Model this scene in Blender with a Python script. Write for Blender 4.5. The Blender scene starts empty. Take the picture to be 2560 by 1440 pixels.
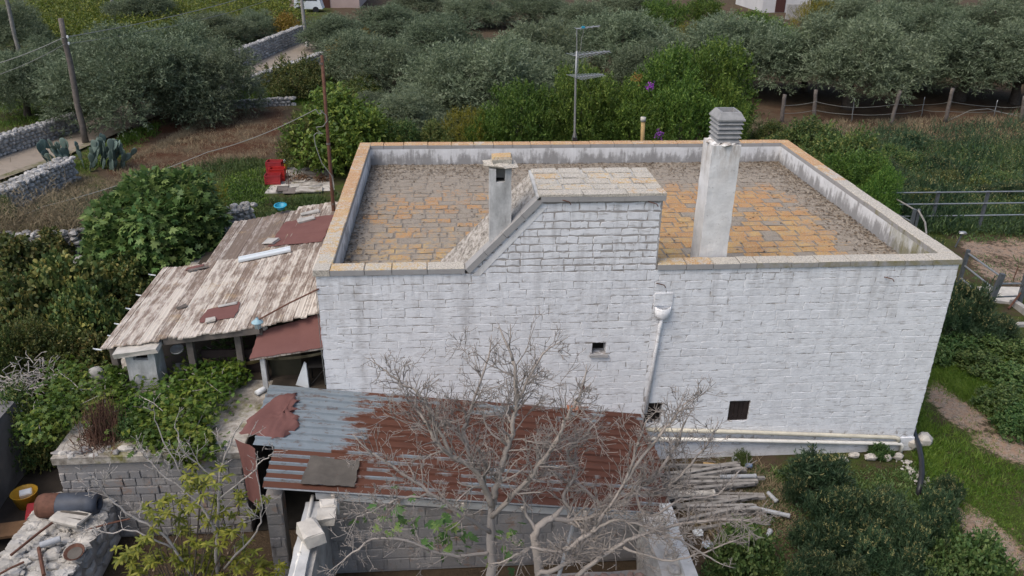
import bpy, math, random
import numpy as np
from mathutils import Vector, Matrix, noise as mnoise
rnd = random.Random(11)
npr = np.random.default_rng(5)
SC = bpy.context.scene
COL = SC.collection
R = math.radians

# ------------------------------------------------------------------ camera
CAM = np.array([2.8594, -15.6493, 11.9417]); FPX = 2027.0858
YAW, PITCH, ROLL = 0.0795170393, 0.437826823, 0.0141044644
_f = np.array([math.sin(YAW)*math.cos(PITCH), math.cos(YAW)*math.cos(PITCH), -math.sin(PITCH)])
_r = np.array([math.cos(YAW), -math.sin(YAW), 0.0]); _u = np.cross(_r, _f)
_r, _u = _r*math.cos(ROLL)+_u*math.sin(ROLL), -_r*math.sin(ROLL)+_u*math.cos(ROLL)
cd = bpy.data.cameras.new('camera'); co = bpy.data.objects.new('camera', cd); COL.objects.link(co)
cd.sensor_width = 36.0; cd.lens = FPX/2560*36.0; cd.clip_start = .1; cd.clip_end = 2000
co.matrix_world = Matrix(((_r[0], _u[0], -_f[0], CAM[0]), (_r[1], _u[1], -_f[1], CAM[1]), (_r[2], _u[2], -_f[2], CAM[2]), (0, 0, 0, 1)))
SC.camera = co

# ------------------------------------------------------------------ light
SUN_EL, SUN_AZ = R(57), R(-125)          # azimuth from +y towards +x
w = bpy.data.worlds.new('World'); SC.world = w; w.use_nodes = True
nt = w.node_tree; bg = nt.nodes['Background']
sky = nt.nodes.new('ShaderNodeTexSky'); sky.sky_type = 'NISHITA'; sky.sun_disc = False
sky.sun_elevation = SUN_EL; sky.sun_rotation = SUN_AZ; sky.altitude = 100
sky.air_density = 1.0; sky.dust_density = 4.0; sky.ozone_density = 1.0
nt.links.new(sky.outputs[0], bg.inputs[0]); bg.inputs[1].default_value = 0.145
sl = bpy.data.lights.new('sun', 'SUN'); sl.energy = 1.0; sl.angle = R(40); sl.color = (1, .95, .87)
so = bpy.data.objects.new('sun', sl); COL.objects.link(so)
sdir = Vector((math.sin(SUN_AZ)*math.cos(SUN_EL), math.cos(SUN_AZ)*math.cos(SUN_EL), math.sin(SUN_EL)))
so.rotation_euler = (-sdir).to_track_quat('-Z', 'Y').to_euler(); so.location = (0, 0, 40)
vs = SC.view_settings; vs.view_transform = 'Standard'; vs.look = 'None'; vs.exposure = 0.42; vs.gamma = 1.0; vs.use_curve_mapping = False

# ------------------------------------------------------------------ placing: photo point -> point on a plane / the ground
def ss(x, a, b):
    t = np.clip((x-a)/(b-a), 0, 1); return t*t*(3-2*t)
def hgt(x, y):
    left = 1.6*ss(y, 3, 12)*(1-ss(x, 12, 26)); right = 0.9*ss(y, 10, 30)*ss(x, 12, 26)
    return left+right
def ray(px, py):
    return _f+_r*(px-1280)/FPX-_u*(py-720)/FPX
def at_y(px, py, Y=0.0):
    d = ray(px, py); return Vector(CAM+d*(Y-CAM[1])/d[1])
def at_x(px, py, X=0.0):
    d = ray(px, py); return Vector(CAM+d*(X-CAM[0])/d[0])
def at_z(px, py, Z=0.0):
    d = ray(px, py); return Vector(CAM+d*(Z-CAM[2])/d[2])
def at_pl(px, py, a, b, c=0.0):
    d = ray(px, py); t = (a+b*CAM[0]+c*CAM[1]-CAM[2])/(d[2]-b*d[0]-c*d[1]); return Vector(CAM+d*t)
def at_g(px, py):
    p = at_z(px, py, 0)
    for _ in range(12):
        p = at_z(px, py, float(hgt(p.x, p.y)))
    return p

# ------------------------------------------------------------------ object helpers
def tag(o, label=None, cat=None, group=None, kind=None):
    if label: o['label'] = label
    if cat: o['category'] = cat
    if group: o['group'] = group
    if kind: o['kind'] = kind
    return o
def thing(name, label, cat, loc=(0, 0, 0), group=None, rz=0.0):
    o = bpy.data.objects.new(name, None); COL.objects.link(o); o.location = loc; o.rotation_euler[2] = rz
    o.empty_display_size = .2
    return tag(o, label, cat, group)
def link(name, me, parent=None, loc=None):
    o = bpy.data.objects.new(name, me); COL.objects.link(o)
    if parent is not None: o.parent = parent
    if loc is not None: o.location = loc
    return o
def copy_tree(o, parent=None):
    c = o.copy(); COL.objects.link(c)
    if parent is not None: c.parent = parent
    for k in list(o.children): copy_tree(k, c)
    return c

class MB:
    """collects faces of one mesh; rnd/val are per-face attributes"""
    def __init__(s): s.v = []; s.f = []; s.a = []; s.b = []; s.mi = []
    def add(s, vs, fs, a=None, b=0.0, mi=0):
        n = len(s.v); s.v.extend([tuple(p) for p in vs])
        if a is None: a = rnd.random()
        for f in fs: s.f.append([i+n for i in f]); s.a.append(a); s.b.append(b); s.mi.append(mi)
    def box(s, x0, y0, z0, x1, y1, z1, j=0.0, a=None, b=0.0, mi=0):
        P = [(x0, y0, z0), (x1, y0, z0), (x1, y1, z0), (x0, y1, z0), (x0, y0, z1), (x1, y0, z1), (x1, y1, z1), (x0, y1, z1)]
        if j: P = [(p[0]+rnd.uniform(-j, j), p[1]+rnd.uniform(-j, j), p[2]+rnd.uniform(-j, j)) for p in P]
        s.add(P, [(0, 3, 2, 1), (4, 5, 6, 7), (0, 1, 5, 4), (1, 2, 6, 5), (2, 3, 7, 6), (3, 0, 4, 7)], a, b, mi)
    def hexa(s, P, a=None, b=0.0, mi=0):
        s.add(P, [(0, 3, 2, 1), (4, 5, 6, 7), (0, 1, 5, 4), (1, 2, 6, 5), (2, 3, 7, 6), (3, 0, 4, 7)], a, b, mi)
    def obox(s, c, M, hx, hy, hz, bev=0.0, j=0.0, a=None, b=0.0, mi=0):
        """oriented box, chamfered on its top edges when bev>0"""
        c = Vector(c); P = []
        rings = [(-hz, 0), (hz-bev, 0), (hz, bev)] if bev else [(-hz, 0), (hz, 0)]
        for z, i in rings:
            for sx, sy in ((-1, -1), (1, -1), (1, 1), (-1, 1)):
                p = Vector((sx*(hx-i), sy*(hy-i), z))
                if j: p += Vector((rnd.uniform(-j, j), rnd.uniform(-j, j), rnd.uniform(-j, j)))
                P.append(c+M @ p)
        F = [(3, 2, 1, 0)]
        for k in range(len(rings)-1):
            o = k*4
            for q in range(4): F.append((o+q, o+(q+1) % 4, o+4+(q+1) % 4, o+4+q))
        o = (len(rings)-1)*4; F.append((o, o+1, o+2, o+3))
        s.add(P, F, a, b, mi)
    def tube(s, pts, rad, n=6, a=None, b=0.0, cap=True, mi=0):
        pts = [Vector(p) for p in pts]; m = len(pts)
        if not hasattr(rad, '__len__'): rad = [rad]*m
        P = []; prev = None
        for i, p in enumerate(pts):
            t = (pts[min(i+1, m-1)]-pts[max(i-1, 0)])
            if t.length < 1e-9: t = Vector((0, 0, 1))
            t.normalize()
            if prev is None:
                q = Vector((0, 0, 1)) if abs(t.z) < .9 else Vector((1, 0, 0))
                u = t.cross(q).normalized()
            else:
                u = (prev-t*prev.dot(t))
                u = u.normalized() if u.length > 1e-6 else t.orthogonal().normalized()
            prev = u; v = t.cross(u)
            for k in range(n):
                an = 2*math.pi*k/n; P.append(p+(u*math.cos(an)+v*math.sin(an))*rad[i])
        F = []
        for i in range(m-1):
            for k in range(n):
                F.append((i*n+k, i*n+(k+1) % n, (i+1)*n+(k+1) % n, (i+1)*n+k))
        if cap: F.append(tuple(range(n-1, -1, -1))); F.append(tuple(range((m-1)*n, m*n)))
        s.add(P, F, a, b, mi)
    def lathe(s, c, prof, n=16, M=None, a=None, b=0.0, close=False, mi=0):
        c = Vector(c); P = []
        for r_, z in prof:
            for k in range(n):
                an = 2*math.pi*k/n; p = Vector((r_*math.cos(an), r_*math.sin(an), z)); P.append(c+(M @ p if M else p))
        F = []
        for i in range(len(prof)-1):
            for k in range(n): F.append((i*n+k, i*n+(k+1) % n, (i+1)*n+(k+1) % n, (i+1)*n+k))
        if close: F.append(tuple(range(n-1, -1, -1))); F.append(tuple(range((len(prof)-1)*n, len(prof)*n)))
        s.add(P, F, a, b, mi)
    def rock(s, c, sx, sy, sz, M=None, a=None, b=0.0, mi=0, seed=None):
        """irregular stone: a squashed, jittered cube-sphere of 20-odd faces"""
        c = Vector(c); P = []
        th0 = rnd.random()*6
        rings = [(-.8, .6), (-.25, 1.0), (.4, .95), (.85, .55)]
        for z, rr in rings:
            for k in range(6):
                an = th0+2*math.pi*k/6+rnd.uniform(-.25, .25); q = rr*rnd.uniform(.82, 1.12)
                ca, sa = math.cos(an), math.sin(an); e = 1/max(abs(ca), abs(sa))**.6
                p = Vector((ca*q*e*sx*.88, sa*q*e*sy*.88, (z+rnd.uniform(-.12, .12))*sz)); P.append(c+(M @ p if M else p))
        F = [tuple(range(5, -1, -1)), tuple(range(18, 24))]
        for i in range(3):
            for k in range(6): F.append((i*6+k, i*6+(k+1) % 6, (i+1)*6+(k+1) % 6, (i+1)*6+k))
        s.add(P, F, a, b, mi)
    def build(s, name, mat, parent=None, smooth=False, loc=None):
        me = bpy.data.meshes.new(name)
        off = Vector(loc) if loc is not None else (parent_loc(parent) if parent is not None else Vector((0, 0, 0)))
        V = [(p[0]-off[0], p[1]-off[1], p[2]-off[2]) for p in s.v]
        me.from_pydata(V, [], s.f)
        at = me.attributes.new('rnd', 'FLOAT', 'FACE'); at.data.foreach_set('value', s.a)
        at = me.attributes.new('val', 'FLOAT', 'FACE'); at.data.foreach_set('value', s.b)
        ms = mat if isinstance(mat, (list, tuple)) else [mat]
        for m in ms: me.materials.append(m)
        if len(ms) > 1: me.polygons.foreach_set('material_index', s.mi)
        if smooth: me.polygons.foreach_set('use_smooth', [True]*len(me.polygons))
        me.update()
        o = link(name, me, parent)
        if loc is not None: o.location = loc
        return o
def parent_loc(p):
    v = Vector((0, 0, 0))
    while p is not None: v = v+p.location; p = p.parent
    return v
def np_obj(name, V, F, tint, mat, parent=None, mi=None, loc=None):
    """numpy mesh: V (n,3), F (m,k), tint (m,)"""
    me = bpy.data.meshes.new(name); n, k = F.shape
    me.vertices.add(len(V)); me.vertices.foreach_set('co', np.ascontiguousarray(V, np.float32).ravel())
    me.loops.add(n*k); me.loops.foreach_set('vertex_index', np.ascontiguousarray(F, np.int32).ravel())
    me.polygons.add(n); me.polygons.foreach_set('loop_start', np.arange(0, n*k, k, dtype=np.int32))
    at = me.attributes.new('rnd', 'FLOAT', 'FACE'); at.data.foreach_set('value', np.ascontiguousarray(tint, np.float32))
    for m in (mat if isinstance(mat, (list, tuple)) else [mat]): me.materials.append(m)
    if mi is not None: me.polygons.foreach_set('material_index', np.ascontiguousarray(mi, np.int32))
    me.update(calc_edges=True); me.validate()
    return link(name, me, parent, loc)

# ------------------------------------------------------------------ materials
class G:
    def __init__(s, name, rough=.8, spec=.25):
        s.m = bpy.data.materials.new(name); s.m.use_nodes = True; s.t = s.m.node_tree; s.p = s.t.nodes['Principled BSDF']
        s.p.inputs['Roughness'].default_value = rough; s.p.inputs['Specular IOR Level'].default_value = spec
        s.geo = s.t.nodes.new('ShaderNodeNewGeometry').outputs['Position']
    def put(s, sock, v):
        if isinstance(v, bpy.types.NodeSocket): s.t.links.new(v, sock)
        elif isinstance(v, (tuple, list)): sock.default_value = (*v, 1) if len(v) == 3 and sock.type == 'RGBA' else v
        else: sock.default_value = v
    def mapv(s, scale, vec=None, rot=None):
        n = s.t.nodes.new('ShaderNodeMapping'); s.put(n.inputs[0], vec or s.geo); n.inputs['Scale'].default_value = scale
        if rot: n.inputs['Rotation'].default_value = rot
        return n.outputs[0]
    def noise(s, scale, detail=4, rough=.6, vec=None, st=None, dist=0.0):
        n = s.t.nodes.new('ShaderNodeTexNoise'); n.inputs['Scale'].default_value = scale; n.inputs['Detail'].default_value = detail
        n.inputs['Roughness'].default_value = rough; n.inputs['Distortion'].default_value = dist
        s.put(n.inputs['Vector'], s.mapv(st, vec) if st else (vec or s.geo)); return n.outputs['Fac']
    def vor(s, scale, vec=None, st=None, out='Distance', feature='F1'):
        n = s.t.nodes.new('ShaderNodeTexVoronoi'); n.feature = feature; n.inputs['Scale'].default_value = scale
        s.put(n.inputs['Vector'], s.mapv(st, vec) if st else (vec or s.geo)); return n.outputs[out]
    def attr(s, name):
        n = s.t.nodes.new('ShaderNodeAttribute'); n.attribute_name = name; return n.outputs['Fac']
    def orand(s):
        return s.t.nodes.new('ShaderNodeObjectInfo').outputs['Random']
    def xyz(s, vec=None):
        n = s.t.nodes.new('ShaderNodeSeparateXYZ'); s.put(n.inputs[0], vec or s.geo); return n.outputs
    def nz(s):
        n = s.t.nodes.new('ShaderNodeNewGeometry'); return s.xyz(n.outputs['Normal'])
    def ramp(s, f, stops, const=False):
        n = s.t.nodes.new('ShaderNodeValToRGB'); s.put(n.inputs[0], f); r = n.color_ramp
        if const: r.interpolation = 'CONSTANT'
        while len(r.elements) < len(stops): r.elements.new(.5)
        for e, (p, c) in zip(r.elements, stops):
            e.position = p; e.color = (c, c, c, 1) if not hasattr(c, '__len__') else (*c, 1)
        return n.outputs[0]
    def lin(s, f, a, b, c=0.0, d=1.0):
        n = s.t.nodes.new('ShaderNodeMapRange'); s.put(n.inputs[0], f)
        for i, v in enumerate((a, b, c, d)): n.inputs[1+i].default_value = v
        return n.outputs[0]
    def mix(s, f, a, b, mode='MIX'):
        n = s.t.nodes.new('ShaderNodeMix'); n.data_type = 'RGBA'; n.blend_type = mode
        s.put(n.inputs[0], f); s.put(n.inputs[6], a); s.put(n.inputs[7], b); return n.outputs[2]
    def ma(s, op, a, b=0.0, c=0.0):
        n = s.t.nodes.new('ShaderNodeMath'); n.operation = op; s.put(n.inputs[0], a); s.put(n.inputs[1], b); s.put(n.inputs[2], c); return n.outputs[0]
    def hsv(s, col, h=.5, sat=1.0, v=1.0):
        n = s.t.nodes.new('ShaderNodeHueSaturation'); s.put(n.inputs['Hue'], h); s.put(n.inputs['Saturation'], sat); s.put(n.inputs['Value'], v); s.put(n.inputs['Color'], col); return n.outputs[0]
    def bump(s, h, strength=.5, dist=.02):
        n = s.t.nodes.new('ShaderNodeBump'); n.inputs['Strength'].default_value = strength; n.inputs['Distance'].default_value = dist
        s.put(n.inputs['Height'], h); s.t.links.new(n.outputs[0], s.p.inputs['Normal']); return s
    def col(s, c): s.put(s.p.inputs['Base Color'], c); return s
    def rough(s, r_): s.put(s.p.inputs['Roughness'], r_); return s
    def leaf(s, col, trans=.3):
        s.col(col); o = [n for n in s.t.nodes if n.type == 'OUTPUT_MATERIAL'][0]
        tr = s.t.nodes.new('ShaderNodeBsdfTranslucent'); s.put(tr.inputs[0], col)
        mx = s.t.nodes.new('ShaderNodeMixShader'); mx.inputs[0].default_value = trans
        s.t.links.new(s.p.outputs[0], mx.inputs[1]); s.t.links.new(tr.outputs[0], mx.inputs[2]); s.t.links.new(mx.outputs[0], o.inputs[0]); return s.m

def simple(name, c, var=.25, scale=6, rough=.8, bump=.2, spec=.25, metal=0.0):
    g = G(name, rough, spec); f = g.noise(scale, 5)
    c2 = tuple(x*(1-var) for x in c); c3 = tuple(min(1, x*(1+var)) for x in c)
    g.col(g.mix(g.lin(g.ma('ADD', f, g.ma('MULTIPLY', g.attr('rnd'), .25)), .3, .9), c2, c3)); g.p.inputs['Metallic'].default_value = metal
    if bump: g.bump(g.noise(scale*5, 4), bump, .01)
    return g.m

def whitewash(name, joint):
    """lime-washed tufa: white coats, warm bare chips, grey run-off streaks under the coping; joint = how bare it is"""
    g = G(name, .9, .15); x, y, z = g.xyz()
    big = g.noise(.55, 4); fine = g.noise(14, 6, .7); mid = g.noise(3.0, 5, .65)
    white = g.ramp(mid, [(.28, (.60, .605, .615)), (.44, (.73, .74, .755)), (.6, (.80, .81, .825)), (.8, (.83, .84, .855))])
    warm = g.mix(fine, (.36, .315, .27), (.50, .45, .40))
    # vertical stains: stretched noise, stronger just under the coping, and two old leaks
    st = g.noise(2.2, 5, .65, st=(2.0, 1, .28)); top = g.lin(z, 3.4, 5.0)
    leak = g.ma('MULTIPLY', g.ma('SUBTRACT', 1.0, g.lin(g.ma('ABSOLUTE', g.ma('SUBTRACT', g.ma('ADD', x, g.ma('MULTIPLY', g.noise(2.5, 3), .12)), 3.17)), 0.0, .17)), g.lin(z, 2.0, 4.2))
    leak2 = g.ma('MULTIPLY', g.ma('SUBTRACT', 1.0, g.lin(g.ma('ABSOLUTE', g.ma('SUBTRACT', g.ma('ADD', x, g.ma('MULTIPLY', g.noise(2.5, 3), .3)), 1.0)), 0.0, .16)), g.lin(z, 2.0, 3.0, .6, .9))
    leaks = g.ma('MULTIPLY', g.ma('MAXIMUM', leak, leak2), g.lin(g.noise(5, 5), .3, .6))
    stain = g.ma('MULTIPLY', g.lin(st, .48, .75), g.lin(top, 0, 1, .25, 1.0))
    grey = g.mix(g.ma('MULTIPLY', g.ma('MAXIMUM', stain, leaks), .8), white, (.36, .35, .345))
    dash = g.ma('MULTIPLY', g.lin(g.noise(2.6, 6, .72, st=(1.2, 1, 6.0)), .545, .62), g.lin(g.noise(.9, 4), .36, .6, .35, 1.0))
    grey = g.mix(g.ma('MULTIPLY', dash, .72), grey, (.36, .335, .315))
    chip = g.lin(g.noise(2.6, 8, .75), .69, .73)
    c = g.mix(g.ma('MULTIPLY', chip, .6), grey, warm)
    if joint:
        # broken coats over the joints: barer in the gable and the upper courses
        bare = g.ma('ADD', g.ma('ADD', g.lin(z, .6, 4.4, -.008, .040), g.lin(z, 4.4, 5.6, 0, .08)), g.ma('MULTIPLY', g.lin(x, 5.0, 9.0, .03, -.03), 1.0))
        c = g.mix(.22, c, (.45, .45, .46))
        b = g.lin(g.ma('ADD', g.noise(5.5, 8, .72), bare), .495, .56)
        c = g.mix(g.ma('MULTIPLY', b, .9), c, g.mix(g.noise(2.2, 3), (.25, .22, .195), (.37, .35, .33)))
    else:
        c = g.mix(g.lin(g.attr('rnd'), 0, 1, 0, .12), c, (.62, .60, .57))
    g.col(c); g.bump(g.ma('ADD', fine, g.ma('MULTIPLY', mid, .8)), .55, .02)
    return g.m

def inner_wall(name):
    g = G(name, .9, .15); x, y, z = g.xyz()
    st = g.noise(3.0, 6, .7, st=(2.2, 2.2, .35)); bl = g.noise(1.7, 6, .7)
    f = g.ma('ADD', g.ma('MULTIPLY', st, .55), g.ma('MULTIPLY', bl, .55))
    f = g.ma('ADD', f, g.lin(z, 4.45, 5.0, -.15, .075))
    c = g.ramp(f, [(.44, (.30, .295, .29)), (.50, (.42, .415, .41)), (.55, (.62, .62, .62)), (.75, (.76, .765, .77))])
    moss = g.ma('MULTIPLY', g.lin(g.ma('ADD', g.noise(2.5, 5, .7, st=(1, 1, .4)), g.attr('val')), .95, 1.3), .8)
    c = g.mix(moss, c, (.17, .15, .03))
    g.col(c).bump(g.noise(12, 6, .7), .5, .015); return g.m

def lichen_stone(name, base_a, base_b, edge=True):
    """limestone with orange lichen; val = share of lichen, rnd = per stone"""
    g = G(name, .95, .1); r_ = g.attr('rnd'); v = g.attr('val'); x, y, z = g.xyz()
    base = g.mix(g.noise(7, 6, .7), base_a, base_b); base = g.mix(g.lin(g.noise(30, 4, .7), .45, .7), base, (.20, .175, .15))
    n = g.noise(7.5, 9, .76); n2 = g.noise(1.7, 5, .65)
    m = g.ma('ADD', g.ma('ADD', g.ma('MULTIPLY', n, .95), g.ma('MULTIPLY', n2, .42)), g.ma('ADD', v, g.ma('MULTIPLY', g.ma('SUBTRACT', r_, .5), .13)))
    m = g.ma('MULTIPLY', g.lin(m, .93, 1.08), g.lin(g.noise(30, 5, .8), .36, .54, .30, 1.0))
    hue = g.ma('ADD', g.ma('ADD', g.noise(3.5, 4), g.ma('MULTIPLY', r_, .2)), g.ma('MAXIMUM', g.lin(y, .6, 5.5, -.10, .25), g.lin(x, 6.0, 9.0, -.1, .16)))
    oc = g.ramp(hue, [(.35, (.56, .40, .14)), (.6, (.50, .275, .065)), (.9, (.42, .165, .03))])
    oc = g.mix(g.lin(g.noise(45, 4, .8), .45, .7), oc, (.62, .50, .30))
    up = g.lin(g.nz()[2], .2, .6)
    c = g.mix(g.ma('MULTIPLY', g.ma('MULTIPLY', m, .9), up), base, oc)
    g.col(c).bump(g.ma('ADD', n, g.noise(60, 3)), .7, .012); return g.m

M = {}
M['wash'] = whitewash('whitewashed_block', False); M['joint'] = whitewash('whitewashed_joint', True)
M['inner'] = inner_wall('parapet_plaster')
M['slab'] = lichen_stone('roof_slab_stone', (.27, .23, .18), (.38, .335, .275))
M['coping'] = lichen_stone('coping_stone', (.47, .43, .36), (.62, .58, .51))
g = G('coping_edge_concrete', .9, .15)
_c = g.mix(g.noise(5, 6, .7), (.27, .26, .255), (.38, .375, .365))
g.col(g.mix(g.ma('MULTIPLY', g.lin(g.ma('ADD', g.noise(3.0, 5, .75), g.attr('val')), .9, 1.2), .85), _c, (.19, .165, .04))).bump(g.noise(18, 5, .7), .5, .01); M['copedge'] = g.m
g = G('roof_bed', .95, .1); f = g.noise(9, 7, .75)
g.col(g.ramp(f, [(.3, (.14, .12, .10)), (.5, (.25, .22, .185)), (.7, (.37, .325, .275))])).bump(g.noise(40, 4), .8, .02); M['bed'] = g.m
g = G('roof_litter', .95, .1); g.col(g.mix(g.attr('rnd'), (.07, .05, .035), (.27, .21, .15))); M['litter'] = g.m
g = G('chimney_plaster', .88, .15); z = g.xyz()[2]
st = g.noise(4, 6, .7, st=(1.6, 1.6, .35)); c = g.ramp(g.noise(2.2, 6, .7), [(.3, (.60, .59, .57)), (.6, (.76, .755, .74))])
s_ = g.ma('MULTIPLY', g.lin(st, .42, .66), g.ma('MAXIMUM', g.lin(z, 6.6, 7.5), g.lin(z, 5.6, 4.9, 0, .4)))
c = g.mix(s_, c, (.33, .28, .235)); g.col(g.mix(g.lin(g.noise(11, 6, .75), .60, .68, 0, .6), c, (.36, .35, .34))).bump(g.noise(16, 6, .7), .5, .015); M['chim'] = g.m
g = G('weathered_plaster', .9, .15); c = g.ramp(g.noise(2.6, 7, .7, st=(1.5, 1.5, .7)), [(.3, (.30, .30, .29)), (.5, (.47, .47, .46)), (.7, (.64, .64, .63))])
g.col(g.mix(g.lin(g.noise(5, 6, .7, st=(1.6, 1.6, .35)), .58, .7, 0, .5), c, (.22, .21, .20))).bump(g.noise(18, 6, .7), .5, .012); M['chim2'] = g.m
M['greyplaster'] = simple('grey_plaster', (.43, .43, .42), .35, 2.5, .9, .4)
M['vent'] = simple('vent_concrete', (.27, .27, .27), .25, 9, .85, .3)
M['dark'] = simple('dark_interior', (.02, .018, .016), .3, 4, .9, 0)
M['stonepale'] = simple('pale_limestone', (.47, .44, .39), .3, 5, .9, .5)
M['stonegrey'] = simple('grey_limestone', (.36, .345, .32), .35, 4, .92, .5)
M['rubble'] = simple('white_rubble', (.37, .35, .315), .45, 5, .92, .5)
g = G('drystone', .92, .15); c = g.mix(g.attr('rnd'), (.26, .255, .245), (.50, .485, .46))
g.col(g.mix(g.lin(g.noise(5, 6, .75), .45, .65), c, (.20, .195, .185))).bump(g.noise(14, 5), .6, .03); M['dry'] = g.m
g = G('block_wall', .92, .12); c = g.mix(g.attr('rnd'), (.23, .215, .20), (.36, .335, .31))
c = g.mix(g.lin(g.noise(1.3, 6, .7), .4, .62, 0, .85), c, (.235, .23, .23)); c = g.mix(g.lin(g.noise(2.0, 6, .75), .56, .66), c, (.28, .19, .14))
g.col(g.mix(g.lin(g.noise(4, 5, .7, st=(1.5, 1.5, .4)), .55, .7), c, (.13, .125, .12))).bump(g.noise(20, 6, .75), .7, .02); M['block'] = g.m
g = G('cream_lime_floor', .9, .15); c = g.ramp(g.noise(2.6, 8, .74), [(.3, (.10, .085, .065)), (.46, (.30, .27, .23)), (.62, (.52, .485, .43))])
g.col(g.mix(g.lin(g.noise(1.1, 5, .7), .55, .66), c, (.17, .16, .06))).bump(g.noise(14, 6), .5, .02); M['terrace'] = g.m
def plank(name, a, b_, k):
    g = G(name, .92, .12); f = g.noise(5, 7, .72, st=(2.2, .45, 1)); f2 = g.noise(1.1, 4, .6)
    m = g.ma('ADD', g.ma('ADD', f, g.ma('MULTIPLY', g.ma('SUBTRACT', f2, .5), .5)), g.ma('MULTIPLY', g.ma('SUBTRACT', g.attr('rnd'), .5), .22))
    c = g.ramp(m, [(k-.13, b_), (k, tuple((p+q)/2 for p, q in zip(a, b_))), (k+.08, a)])
    c = g.mix(g.lin(g.noise(1.6, 5, .7), .58, .68, 0, .5), c, (.40, .29, .17))
    g.col(c).bump(g.noise(9, 6, .7, st=(3, .5, 1)), .8, .012); return g.m
M['plank'] = plank('flaking_plank', (.58, .52, .45), (.22, .165, .13), .50)
M['plank2'] = plank('grey_brown_plank', (.46, .41, .36), (.20, .155, .125), .57)
g = G('red_felt', .95, .1); g.col(g.mix(g.noise(3, 5), (.135, .062, .054), (.20, .10, .088))).bump(g.noise(90, 3), .5, .006); M['felt'] = g.m
g = G('painted_sheet', .6, .3); x, y, z = g.xyz()
n = g.noise(1.6, 7, .7, st=(.8, 1.6, 1)); v = g.attr('val'); up = g.lin(g.attr('rnd'), .4, .6)
n2 = g.noise(2.2, 9, .76, st=(.6, 1.6, 1))
f = g.ma('ADD', g.ma('MULTIPLY', g.ma('SUBTRACT', n, .5), .9), v)
fu = g.ma('ADD', g.lin(g.ma('ADD', x, g.ma('MULTIPLY', g.ma('SUBTRACT', n2, .5), 3.4)), .1, 1.3, -.45, .2), v)
fu = g.ma('SUBTRACT', fu, g.ma('MULTIPLY', g.lin(y, -.85, -.45), g.lin(n, .40, .52, .45, .05)))
f = g.ma('ADD', g.ma('MULTIPLY', f, g.ma('SUBTRACT', 1.0, up)), g.ma('MULTIPLY', fu, up))
zinc = g.mix(g.noise(3.5, 6, .7), (.15, .18, .20), (.27, .31, .335)); zinc = g.mix(g.lin(g.noise(7, 6, .75, st=(.5, 1, 1)), .54, .64, 0, .85), zinc, (.12, .085, .07))
rust = g.mix(g.noise(2.2, 6, .7, st=(.5, 1, 1)), (.050, .022, .016), (.125, .048, .030)); rust = g.mix(g.lin(g.noise(4, 7, .75, st=(.35, 2.5, 1)), .5, .68, 0, .7), rust, (.035, .022, .018)); rust = g.mix(g.lin(x, .5, 3.5, .45, 0), rust, (.150, .060, .034))
fringe = g.mix(g.lin(f, .40, .50, 0, .6), zinc, (.16, .085, .05)); g.col(g.mix(g.lin(f, .485, .515), fringe, rust)); g.rough(g.lin(f, .47, .53, .42, .8)); g.p.inputs['Metallic'].default_value = 0.0; g.bump(g.noise(25, 5), .25, .006); M['sheet'] = g.m
M['tarp'] = simple('grey_tarp', (.10, .087, .072), .45, 3, .6, .3, .3)
M['pipew'] = simple('white_pipe', (.70, .68, .62), .15, 6, .5, .1)
M['pipec'] = simple('cream_pipe', (.60, .56, .45), .2, 5, .55, .1)
M['pipeg'] = simple('grey_pipe', (.34, .35, .36), .25, 5, .6, .1)
M['hose'] = simple('black_hose', (.018, .019, .022), .3, 8, .4, .1, .4)
M['iron'] = simple('rusty_iron', (.11, .052, .035), .45, 12, .8, .3)
M['steel'] = simple('grey_steel', (.30, .31, .31), .25, 14, .45, .1, .5, .6)
M['darksteel'] = simple('dark_fence_steel', (.095, .105, .115), .35, 9, .6, .2, .4, .2)
M['woodpole'] = simple('weathered_pole', (.145, .125, .11), .35, 7, .9, .4)
M['concpost'] = simple('concrete_post', (.245, .23, .212), .4, 6, .9, .4)
M['board'] = simple('brown_board', (.20, .115, .06), .3, 6, .7, .2)
M['whiteboard'] = simple('white_board', (.62, .66, .68), .08, 4, .5, .1)
M['red'] = simple('red_plastic', (.42, .026, .022), .2, 5, .4, 0, .4); M['darkred'] = simple('faded_red_plastic', (.36, .035, .04), .2, 5, .5, 0, .4)
M['yellow'] = simple('yellow_plastic', (.62, .42, .02), .15, 5, .45, 0, .4); M['blue'] = simple('blue_plastic', (.02, .27, .40), .15, 5, .4, 0, .4)
M['amber'] = simple('amber_plastic', (.45, .25, .02), .25, 5, .5, 0, .4)
M['bluebarrel'] = simple('slate_barrel', (.06, .07, .09), .45, 3, .55, .2, .35)
M['white'] = simple('white_plastic', (.72, .74, .74), .1, 8, .5, 0)
M['glass'] = simple('lamp_glass', (.55, .62, .62), .1, 8, .2, 0, .5)
M['lampblue'] = simple('lamp_blue_enamel', (.30, .46, .52), .15, 8, .4, 0, .4)
M['wire'] = simple('cable_grey', (.21, .215, .20), .2, 8, .6, 0)
M['shutter'] = simple('dark_shutter', (.028, .020, .018), .35, 9, .7, .2)
M['bamboo'] = simple('ochre_pipe', (.40, .27, .12), .2, 8, .7, .1)
g = G('bark_fig', .9, .15); c = g.mix(g.noise(9, 6, .7), (.24, .205, .175), (.46, .41, .36)); c = g.mix(g.lin(g.noise(3, 5, .7), .5, .7, 0, .6), c, (.20, .175, .155)); g.col(g.mix(g.attr('val'), g.mix(g.attr('rnd'), c, (.33, .295, .265)), (.235, .21, .19))).bump(g.noise(40, 5), .6, .01); M['figbark'] = g.m
M['twig'] = simple('pale_twig', (.36, .33, .30), .3, 14, .9, .3)
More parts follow.
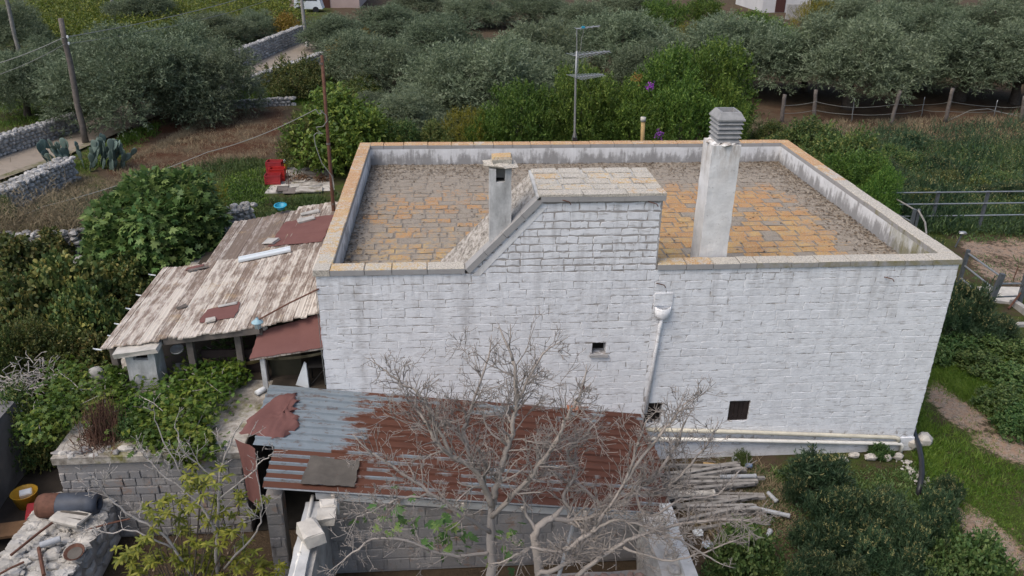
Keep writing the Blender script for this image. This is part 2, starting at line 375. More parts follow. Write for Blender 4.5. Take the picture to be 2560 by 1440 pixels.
M['bark'] = simple('dark_bark', (.085, .07, .058), .4, 10, .95, .6)
M['drystem'] = simple('dry_stem', (.12, .065, .045), .4, 10, .95, 0)
M['drygrass'] = simple('dry_grass', (.25, .20, .125), .35, 2, .9, 0)
def leafmat(name, a, b_, c_, hue=.02, val=.35, trans=.25, rough=.5, spec=.3):
    g = G(name, rough, spec); r_ = g.attr('rnd')
    c = g.ramp(r_, [(0, a), (.5, b_), (1, c_)])
    o = g.orand(); c = g.hsv(c, g.lin(o, 0, 1, .5-hue, .5+hue), 1.0, g.lin(g.ma('FRACT', g.ma('MULTIPLY', o, 7.13)), 0, 1, 1-val, 1+val))
    return g.leaf(c, trans)
M['loose'] = leafmat('loose_green_leaf', (.065, .105, .018), (.13, .18, .028), (.25, .27, .05), .02, .15)
M['olive'] = leafmat('olive_leaf', (.072, .100, .052), (.160, .200, .118), (.35, .395, .275), .012, .16, .22, .65, .12)
M['laurel'] = leafmat('laurel_leaf', (.040, .085, .016), (.085, .165, .026), (.19, .27, .05), .02, .2)
M['shrub'] = leafmat('shrub_leaf', (.050, .085, .024), (.095, .145, .040), (.22, .215, .06), .03, .22)
M['bramble'] = leafmat('bramble_leaf', (.045, .075, .022), (.105, .15, .045), (.30, .26, .075), .03, .2)
M['figleaf'] = leafmat('fig_leaf', (.050, .11, .030), (.105, .19, .052), (.23, .31, .09), .01, .12)
M['vine'] = leafmat('vine_leaf', (.045, .085, .014), (.085, .145, .02), (.19, .22, .035), .02, .15)
M['yellowshrub'] = leafmat('yellow_shrub_leaf', (.11, .12, .018), (.20, .19, .025), (.30, .24, .03), .01, .1)
M['citrus'] = leafmat('loquat_leaf', (.07, .10, .015), (.16, .19, .025), (.30, .30, .045), .01, .1)
M['rust_leaf'] = leafmat('autumn_leaf', (.20, .10, .02), (.28, .16, .03), (.34, .24, .05), .02, .2)
M['grass'] = leafmat('grass_blade', (.065, .13, .016), (.115, .20, .025), (.20, .27, .045), .01, .1)
M['weed'] = leafmat('weed_leaf', (.042, .085, .025), (.075, .135, .038), (.14, .19, .06), .02, .2)
M['darkweed'] = leafmat('dark_weed_leaf', (.026, .056, .028), (.052, .094, .045), (.11, .155, .075), .025, .25)
M['flower'] = leafmat('dull_yellow_flower', (.19, .19, .07), (.28, .27, .11), (.38, .35, .16), .01, .1)
M['wflower'] = leafmat('pale_flower', (.55, .58, .66), (.66, .68, .74), (.75, .76, .80), .01, .1)
M['purple'] = leafmat('purple_flower', (.20, .04, .30), (.30, .06, .42), (.42, .12, .52), .01, .1)
M['cactus'] = leafmat('cactus_pad_skin', (.060, .095, .080), (.085, .125, .105), (.12, .165, .14), .01, .15, .03, .6)
M['vineyard'] = leafmat('vineyard_leaf', (.06, .10, .014), (.115, .155, .020), (.21, .22, .035), .01, .1)
M['drybrown'] = leafmat('dead_leaf', (.09, .045, .025), (.16, .085, .05), (.24, .15, .09), .02, .2)
M['terracotta'] = simple('terracotta', (.30, .125, .07), .25, 7, .85, .2)

# ------------------------------------------------------------------ ground: one sheet, uneven close by, with soil / grass / gravel laid out by place
def axis(a, b, n0, n1, step, far):
    near = np.arange(a, b+1e-6, step)
    lo = a-np.cumsum(step*1.12**np.arange(1, n0)); hi = b+np.cumsum(step*1.12**np.arange(1, n1))
    return np.concatenate([lo[::-1], near, hi])
gx = axis(-26, 36, 44, 46, .33, 0); gy = axis(-9, 42, 30, 46, .33, 0)
GXX, GYY = np.meshgrid(gx, gy, indexing='ij')
def fbm(x, y, s, o=4):
    v = np.zeros_like(x); a = 1
    r2 = np.random.default_rng(3)
    for i in range(o):
        f = s*2**i
        for _ in range(3):
            th, ph = r2.uniform(0, 6.28, 2); v += a/3*np.sin((x*np.cos(th)+y*np.sin(th))*f+ph)*np.cos((x*np.sin(th*1.7)-y*np.cos(th*1.7))*f*.8+ph*2)
        a *= .5
    return v
GZZ = hgt(GXX, GYY)+.05*fbm(GXX, GYY, .9)+.25*fbm(GXX, GYY, .07, 2)*ss(GYY, 25, 60)
GZZ = np.where((GXX > -7.5) & (GXX < 15) & (GYY < 11) & (GYY > -8), hgt(GXX, GYY)-.02, GZZ)
def poly_mask(pts):
    ins = np.zeros(GXX.shape, bool); n = len(pts); j = n-1
    for i in range(n):
        xi, yi = pts[i]; xj, yj = pts[j]
        c = ((yi > GYY) != (yj > GYY)) & (GXX < (xj-xi)*(GYY-yi)/(yj-yi+1e-12)+xi); ins ^= c; j = i
    return ins
def px_poly(*pp): return [(at_g(*p).x, at_g(*p).y) for p in pp]
soil = np.zeros(GXX.shape); grass = np.zeros(GXX.shape)+.55; gravel = np.zeros(GXX.shape)
def put_mask(A, pts, v): A[poly_mask(pts)] = v
# orchard floor behind: bare brown earth; back left red earth; right: scrub; front right: grass and track
put_mask(soil, px_poly((1650, 250), (2800, 235), (2800, 340), (1850, 335)), 1.0); put_mask(grass, px_poly((1650, 250), (2800, 235), (2800, 340), (1850, 335)), .05)
put_mask(soil, px_poly((250, 300), (560, 255), (730, 262), (720, 330), (690, 395), (480, 420), (300, 470), (240, 430)), 1.15); put_mask(grass, px_poly((250, 300), (560, 255), (730, 262), (720, 330), (690, 395), (480, 420), (300, 470), (240, 430)), .12)
put_mask(soil, px_poly((570, 110), (760, 60), (700, 20), (500, 60)), .9); put_mask(grass, px_poly((570, 110), (760, 60), (700, 20), (500, 60)), .2)
put_mask(soil, px_poly((-300, 300), (190, 250), (180, 200), (-300, 190)), .7)
put_mask(gravel, px_poly((2390, 590), (2640, 590), (2700, 760), (2430, 690)), .62); put_mask(grass, px_poly((2390, 590), (2640, 590), (2700, 760), (2430, 690)), .15)
put_mask(gravel, px_poly((2325, 935), (2375, 940), (2435, 1015), (2490, 1072), (2400, 1080), (2345, 1035)), 1.15); put_mask(gravel, px_poly((2420, 1082), (2620, 1085), (2620, 1180), (2470, 1135)), 1.15); put_mask(gravel, px_poly((2375, 1240), (2420, 1270), (2600, 1400), (2600, 1440), (2500, 1395), (2375, 1280)), 1.7)
put_mask(soil, px_poly((840, -25), (2760, -25), (2760, 240), (1650, 250), (840, 250)), .8); put_mask(grass, px_poly((840, -25), (2760, -25), (2760, 240), (1650, 250), (840, 250)), .22)
put_mask(soil, [(-4.2, -8), (0, -8), (0, -2), (-4.2, -2)], .5); put_mask(grass, [(-4.2, -8), (0, -8), (0, -2), (-4.2, -2)], .0)
yard = [(-1.6, -3.3), (7.0, -3.3), (7.2, -9), (-1.9, -9)]
put_mask(soil, yard, .6); put_mask(grass, yard, .1)
put_mask(soil, [(7.1, -3.6), (10.6, -3.6), (10.6, 0), (7.1, 0)], .9); put_mask(grass, [(7.1, -3.6), (10.6, -3.6), (10.6, 0), (7.1, 0)], .25)
def blur(A):
    for _ in range(2): A = (A+np.roll(A, 1, 0)+np.roll(A, -1, 0)+np.roll(A, 1, 1)+np.roll(A, -1, 1))/5
    return A
soil, grass, gravel = blur(soil), blur(grass), blur(gravel)
nxg, nyg = GXX.shape
V = np.stack([GXX, GYY, GZZ], -1).reshape(-1, 3)
ii, jj = np.meshgrid(np.arange(nxg-1), np.arange(nyg-1), indexing='ij'); b0 = (ii*nyg+jj).ravel()
F = np.stack([b0, b0+nyg, b0+nyg+1, b0+1], -1)
g = G('earth_and_grass', .97, .08)
so_, gr_, gv_ = g.attr('soil'), g.attr('grass'), g.attr('gravel')
n1, n2, n3 = g.noise(.6, 7, .7), g.noise(6, 7, .75), g.noise(.12, 4)
redc = g.mix(n2, (.045, .022, .013), (.125, .060, .036)); redc = g.mix(g.lin(n1, .42, .62), redc, (.135, .10, .065)); dull = g.mix(n2, (.05, .036, .025), (.13, .095, .062))
c = g.mix(g.lin(so_, .9, 1.1), dull, redc)
grc = g.ramp(g.ma('ADD', g.ma('MULTIPLY', n1, .6), g.ma('MULTIPLY', n2, .5)), [(.35, (.022, .036, .010)), (.55, (.055, .080, .018)), (.75, (.10, .115, .035))])
c = g.mix(g.lin(g.ma('ADD', g.ma('ADD', gr_, g.ma('MULTIPLY', g.ma('SUBTRACT', n1, .5), 1.2)), g.ma('MULTIPLY', g.ma('SUBTRACT', n2, .5), .8)), .35, .6), c, grc)
gvc = g.mix(g.vor(26, out='Color'), (.16, .125, .095), (.42, .36, .30)); gvc = g.mix(g.lin(n2, .4, .62, 0, .75), gvc, (.40, .25, .16))
gm = g.lin(g.ma('ADD', gv_, g.ma('ADD', g.ma('MULTIPLY', g.ma('SUBTRACT', n1, .5), 1.2), g.ma('MULTIPLY', g.ma('SUBTRACT', n2, .5), 1.5))), .45, .66)
g.col(g.mix(gm, c, gvc)).bump(g.ma('ADD', n2, g.noise(30, 5, .75)), .9, .05); M['ground'] = g.m
ground = np_obj('ground', V, F, np.full(len(F), .5), M['ground'])
for nm, A in (('soil', soil), ('grass', grass), ('gravel', gravel)):
    at = ground.data.attributes.new(nm, 'FLOAT', 'POINT'); at.data.foreach_set('value', np.ascontiguousarray(A.ravel(), np.float32))
ground.data.polygons.foreach_set('use_smooth', [True]*len(F)); tag(ground, kind='structure')
def gz(x, y): return float(hgt(x, y))

# dirt roads between the dry stone walls
g = G('dirt_road', .95, .1); n = g.noise(1.2, 7, .7); m = g.noise(14, 6, .75)
c = g.mix(n, (.20, .165, .13), (.36, .31, .255)); u = g.attr('val'); c = g.mix(g.lin(g.ma('ADD', g.ma('ABSOLUTE', u), g.ma('MULTIPLY', g.ma('SUBTRACT', n, .5), .8)), .8, 1.0), c, (.10, .105, .04))
c = g.mix(g.lin(g.ma('ADD', g.ma('SUBTRACT', .22, g.ma('ABSOLUTE', u)), g.ma('MULTIPLY', g.ma('SUBTRACT', n, .5), .6)), .12, .3, 0, .5), c, (.16, .14, .075))
g.col(c).bump(m, .6, .03); M['road'] = g.m
def road(name, pts, wd):
    mb = MB(); cs = [Vector(p) for p in pts]; P = []; n = 8; fine = []
    for i in range(len(cs)-1):
        k = max(2, int((cs[i+1]-cs[i]).length/1.2))
        fine += [cs[i].lerp(cs[i+1], q/k) for q in range(k)]
    fine.append(cs[-1])
    for i, c in enumerate(fine):
        t = (fine[min(i+1, len(fine)-1)]-fine[max(i-1, 0)]).normalized(); nn = Vector((-t.y, t.x, 0))
        for k in range(n+1):
            u = k/n*2-1; q = c+nn*(u*wd/2)
            P.append((q.x, q.y, gz(q.x, q.y)+.05+.05*float(fbm(np.array(q.x), np.array(q.y), .9))*0+.24*float(fbm(np.array([q.x]), np.array([q.y]), .07, 2)[0])*float(ss(q.y, 25, 60))+.06))
    for i in range(len(fine)-1):
        for k in range(n): mb.add([P[i*(n+1)+k], P[i*(n+1)+k+1], P[(i+1)*(n+1)+k+1], P[(i+1)*(n+1)+k]], [(0, 3, 2, 1)], .5, (k+.5)/n*2-1)
    return tag(mb.build(name, M['road'], smooth=True), kind='structure')
def gp(px, py): p = at_g(px, py); return (p.x, p.y, 0)
road('road', [gp(-160, 470), gp(60, 395), gp(170, 350), gp(330, 285), gp(520, 225), gp(640, 183), gp(720, 145), gp(800, 108)], 3.6)

# ------------------------------------------------------------------ the white house
W, D, H = 14.0, 10.07, 5.10
ZR = 4.45                                   # roof paving level
house = thing('stone_house', 'white limewashed stone house with flat walled roof and two chimneys', 'house', (0, 0, 0))
holes = []                                  # (x0,x1,z0,z1) openings in the front wall
def hole(a, b):
    p, q = at_y(*a), at_y(*b); holes.append((p.x, q.x, q.z, p.z)); return holes[-1]
win_small = hole((1612, 1008), (1651, 1059)); win_right = hole((1825, 1003), (1868, 1051)); niche = hole((1481, 857), (1513, 885))
slit = hole((1453, 962), (1461, 976))
mb = MB()
xs = sorted({0.0, W, *[h[0] for h in holes], *[h[1] for h in holes]}); zs = sorted({0.0, 4.96, *[h[2] for h in holes], *[h[3] for h in holes]})
for i in range(len(xs)-1):
    for k in range(len(zs)-1):
        cx, cz = (xs[i]+xs[i+1])/2, (zs[k]+zs[k+1])/2
        if any(h[0] < cx < h[1] and h[2] < cz < h[3] for h in holes): continue
        mb.add([(xs[i], 0, zs[k]), (xs[i+1], 0, zs[k]), (xs[i+1], 0, zs[k+1]), (xs[i], 0, zs[k+1])], [(0, 1, 2, 3)], .5)
for h in holes:                             # reveals
    d = .30
    a, b, c, e = h
    mb.add([(a, 0, c), (b, 0, c), (b, 0, e), (a, 0, e), (a, d, c), (b, d, c), (b, d, e), (a, d, e)], [(0, 4, 5, 1), (1, 5, 6, 2), (2, 6, 7, 3), (3, 7, 4, 0)], .5)
mb.add([(0, 0, 0), (0, D, 0), (0, D, 4.96), (0, 0, 4.96)], [(3, 2, 1, 0)], .5)
mb.add([(W, 0, 0), (W, D, 0), (W, D, 4.96), (W, 0, 4.96)], [(0, 1, 2, 3)], .5)
mb.add([(0, D, 0), (W, D, 0), (W, D, 4.96), (0, D, 4.96)], [(3, 2, 1, 0)], .5)
wall = mb.build('wall', M['joint'], house)
mb = MB(); mb.box(niche[0]-.01, .28, niche[2]-.01, niche[1]+.01, .31, niche[3]+.01); mb.build('recess_back', M['dark'], house)
mb = MB(); mb.box(slit[0], .1, slit[2], slit[1], .13, slit[3]); mb.build('recess_back', M['dark'], house)
# parapet inner faces
mb = MB(); T = .32
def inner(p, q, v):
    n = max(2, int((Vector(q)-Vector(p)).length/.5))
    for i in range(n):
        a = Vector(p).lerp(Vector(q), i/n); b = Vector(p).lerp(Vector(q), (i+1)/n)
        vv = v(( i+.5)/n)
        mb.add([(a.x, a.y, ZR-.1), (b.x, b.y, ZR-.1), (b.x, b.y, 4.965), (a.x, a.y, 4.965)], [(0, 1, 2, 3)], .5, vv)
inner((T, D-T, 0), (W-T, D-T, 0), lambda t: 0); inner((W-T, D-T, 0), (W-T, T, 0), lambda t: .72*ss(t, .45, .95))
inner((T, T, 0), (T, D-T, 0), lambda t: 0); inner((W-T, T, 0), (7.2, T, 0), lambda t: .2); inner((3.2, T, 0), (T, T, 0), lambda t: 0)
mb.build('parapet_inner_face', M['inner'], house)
# low plastered foot of the wall, two thin coats proud
mb = MB(); mb.box(7.25, -.035, -.2, W+.03, .0, .36, a=.5); mb.build('plinth', M['wash'], house)

# --- blocks of the facade: rough outlines, each a piece
def clip(poly, n, d):
    out = []
    for i in range(len(poly)):
        a, b = poly[i], poly[(i+1) % len(poly)]
        da, db = a[0]*n[0]+a[1]*n[1]-d, b[0]*n[0]+b[1]*n[1]-d
        if da <= 0: out.append(a)
        if da*db < 0: t = da/(da-db); out.append((a[0]+(b[0]-a[0])*t, a[1]+(b[1]-a[1])*t))
    return out
def block(mb, poly, proud, j=.016, y=0.0):
    """poly: convex outline in x,z; writes one rough-edged block face with chamfer"""
    if len(poly) < 3: return False
    pts = []
    for i in range(len(poly)):
        a, b = poly[i], poly[(i+1) % len(poly)]; L = math.hypot(b[0]-a[0], b[1]-a[1]); k = 2 if L > .3 else (1 if L < .1 else 2)
        for q in range(k):
            t = q/k; pts.append((a[0]+(b[0]-a[0])*t+rnd.uniform(-j, j), a[1]+(b[1]-a[1])*t+rnd.uniform(-j, j)))
    cx = sum(p[0] for p in pts)/len(pts); cz = sum(p[1] for p in pts)/len(pts)
    tx, tz = rnd.uniform(-.02, .02), rnd.uniform(-.03, .03)
    V = [(p[0], y-.0003, p[1]) for p in pts]; n = len(pts)
    for p in pts:
        dx, dz = p[0]-cx, p[1]-cz; L = max(.03, math.hypot(dx, dz)); s = 1-.014/L
        V.append((cx+dx*s, y+min(-.0012, -proud-dx*tx*.5-dz*tz*.5), cz+dz*s))
    F = [(i, (i+1) % n, n+(i+1) % n, n+i) for i in range(n)]+[tuple(range(n, 2*n))]
    mb.add(V, F, rnd.random()); return True
fpieces = []
def courses(x0, x1, z0, z1, ch, lw, keep, gap=.004, regions=None):
    z = z0
    while z < z1-.05:
        h = min(ch*rnd.uniform(.74, 1.22), z1-z)
        if z1-z-h < .1: h = z1-z
        x = x0-rnd.uniform(0, .3)
        while x < x1:
            l = lw*rnd.choice((.55, .7, .85, 1.0, 1.2, 1.5))*rnd.uniform(.9, 1.1)
            a, b = max(x, x0), min(x+l, x1)
            if x1-b < .12: b = x1; l = x1-x
            if b-a > .06:
                poly = keep([(a+gap*.45, z+gap*1.2), (b-gap*.45, z+gap*1.2), (b-gap*.45, z+h-gap*1.2), (a+gap*.45, z+h-gap*1.2)])
                if poly and len(poly) > 2:
                    bad = any(not (max(p[0] for p in poly) < h_[0]-.01 or min(p[0] for p in poly) > h_[1]+.01 or max(p[1] for p in poly) < h_[2]-.01 or min(p[1] for p in poly) > h_[3]+.01) for h_ in holes)
                    ar = abs(sum(poly[i][0]*poly[(i+1) % len(poly)][1]-poly[(i+1) % len(poly)][0]*poly[i][1] for i in range(len(poly))))/2
                    if ar > .006: fpieces.append((poly, bad))
            x += l
        z += h
courses(0.0, 7.2, .9, 4.95, .215, .40, lambda p: p)
courses(7.2, 14.0, .62, 4.95, .205, .40, lambda p: p)
# gable panel: ramp line from (3.2,5.0) to (4.74,6.56)
GX0, GX1, GZ = 3.13, 7.21, 6.70
def gclip(p):
    n = (-1.0, .985); d = -GX0+.1+.985*4.93; return clip(p, n, d)
courses(3.2, 7.18, 4.95, 6.5, .185, .31, gclip, .014)
singles, rest = [], []
for poly, bad in fpieces:
    cx = sum(p[0] for p in poly)/len(poly); cz = sum(p[1] for p in poly)/len(poly)
    if bad:
        for h_ in holes:                      # cut a block round an opening: keep its largest side piece
            cands = [clip(poly, (1, 0), h_[0]-.015), clip(poly, (-1, 0), -h_[1]-.015), clip(poly, (0, 1), h_[2]-.015), clip(poly, (0, -1), -h_[3]-.015)]
            if max(p[0] for p in poly) < h_[0] or min(p[0] for p in poly) > h_[1] or max(p[1] for p in poly) < h_[2] or min(p[1] for p in poly) > h_[3]: continue
            ar = lambda q: abs(sum(q[i][0]*q[(i+1) % len(q)][1]-q[(i+1) % len(q)][0]*q[i][1] for i in range(len(q)))) if len(q) > 2 else 0
            poly = max(cands, key=ar); break
        if len(poly) < 3: continue
    score = (Vector((cx, 0, cz))-Vector(CAM)).length+(4 if (cz < 2.2 and cx < 7.3) else 0)
    singles.append((score, poly))
singles.sort(key=lambda t: t[0])
for _, poly in singles[:300]:
    mb = MB()
    if block(mb, poly, rnd.uniform(.0015, .0045)): mb.build('block', M['wash'], wall)
mb = MB()
for _, poly in singles[300:]: block(mb, poly, rnd.uniform(.0015, .0045))
tag(mb.build('blocks', M['wash'], wall), kind='stuff')

# --- gable (stair head): wedge with ramp, top slabs, copings
GD = 1.75
mb = MB()
prof = [(GX0+.02, 4.965), (4.70, 6.55), (GX1, 6.58), (GX1, 4.4), (GX0-.5, 4.4)]
V = [(x, 0.0, z) for x, z in prof]+[(x, GD, z) for x, z in prof]; n = len(prof)
mb.add([V[0], V[1], V[2], (GX1, 0, 4.965)], [(3, 2, 1, 0)], .5)
mb.add(V, [(n+0, n+1, n+2, n+3, n+4)]+[(i, (i+1) % n, n+(i+1) % n, n+i) for i in (0, 1, 2)], .5)
gable = mb.build('stair_gable', M['joint'], house)
mb = MB()                                    # plaster band under the sloped coping
mb.hexa([(GX0+.12, -.012, 4.90), (GX0+.30, -.012, 4.90), (GX0+.30, .0, 4.90), (GX0+.12, .0, 4.90), (4.62, -.012, 6.38), (4.80, -.012, 6.40), (4.80, 0, 6.40), (4.62, 0, 6.38)], .5)
mb.build('plaster_band', M['chim'], gable)
# slabs on the flat top: 4 rows of pale worn stone in mortar
mb = MB(); mb.box(4.58, -.055, 6.58, GX1+.05, GD+.03, 6.655, a=.5); mb.build('mortar_bed', M['greyplaster'], gable)
rows = [(-.06, .25), (.27, .62), (.65, 1.0), (1.03, 1.38), (1.41, GD+.04)]
for y0, y1 in rows:
    x = 4.60+rnd.uniform(0, .02)
    while x < GX1-.05:
        l = rnd.uniform(.48, .62) if y0 > 0 else rnd.uniform(.7, .95); b = min(x+l, GX1+.06)
        if GX1+.06-b < .2: b = GX1+.06
        mb = MB(); g_ = .028 if y0 > 0 else .008
        mb.obox(((x+b)/2, (y0+y1)/2, 6.672), Matrix.Identity(3), (b-x)/2-g_, (y1-y0)/2-(.02 if y0 > 0 else .0), .03, .012, .010, b=rnd.uniform(.06, .30))
        mb.build('slab', M['coping'], gable); x = b
# sloped ramp: worn plaster bed with its front coping in lengths
A0, A1 = Vector((GX0-.62, 0, 4.50)), Vector((4.62, 0, 6.60))
B0, B1 = Vector((GX0-.02, 0, 5.06)), Vector((4.66, 0, 6.66))
mb = MB(); ny, nx = 8, 14
P = []
for i in range(nx+1):
    for k in range(ny+1):
        t, s_ = i/nx, k/ny; y = .25+(GD-.2)*s_
        x0 = GX0-.02-.55*max(0, min(1, s_*1.6)); p = Vector((x0, 0, 5.06-(GX0-.02-x0)*1.02)).lerp(B1, t)
        P.append((p.x, y, p.z-.03+.012*mnoise.noise((p.x*6, y*6, 0))))
mb.add(P, [(i*(ny+1)+k, (i+1)*(ny+1)+k, (i+1)*(ny+1)+k+1, i*(ny+1)+k+1) for i in range(nx) for k in range(ny)], .4, 0)
g = G('worn_ramp', .95, .1); f = g.noise(10, 7, .75, st=(1, .5, 1)); c = g.ramp(f, [(.35, (.13, .115, .10)), (.5, (.38, .345, .30)), (.65, (.60, .56, .51))])
g.col(c).bump(g.noise(18, 6, .75), 1, .03); M['ramp'] = g.m
mb.build('ramp_slab', M['ramp'], gable)
d = (B1-B0).normalized(); nrm = Vector((-d.z, 0, d.x)); L = (B1-B0).length; nseg = 4
for i in range(nseg):
    p, q = B0.lerp(B1, i/nseg), B0.lerp(B1, (i+1)/nseg)
    if i == 0: p = p-d*.0
    mb = MB(); e = d*.004
    P = [p+e-nrm*.13+Vector((0, -.055, 0)), q-e-nrm*.13+Vector((0, -.055, 0)), q-e-nrm*.13+Vector((0, .27, 0)), p+e-nrm*.13+Vector((0, .27, 0)),
         p+e+Vector((0, -.055, 0)), q-e+Vector((0, -.055, 0)), q-e+Vector((0, .27, 0)), p+e+Vector((0, .27, 0))]
    mb.hexa(P, b=-.6); mb.build('coping_stone', M['copedge'], gable)
# front edge stones of the gable top
x = 4.66
while x < GX1:
    b = min(x+rnd.uniform(.75, 1.0), GX1+.05); b = GX1+.05 if GX1+.05-b < .3 else b
    mb = MB(); mb.box(x+.004, -.062, 6.535, b-.004, .24, 6.645, j=.003, b=.05); mb.build('coping_stone', M['copedge'], gable); x = b

# --- copings of the parapet: stones end to end, lichen by place
mbE = None
def coping(p, q, w0, w1, z0, z1, lich, moss, along):
    p, q = Vector(p), Vector(q); L = (q-p).length; d_ = (q-p)/L; nn = Vector((-d_.y, d_.x, 0)); s = 0
    while s < L-.01:
        l = rnd.uniform(.55, .8); l = L-s if L-s-l < .35 else l
        a, b = p+d_*(s+.006), p+d_*(s+l-.006); t = (s+l/2)/L
        zj = rnd.uniform(-.006, .006); oj = rnd.uniform(-.006, .006)
        def quad(z, i): return [Vector((c.x, c.y, z))+nn*o for c, o in ((a+d_*i, w0+oj+i), (b-d_*i, w0+oj+i), (b-d_*i, w1+oj-i), (a+d_*i, w1+oj-i))]
        mb = MB(); V = quad(z0, 0)+quad(z1-.018+zj, 0)+quad(z1+zj, .015)
        F = [(3, 2, 1, 0)]+[(o+k, o+(k+1) % 4, o+4+(k+1) % 4, o+4+k) for o in (0,) for k in range(4)]
        mb.add(V, F, None, moss(t), 1); mb.add(V[4:], [(k, (k+1) % 4, 4+(k+1) % 4, 4+k) for k in range(4)]+[(4, 5, 6, 7)], None, lich(t), 0)
        mb.build('coping_stone', [M['coping'], M['copedge']], house); s += l
CW = .36
coping((.30, -.04, 0), (GX0-.02, -.04, 0), 0, CW, 4.965, H, lambda t: .26-.08*t, lambda t: -.1, 0)
coping((7.22, -.04, 0), (9.4, -.04, 0), 0, CW, 4.965, H, lambda t: .50-.55*t, lambda t: .25, 0)
coping((9.4, -.04, 0), (W+.04, -.04, 0), 0, CW, 4.965, H, lambda t: -.3, lambda t: .46+.1*t, 0)
coping((W+.04, CW-.04, 0), (W+.04, D+.04, 0), 0, CW, 4.965, H, lambda t: -.35+.76*ss(t, .22, .75), lambda t: .55*(1-ss(t, .25, .7))-.1, 0)
coping((W+.04-CW, D+.04, 0), (.32, D+.04, 0), 0, CW, 4.965, H, lambda t: .42, lambda t: -.2, 0)
coping((-.04, D+.04, 0), (-.04, CW-.02, 0), 0, CW, 4.965, H, lambda t: .38-.12*ss(t, .5, .98), lambda t: -.2, 0)
mb = MB(); mb.box(-.045, -.045, 4.965, .296, .318, H+.002, b=.08); mb.build('coping_stone', [M['coping']], house)

# --- roof: bed, paving slabs, litter along the walls
mb = MB(); mb.box(T-.02, T-.02, 4.2, W-T+.02, D-T+.02, ZR-.012, a=.5); roof = mb.build('roof', M['bed'], house)
slabs = []
def pave(x0, x1, y0, y1, sx, sy, off):
    y = y0; r_ = 0
    while y < y1-.05:
        h = min(sy*rnd.uniform(.9, 1.1), y1-y); x = x0-(sx*.5 if r_ % 2 and off else 0)-rnd.uniform(0, .06)
        while x < x1:
            l = sx*rnd.uniform(.8, 1.25); a, b = max(x, x0), min(x+l, x1)
            if b-a > .08: slabs.append((a+.022, b-.022, y+.020, y+h-.020))
            x += l
        y += h; r_ += 1
pave(T, 7.1, T, D-T, .43, .34, True); pave(7.1, W-T, T, D-T, .46, .36, False)
slabs = [s for s in slabs if not (s[1] > GX0 and s[0] < GX1 and s[2] < GD)]
slabs.sort(key=lambda s: (Vector(((s[0]+s[1])/2, s[2], ZR))-Vector(CAM)).length)
def slabmesh(mb, s):
    x0, x1, y0, y1 = s; cx, cy = (x0+x1)/2, (y0+y1)/2
    far = ss(cy, 6.0, 9.2); edge = ss(cx, 12.0, 13.4)
    v = .30-.30*far-.36*edge-.10*(1-ss(cx, .3, 1.3))+(.14 if cx > 7 else 0)*(1-far)
    if rnd.random() < .12: v -= .3
    mb.obox((cx, cy, ZR-.011+rnd.uniform(-.005, .005)), Matrix.Rotation(rnd.uniform(-.012, .012), 3, 'Z'), (x1-x0)/2, (y1-y0)/2, .014, .011, .012, b=v)
for s in slabs[:300]:
    mb = MB(); slabmesh(mb, s); mb.build('slab', M['slab'], roof)
mb = MB()
for s in slabs[300:]: slabmesh(mb, s)
tag(mb.build('slabs', M['slab'], roof), kind='stuff')
mb = MB()                                    # leaf litter and crumbs lying on the roof
for i in range(10000):
    q = rnd.random()
    if q < .45: x, y = rnd.uniform(T, W-T), D-T-abs(rnd.gauss(0, .9))
    elif q < .72: x, y = W-T-abs(rnd.gauss(0, .55)), rnd.uniform(T, D-T)
    elif q < .8: x, y = T+abs(rnd.gauss(0, .2)), rnd.uniform(T, D-T)
    else: x, y = rnd.uniform(T, W-T), rnd.uniform(T, D-T)
    if not (T < x < W-T and T < y < D-T) or (GX0-.6 < x < GX1 and y < GD): continue
    a = rnd.uniform(0, 6.28); s_ = rnd.choice((.010, .014, .02, .035))*rnd.uniform(.8, 1.2); z = ZR+.012+rnd.uniform(0, .012)
    ca, sa = math.cos(a)*s_, math.sin(a)*s_
    mb.add([(x+ca, y+sa, z), (x-sa, y+ca*.6, z+rnd.uniform(0, .015)), (x-ca, y-sa, z), (x+sa, y-ca*.6, z+rnd.uniform(0, .015))], [(0, 1, 2, 3)])
tag(mb.build('roof_litter', M['litter'], roof), kind='stuff')

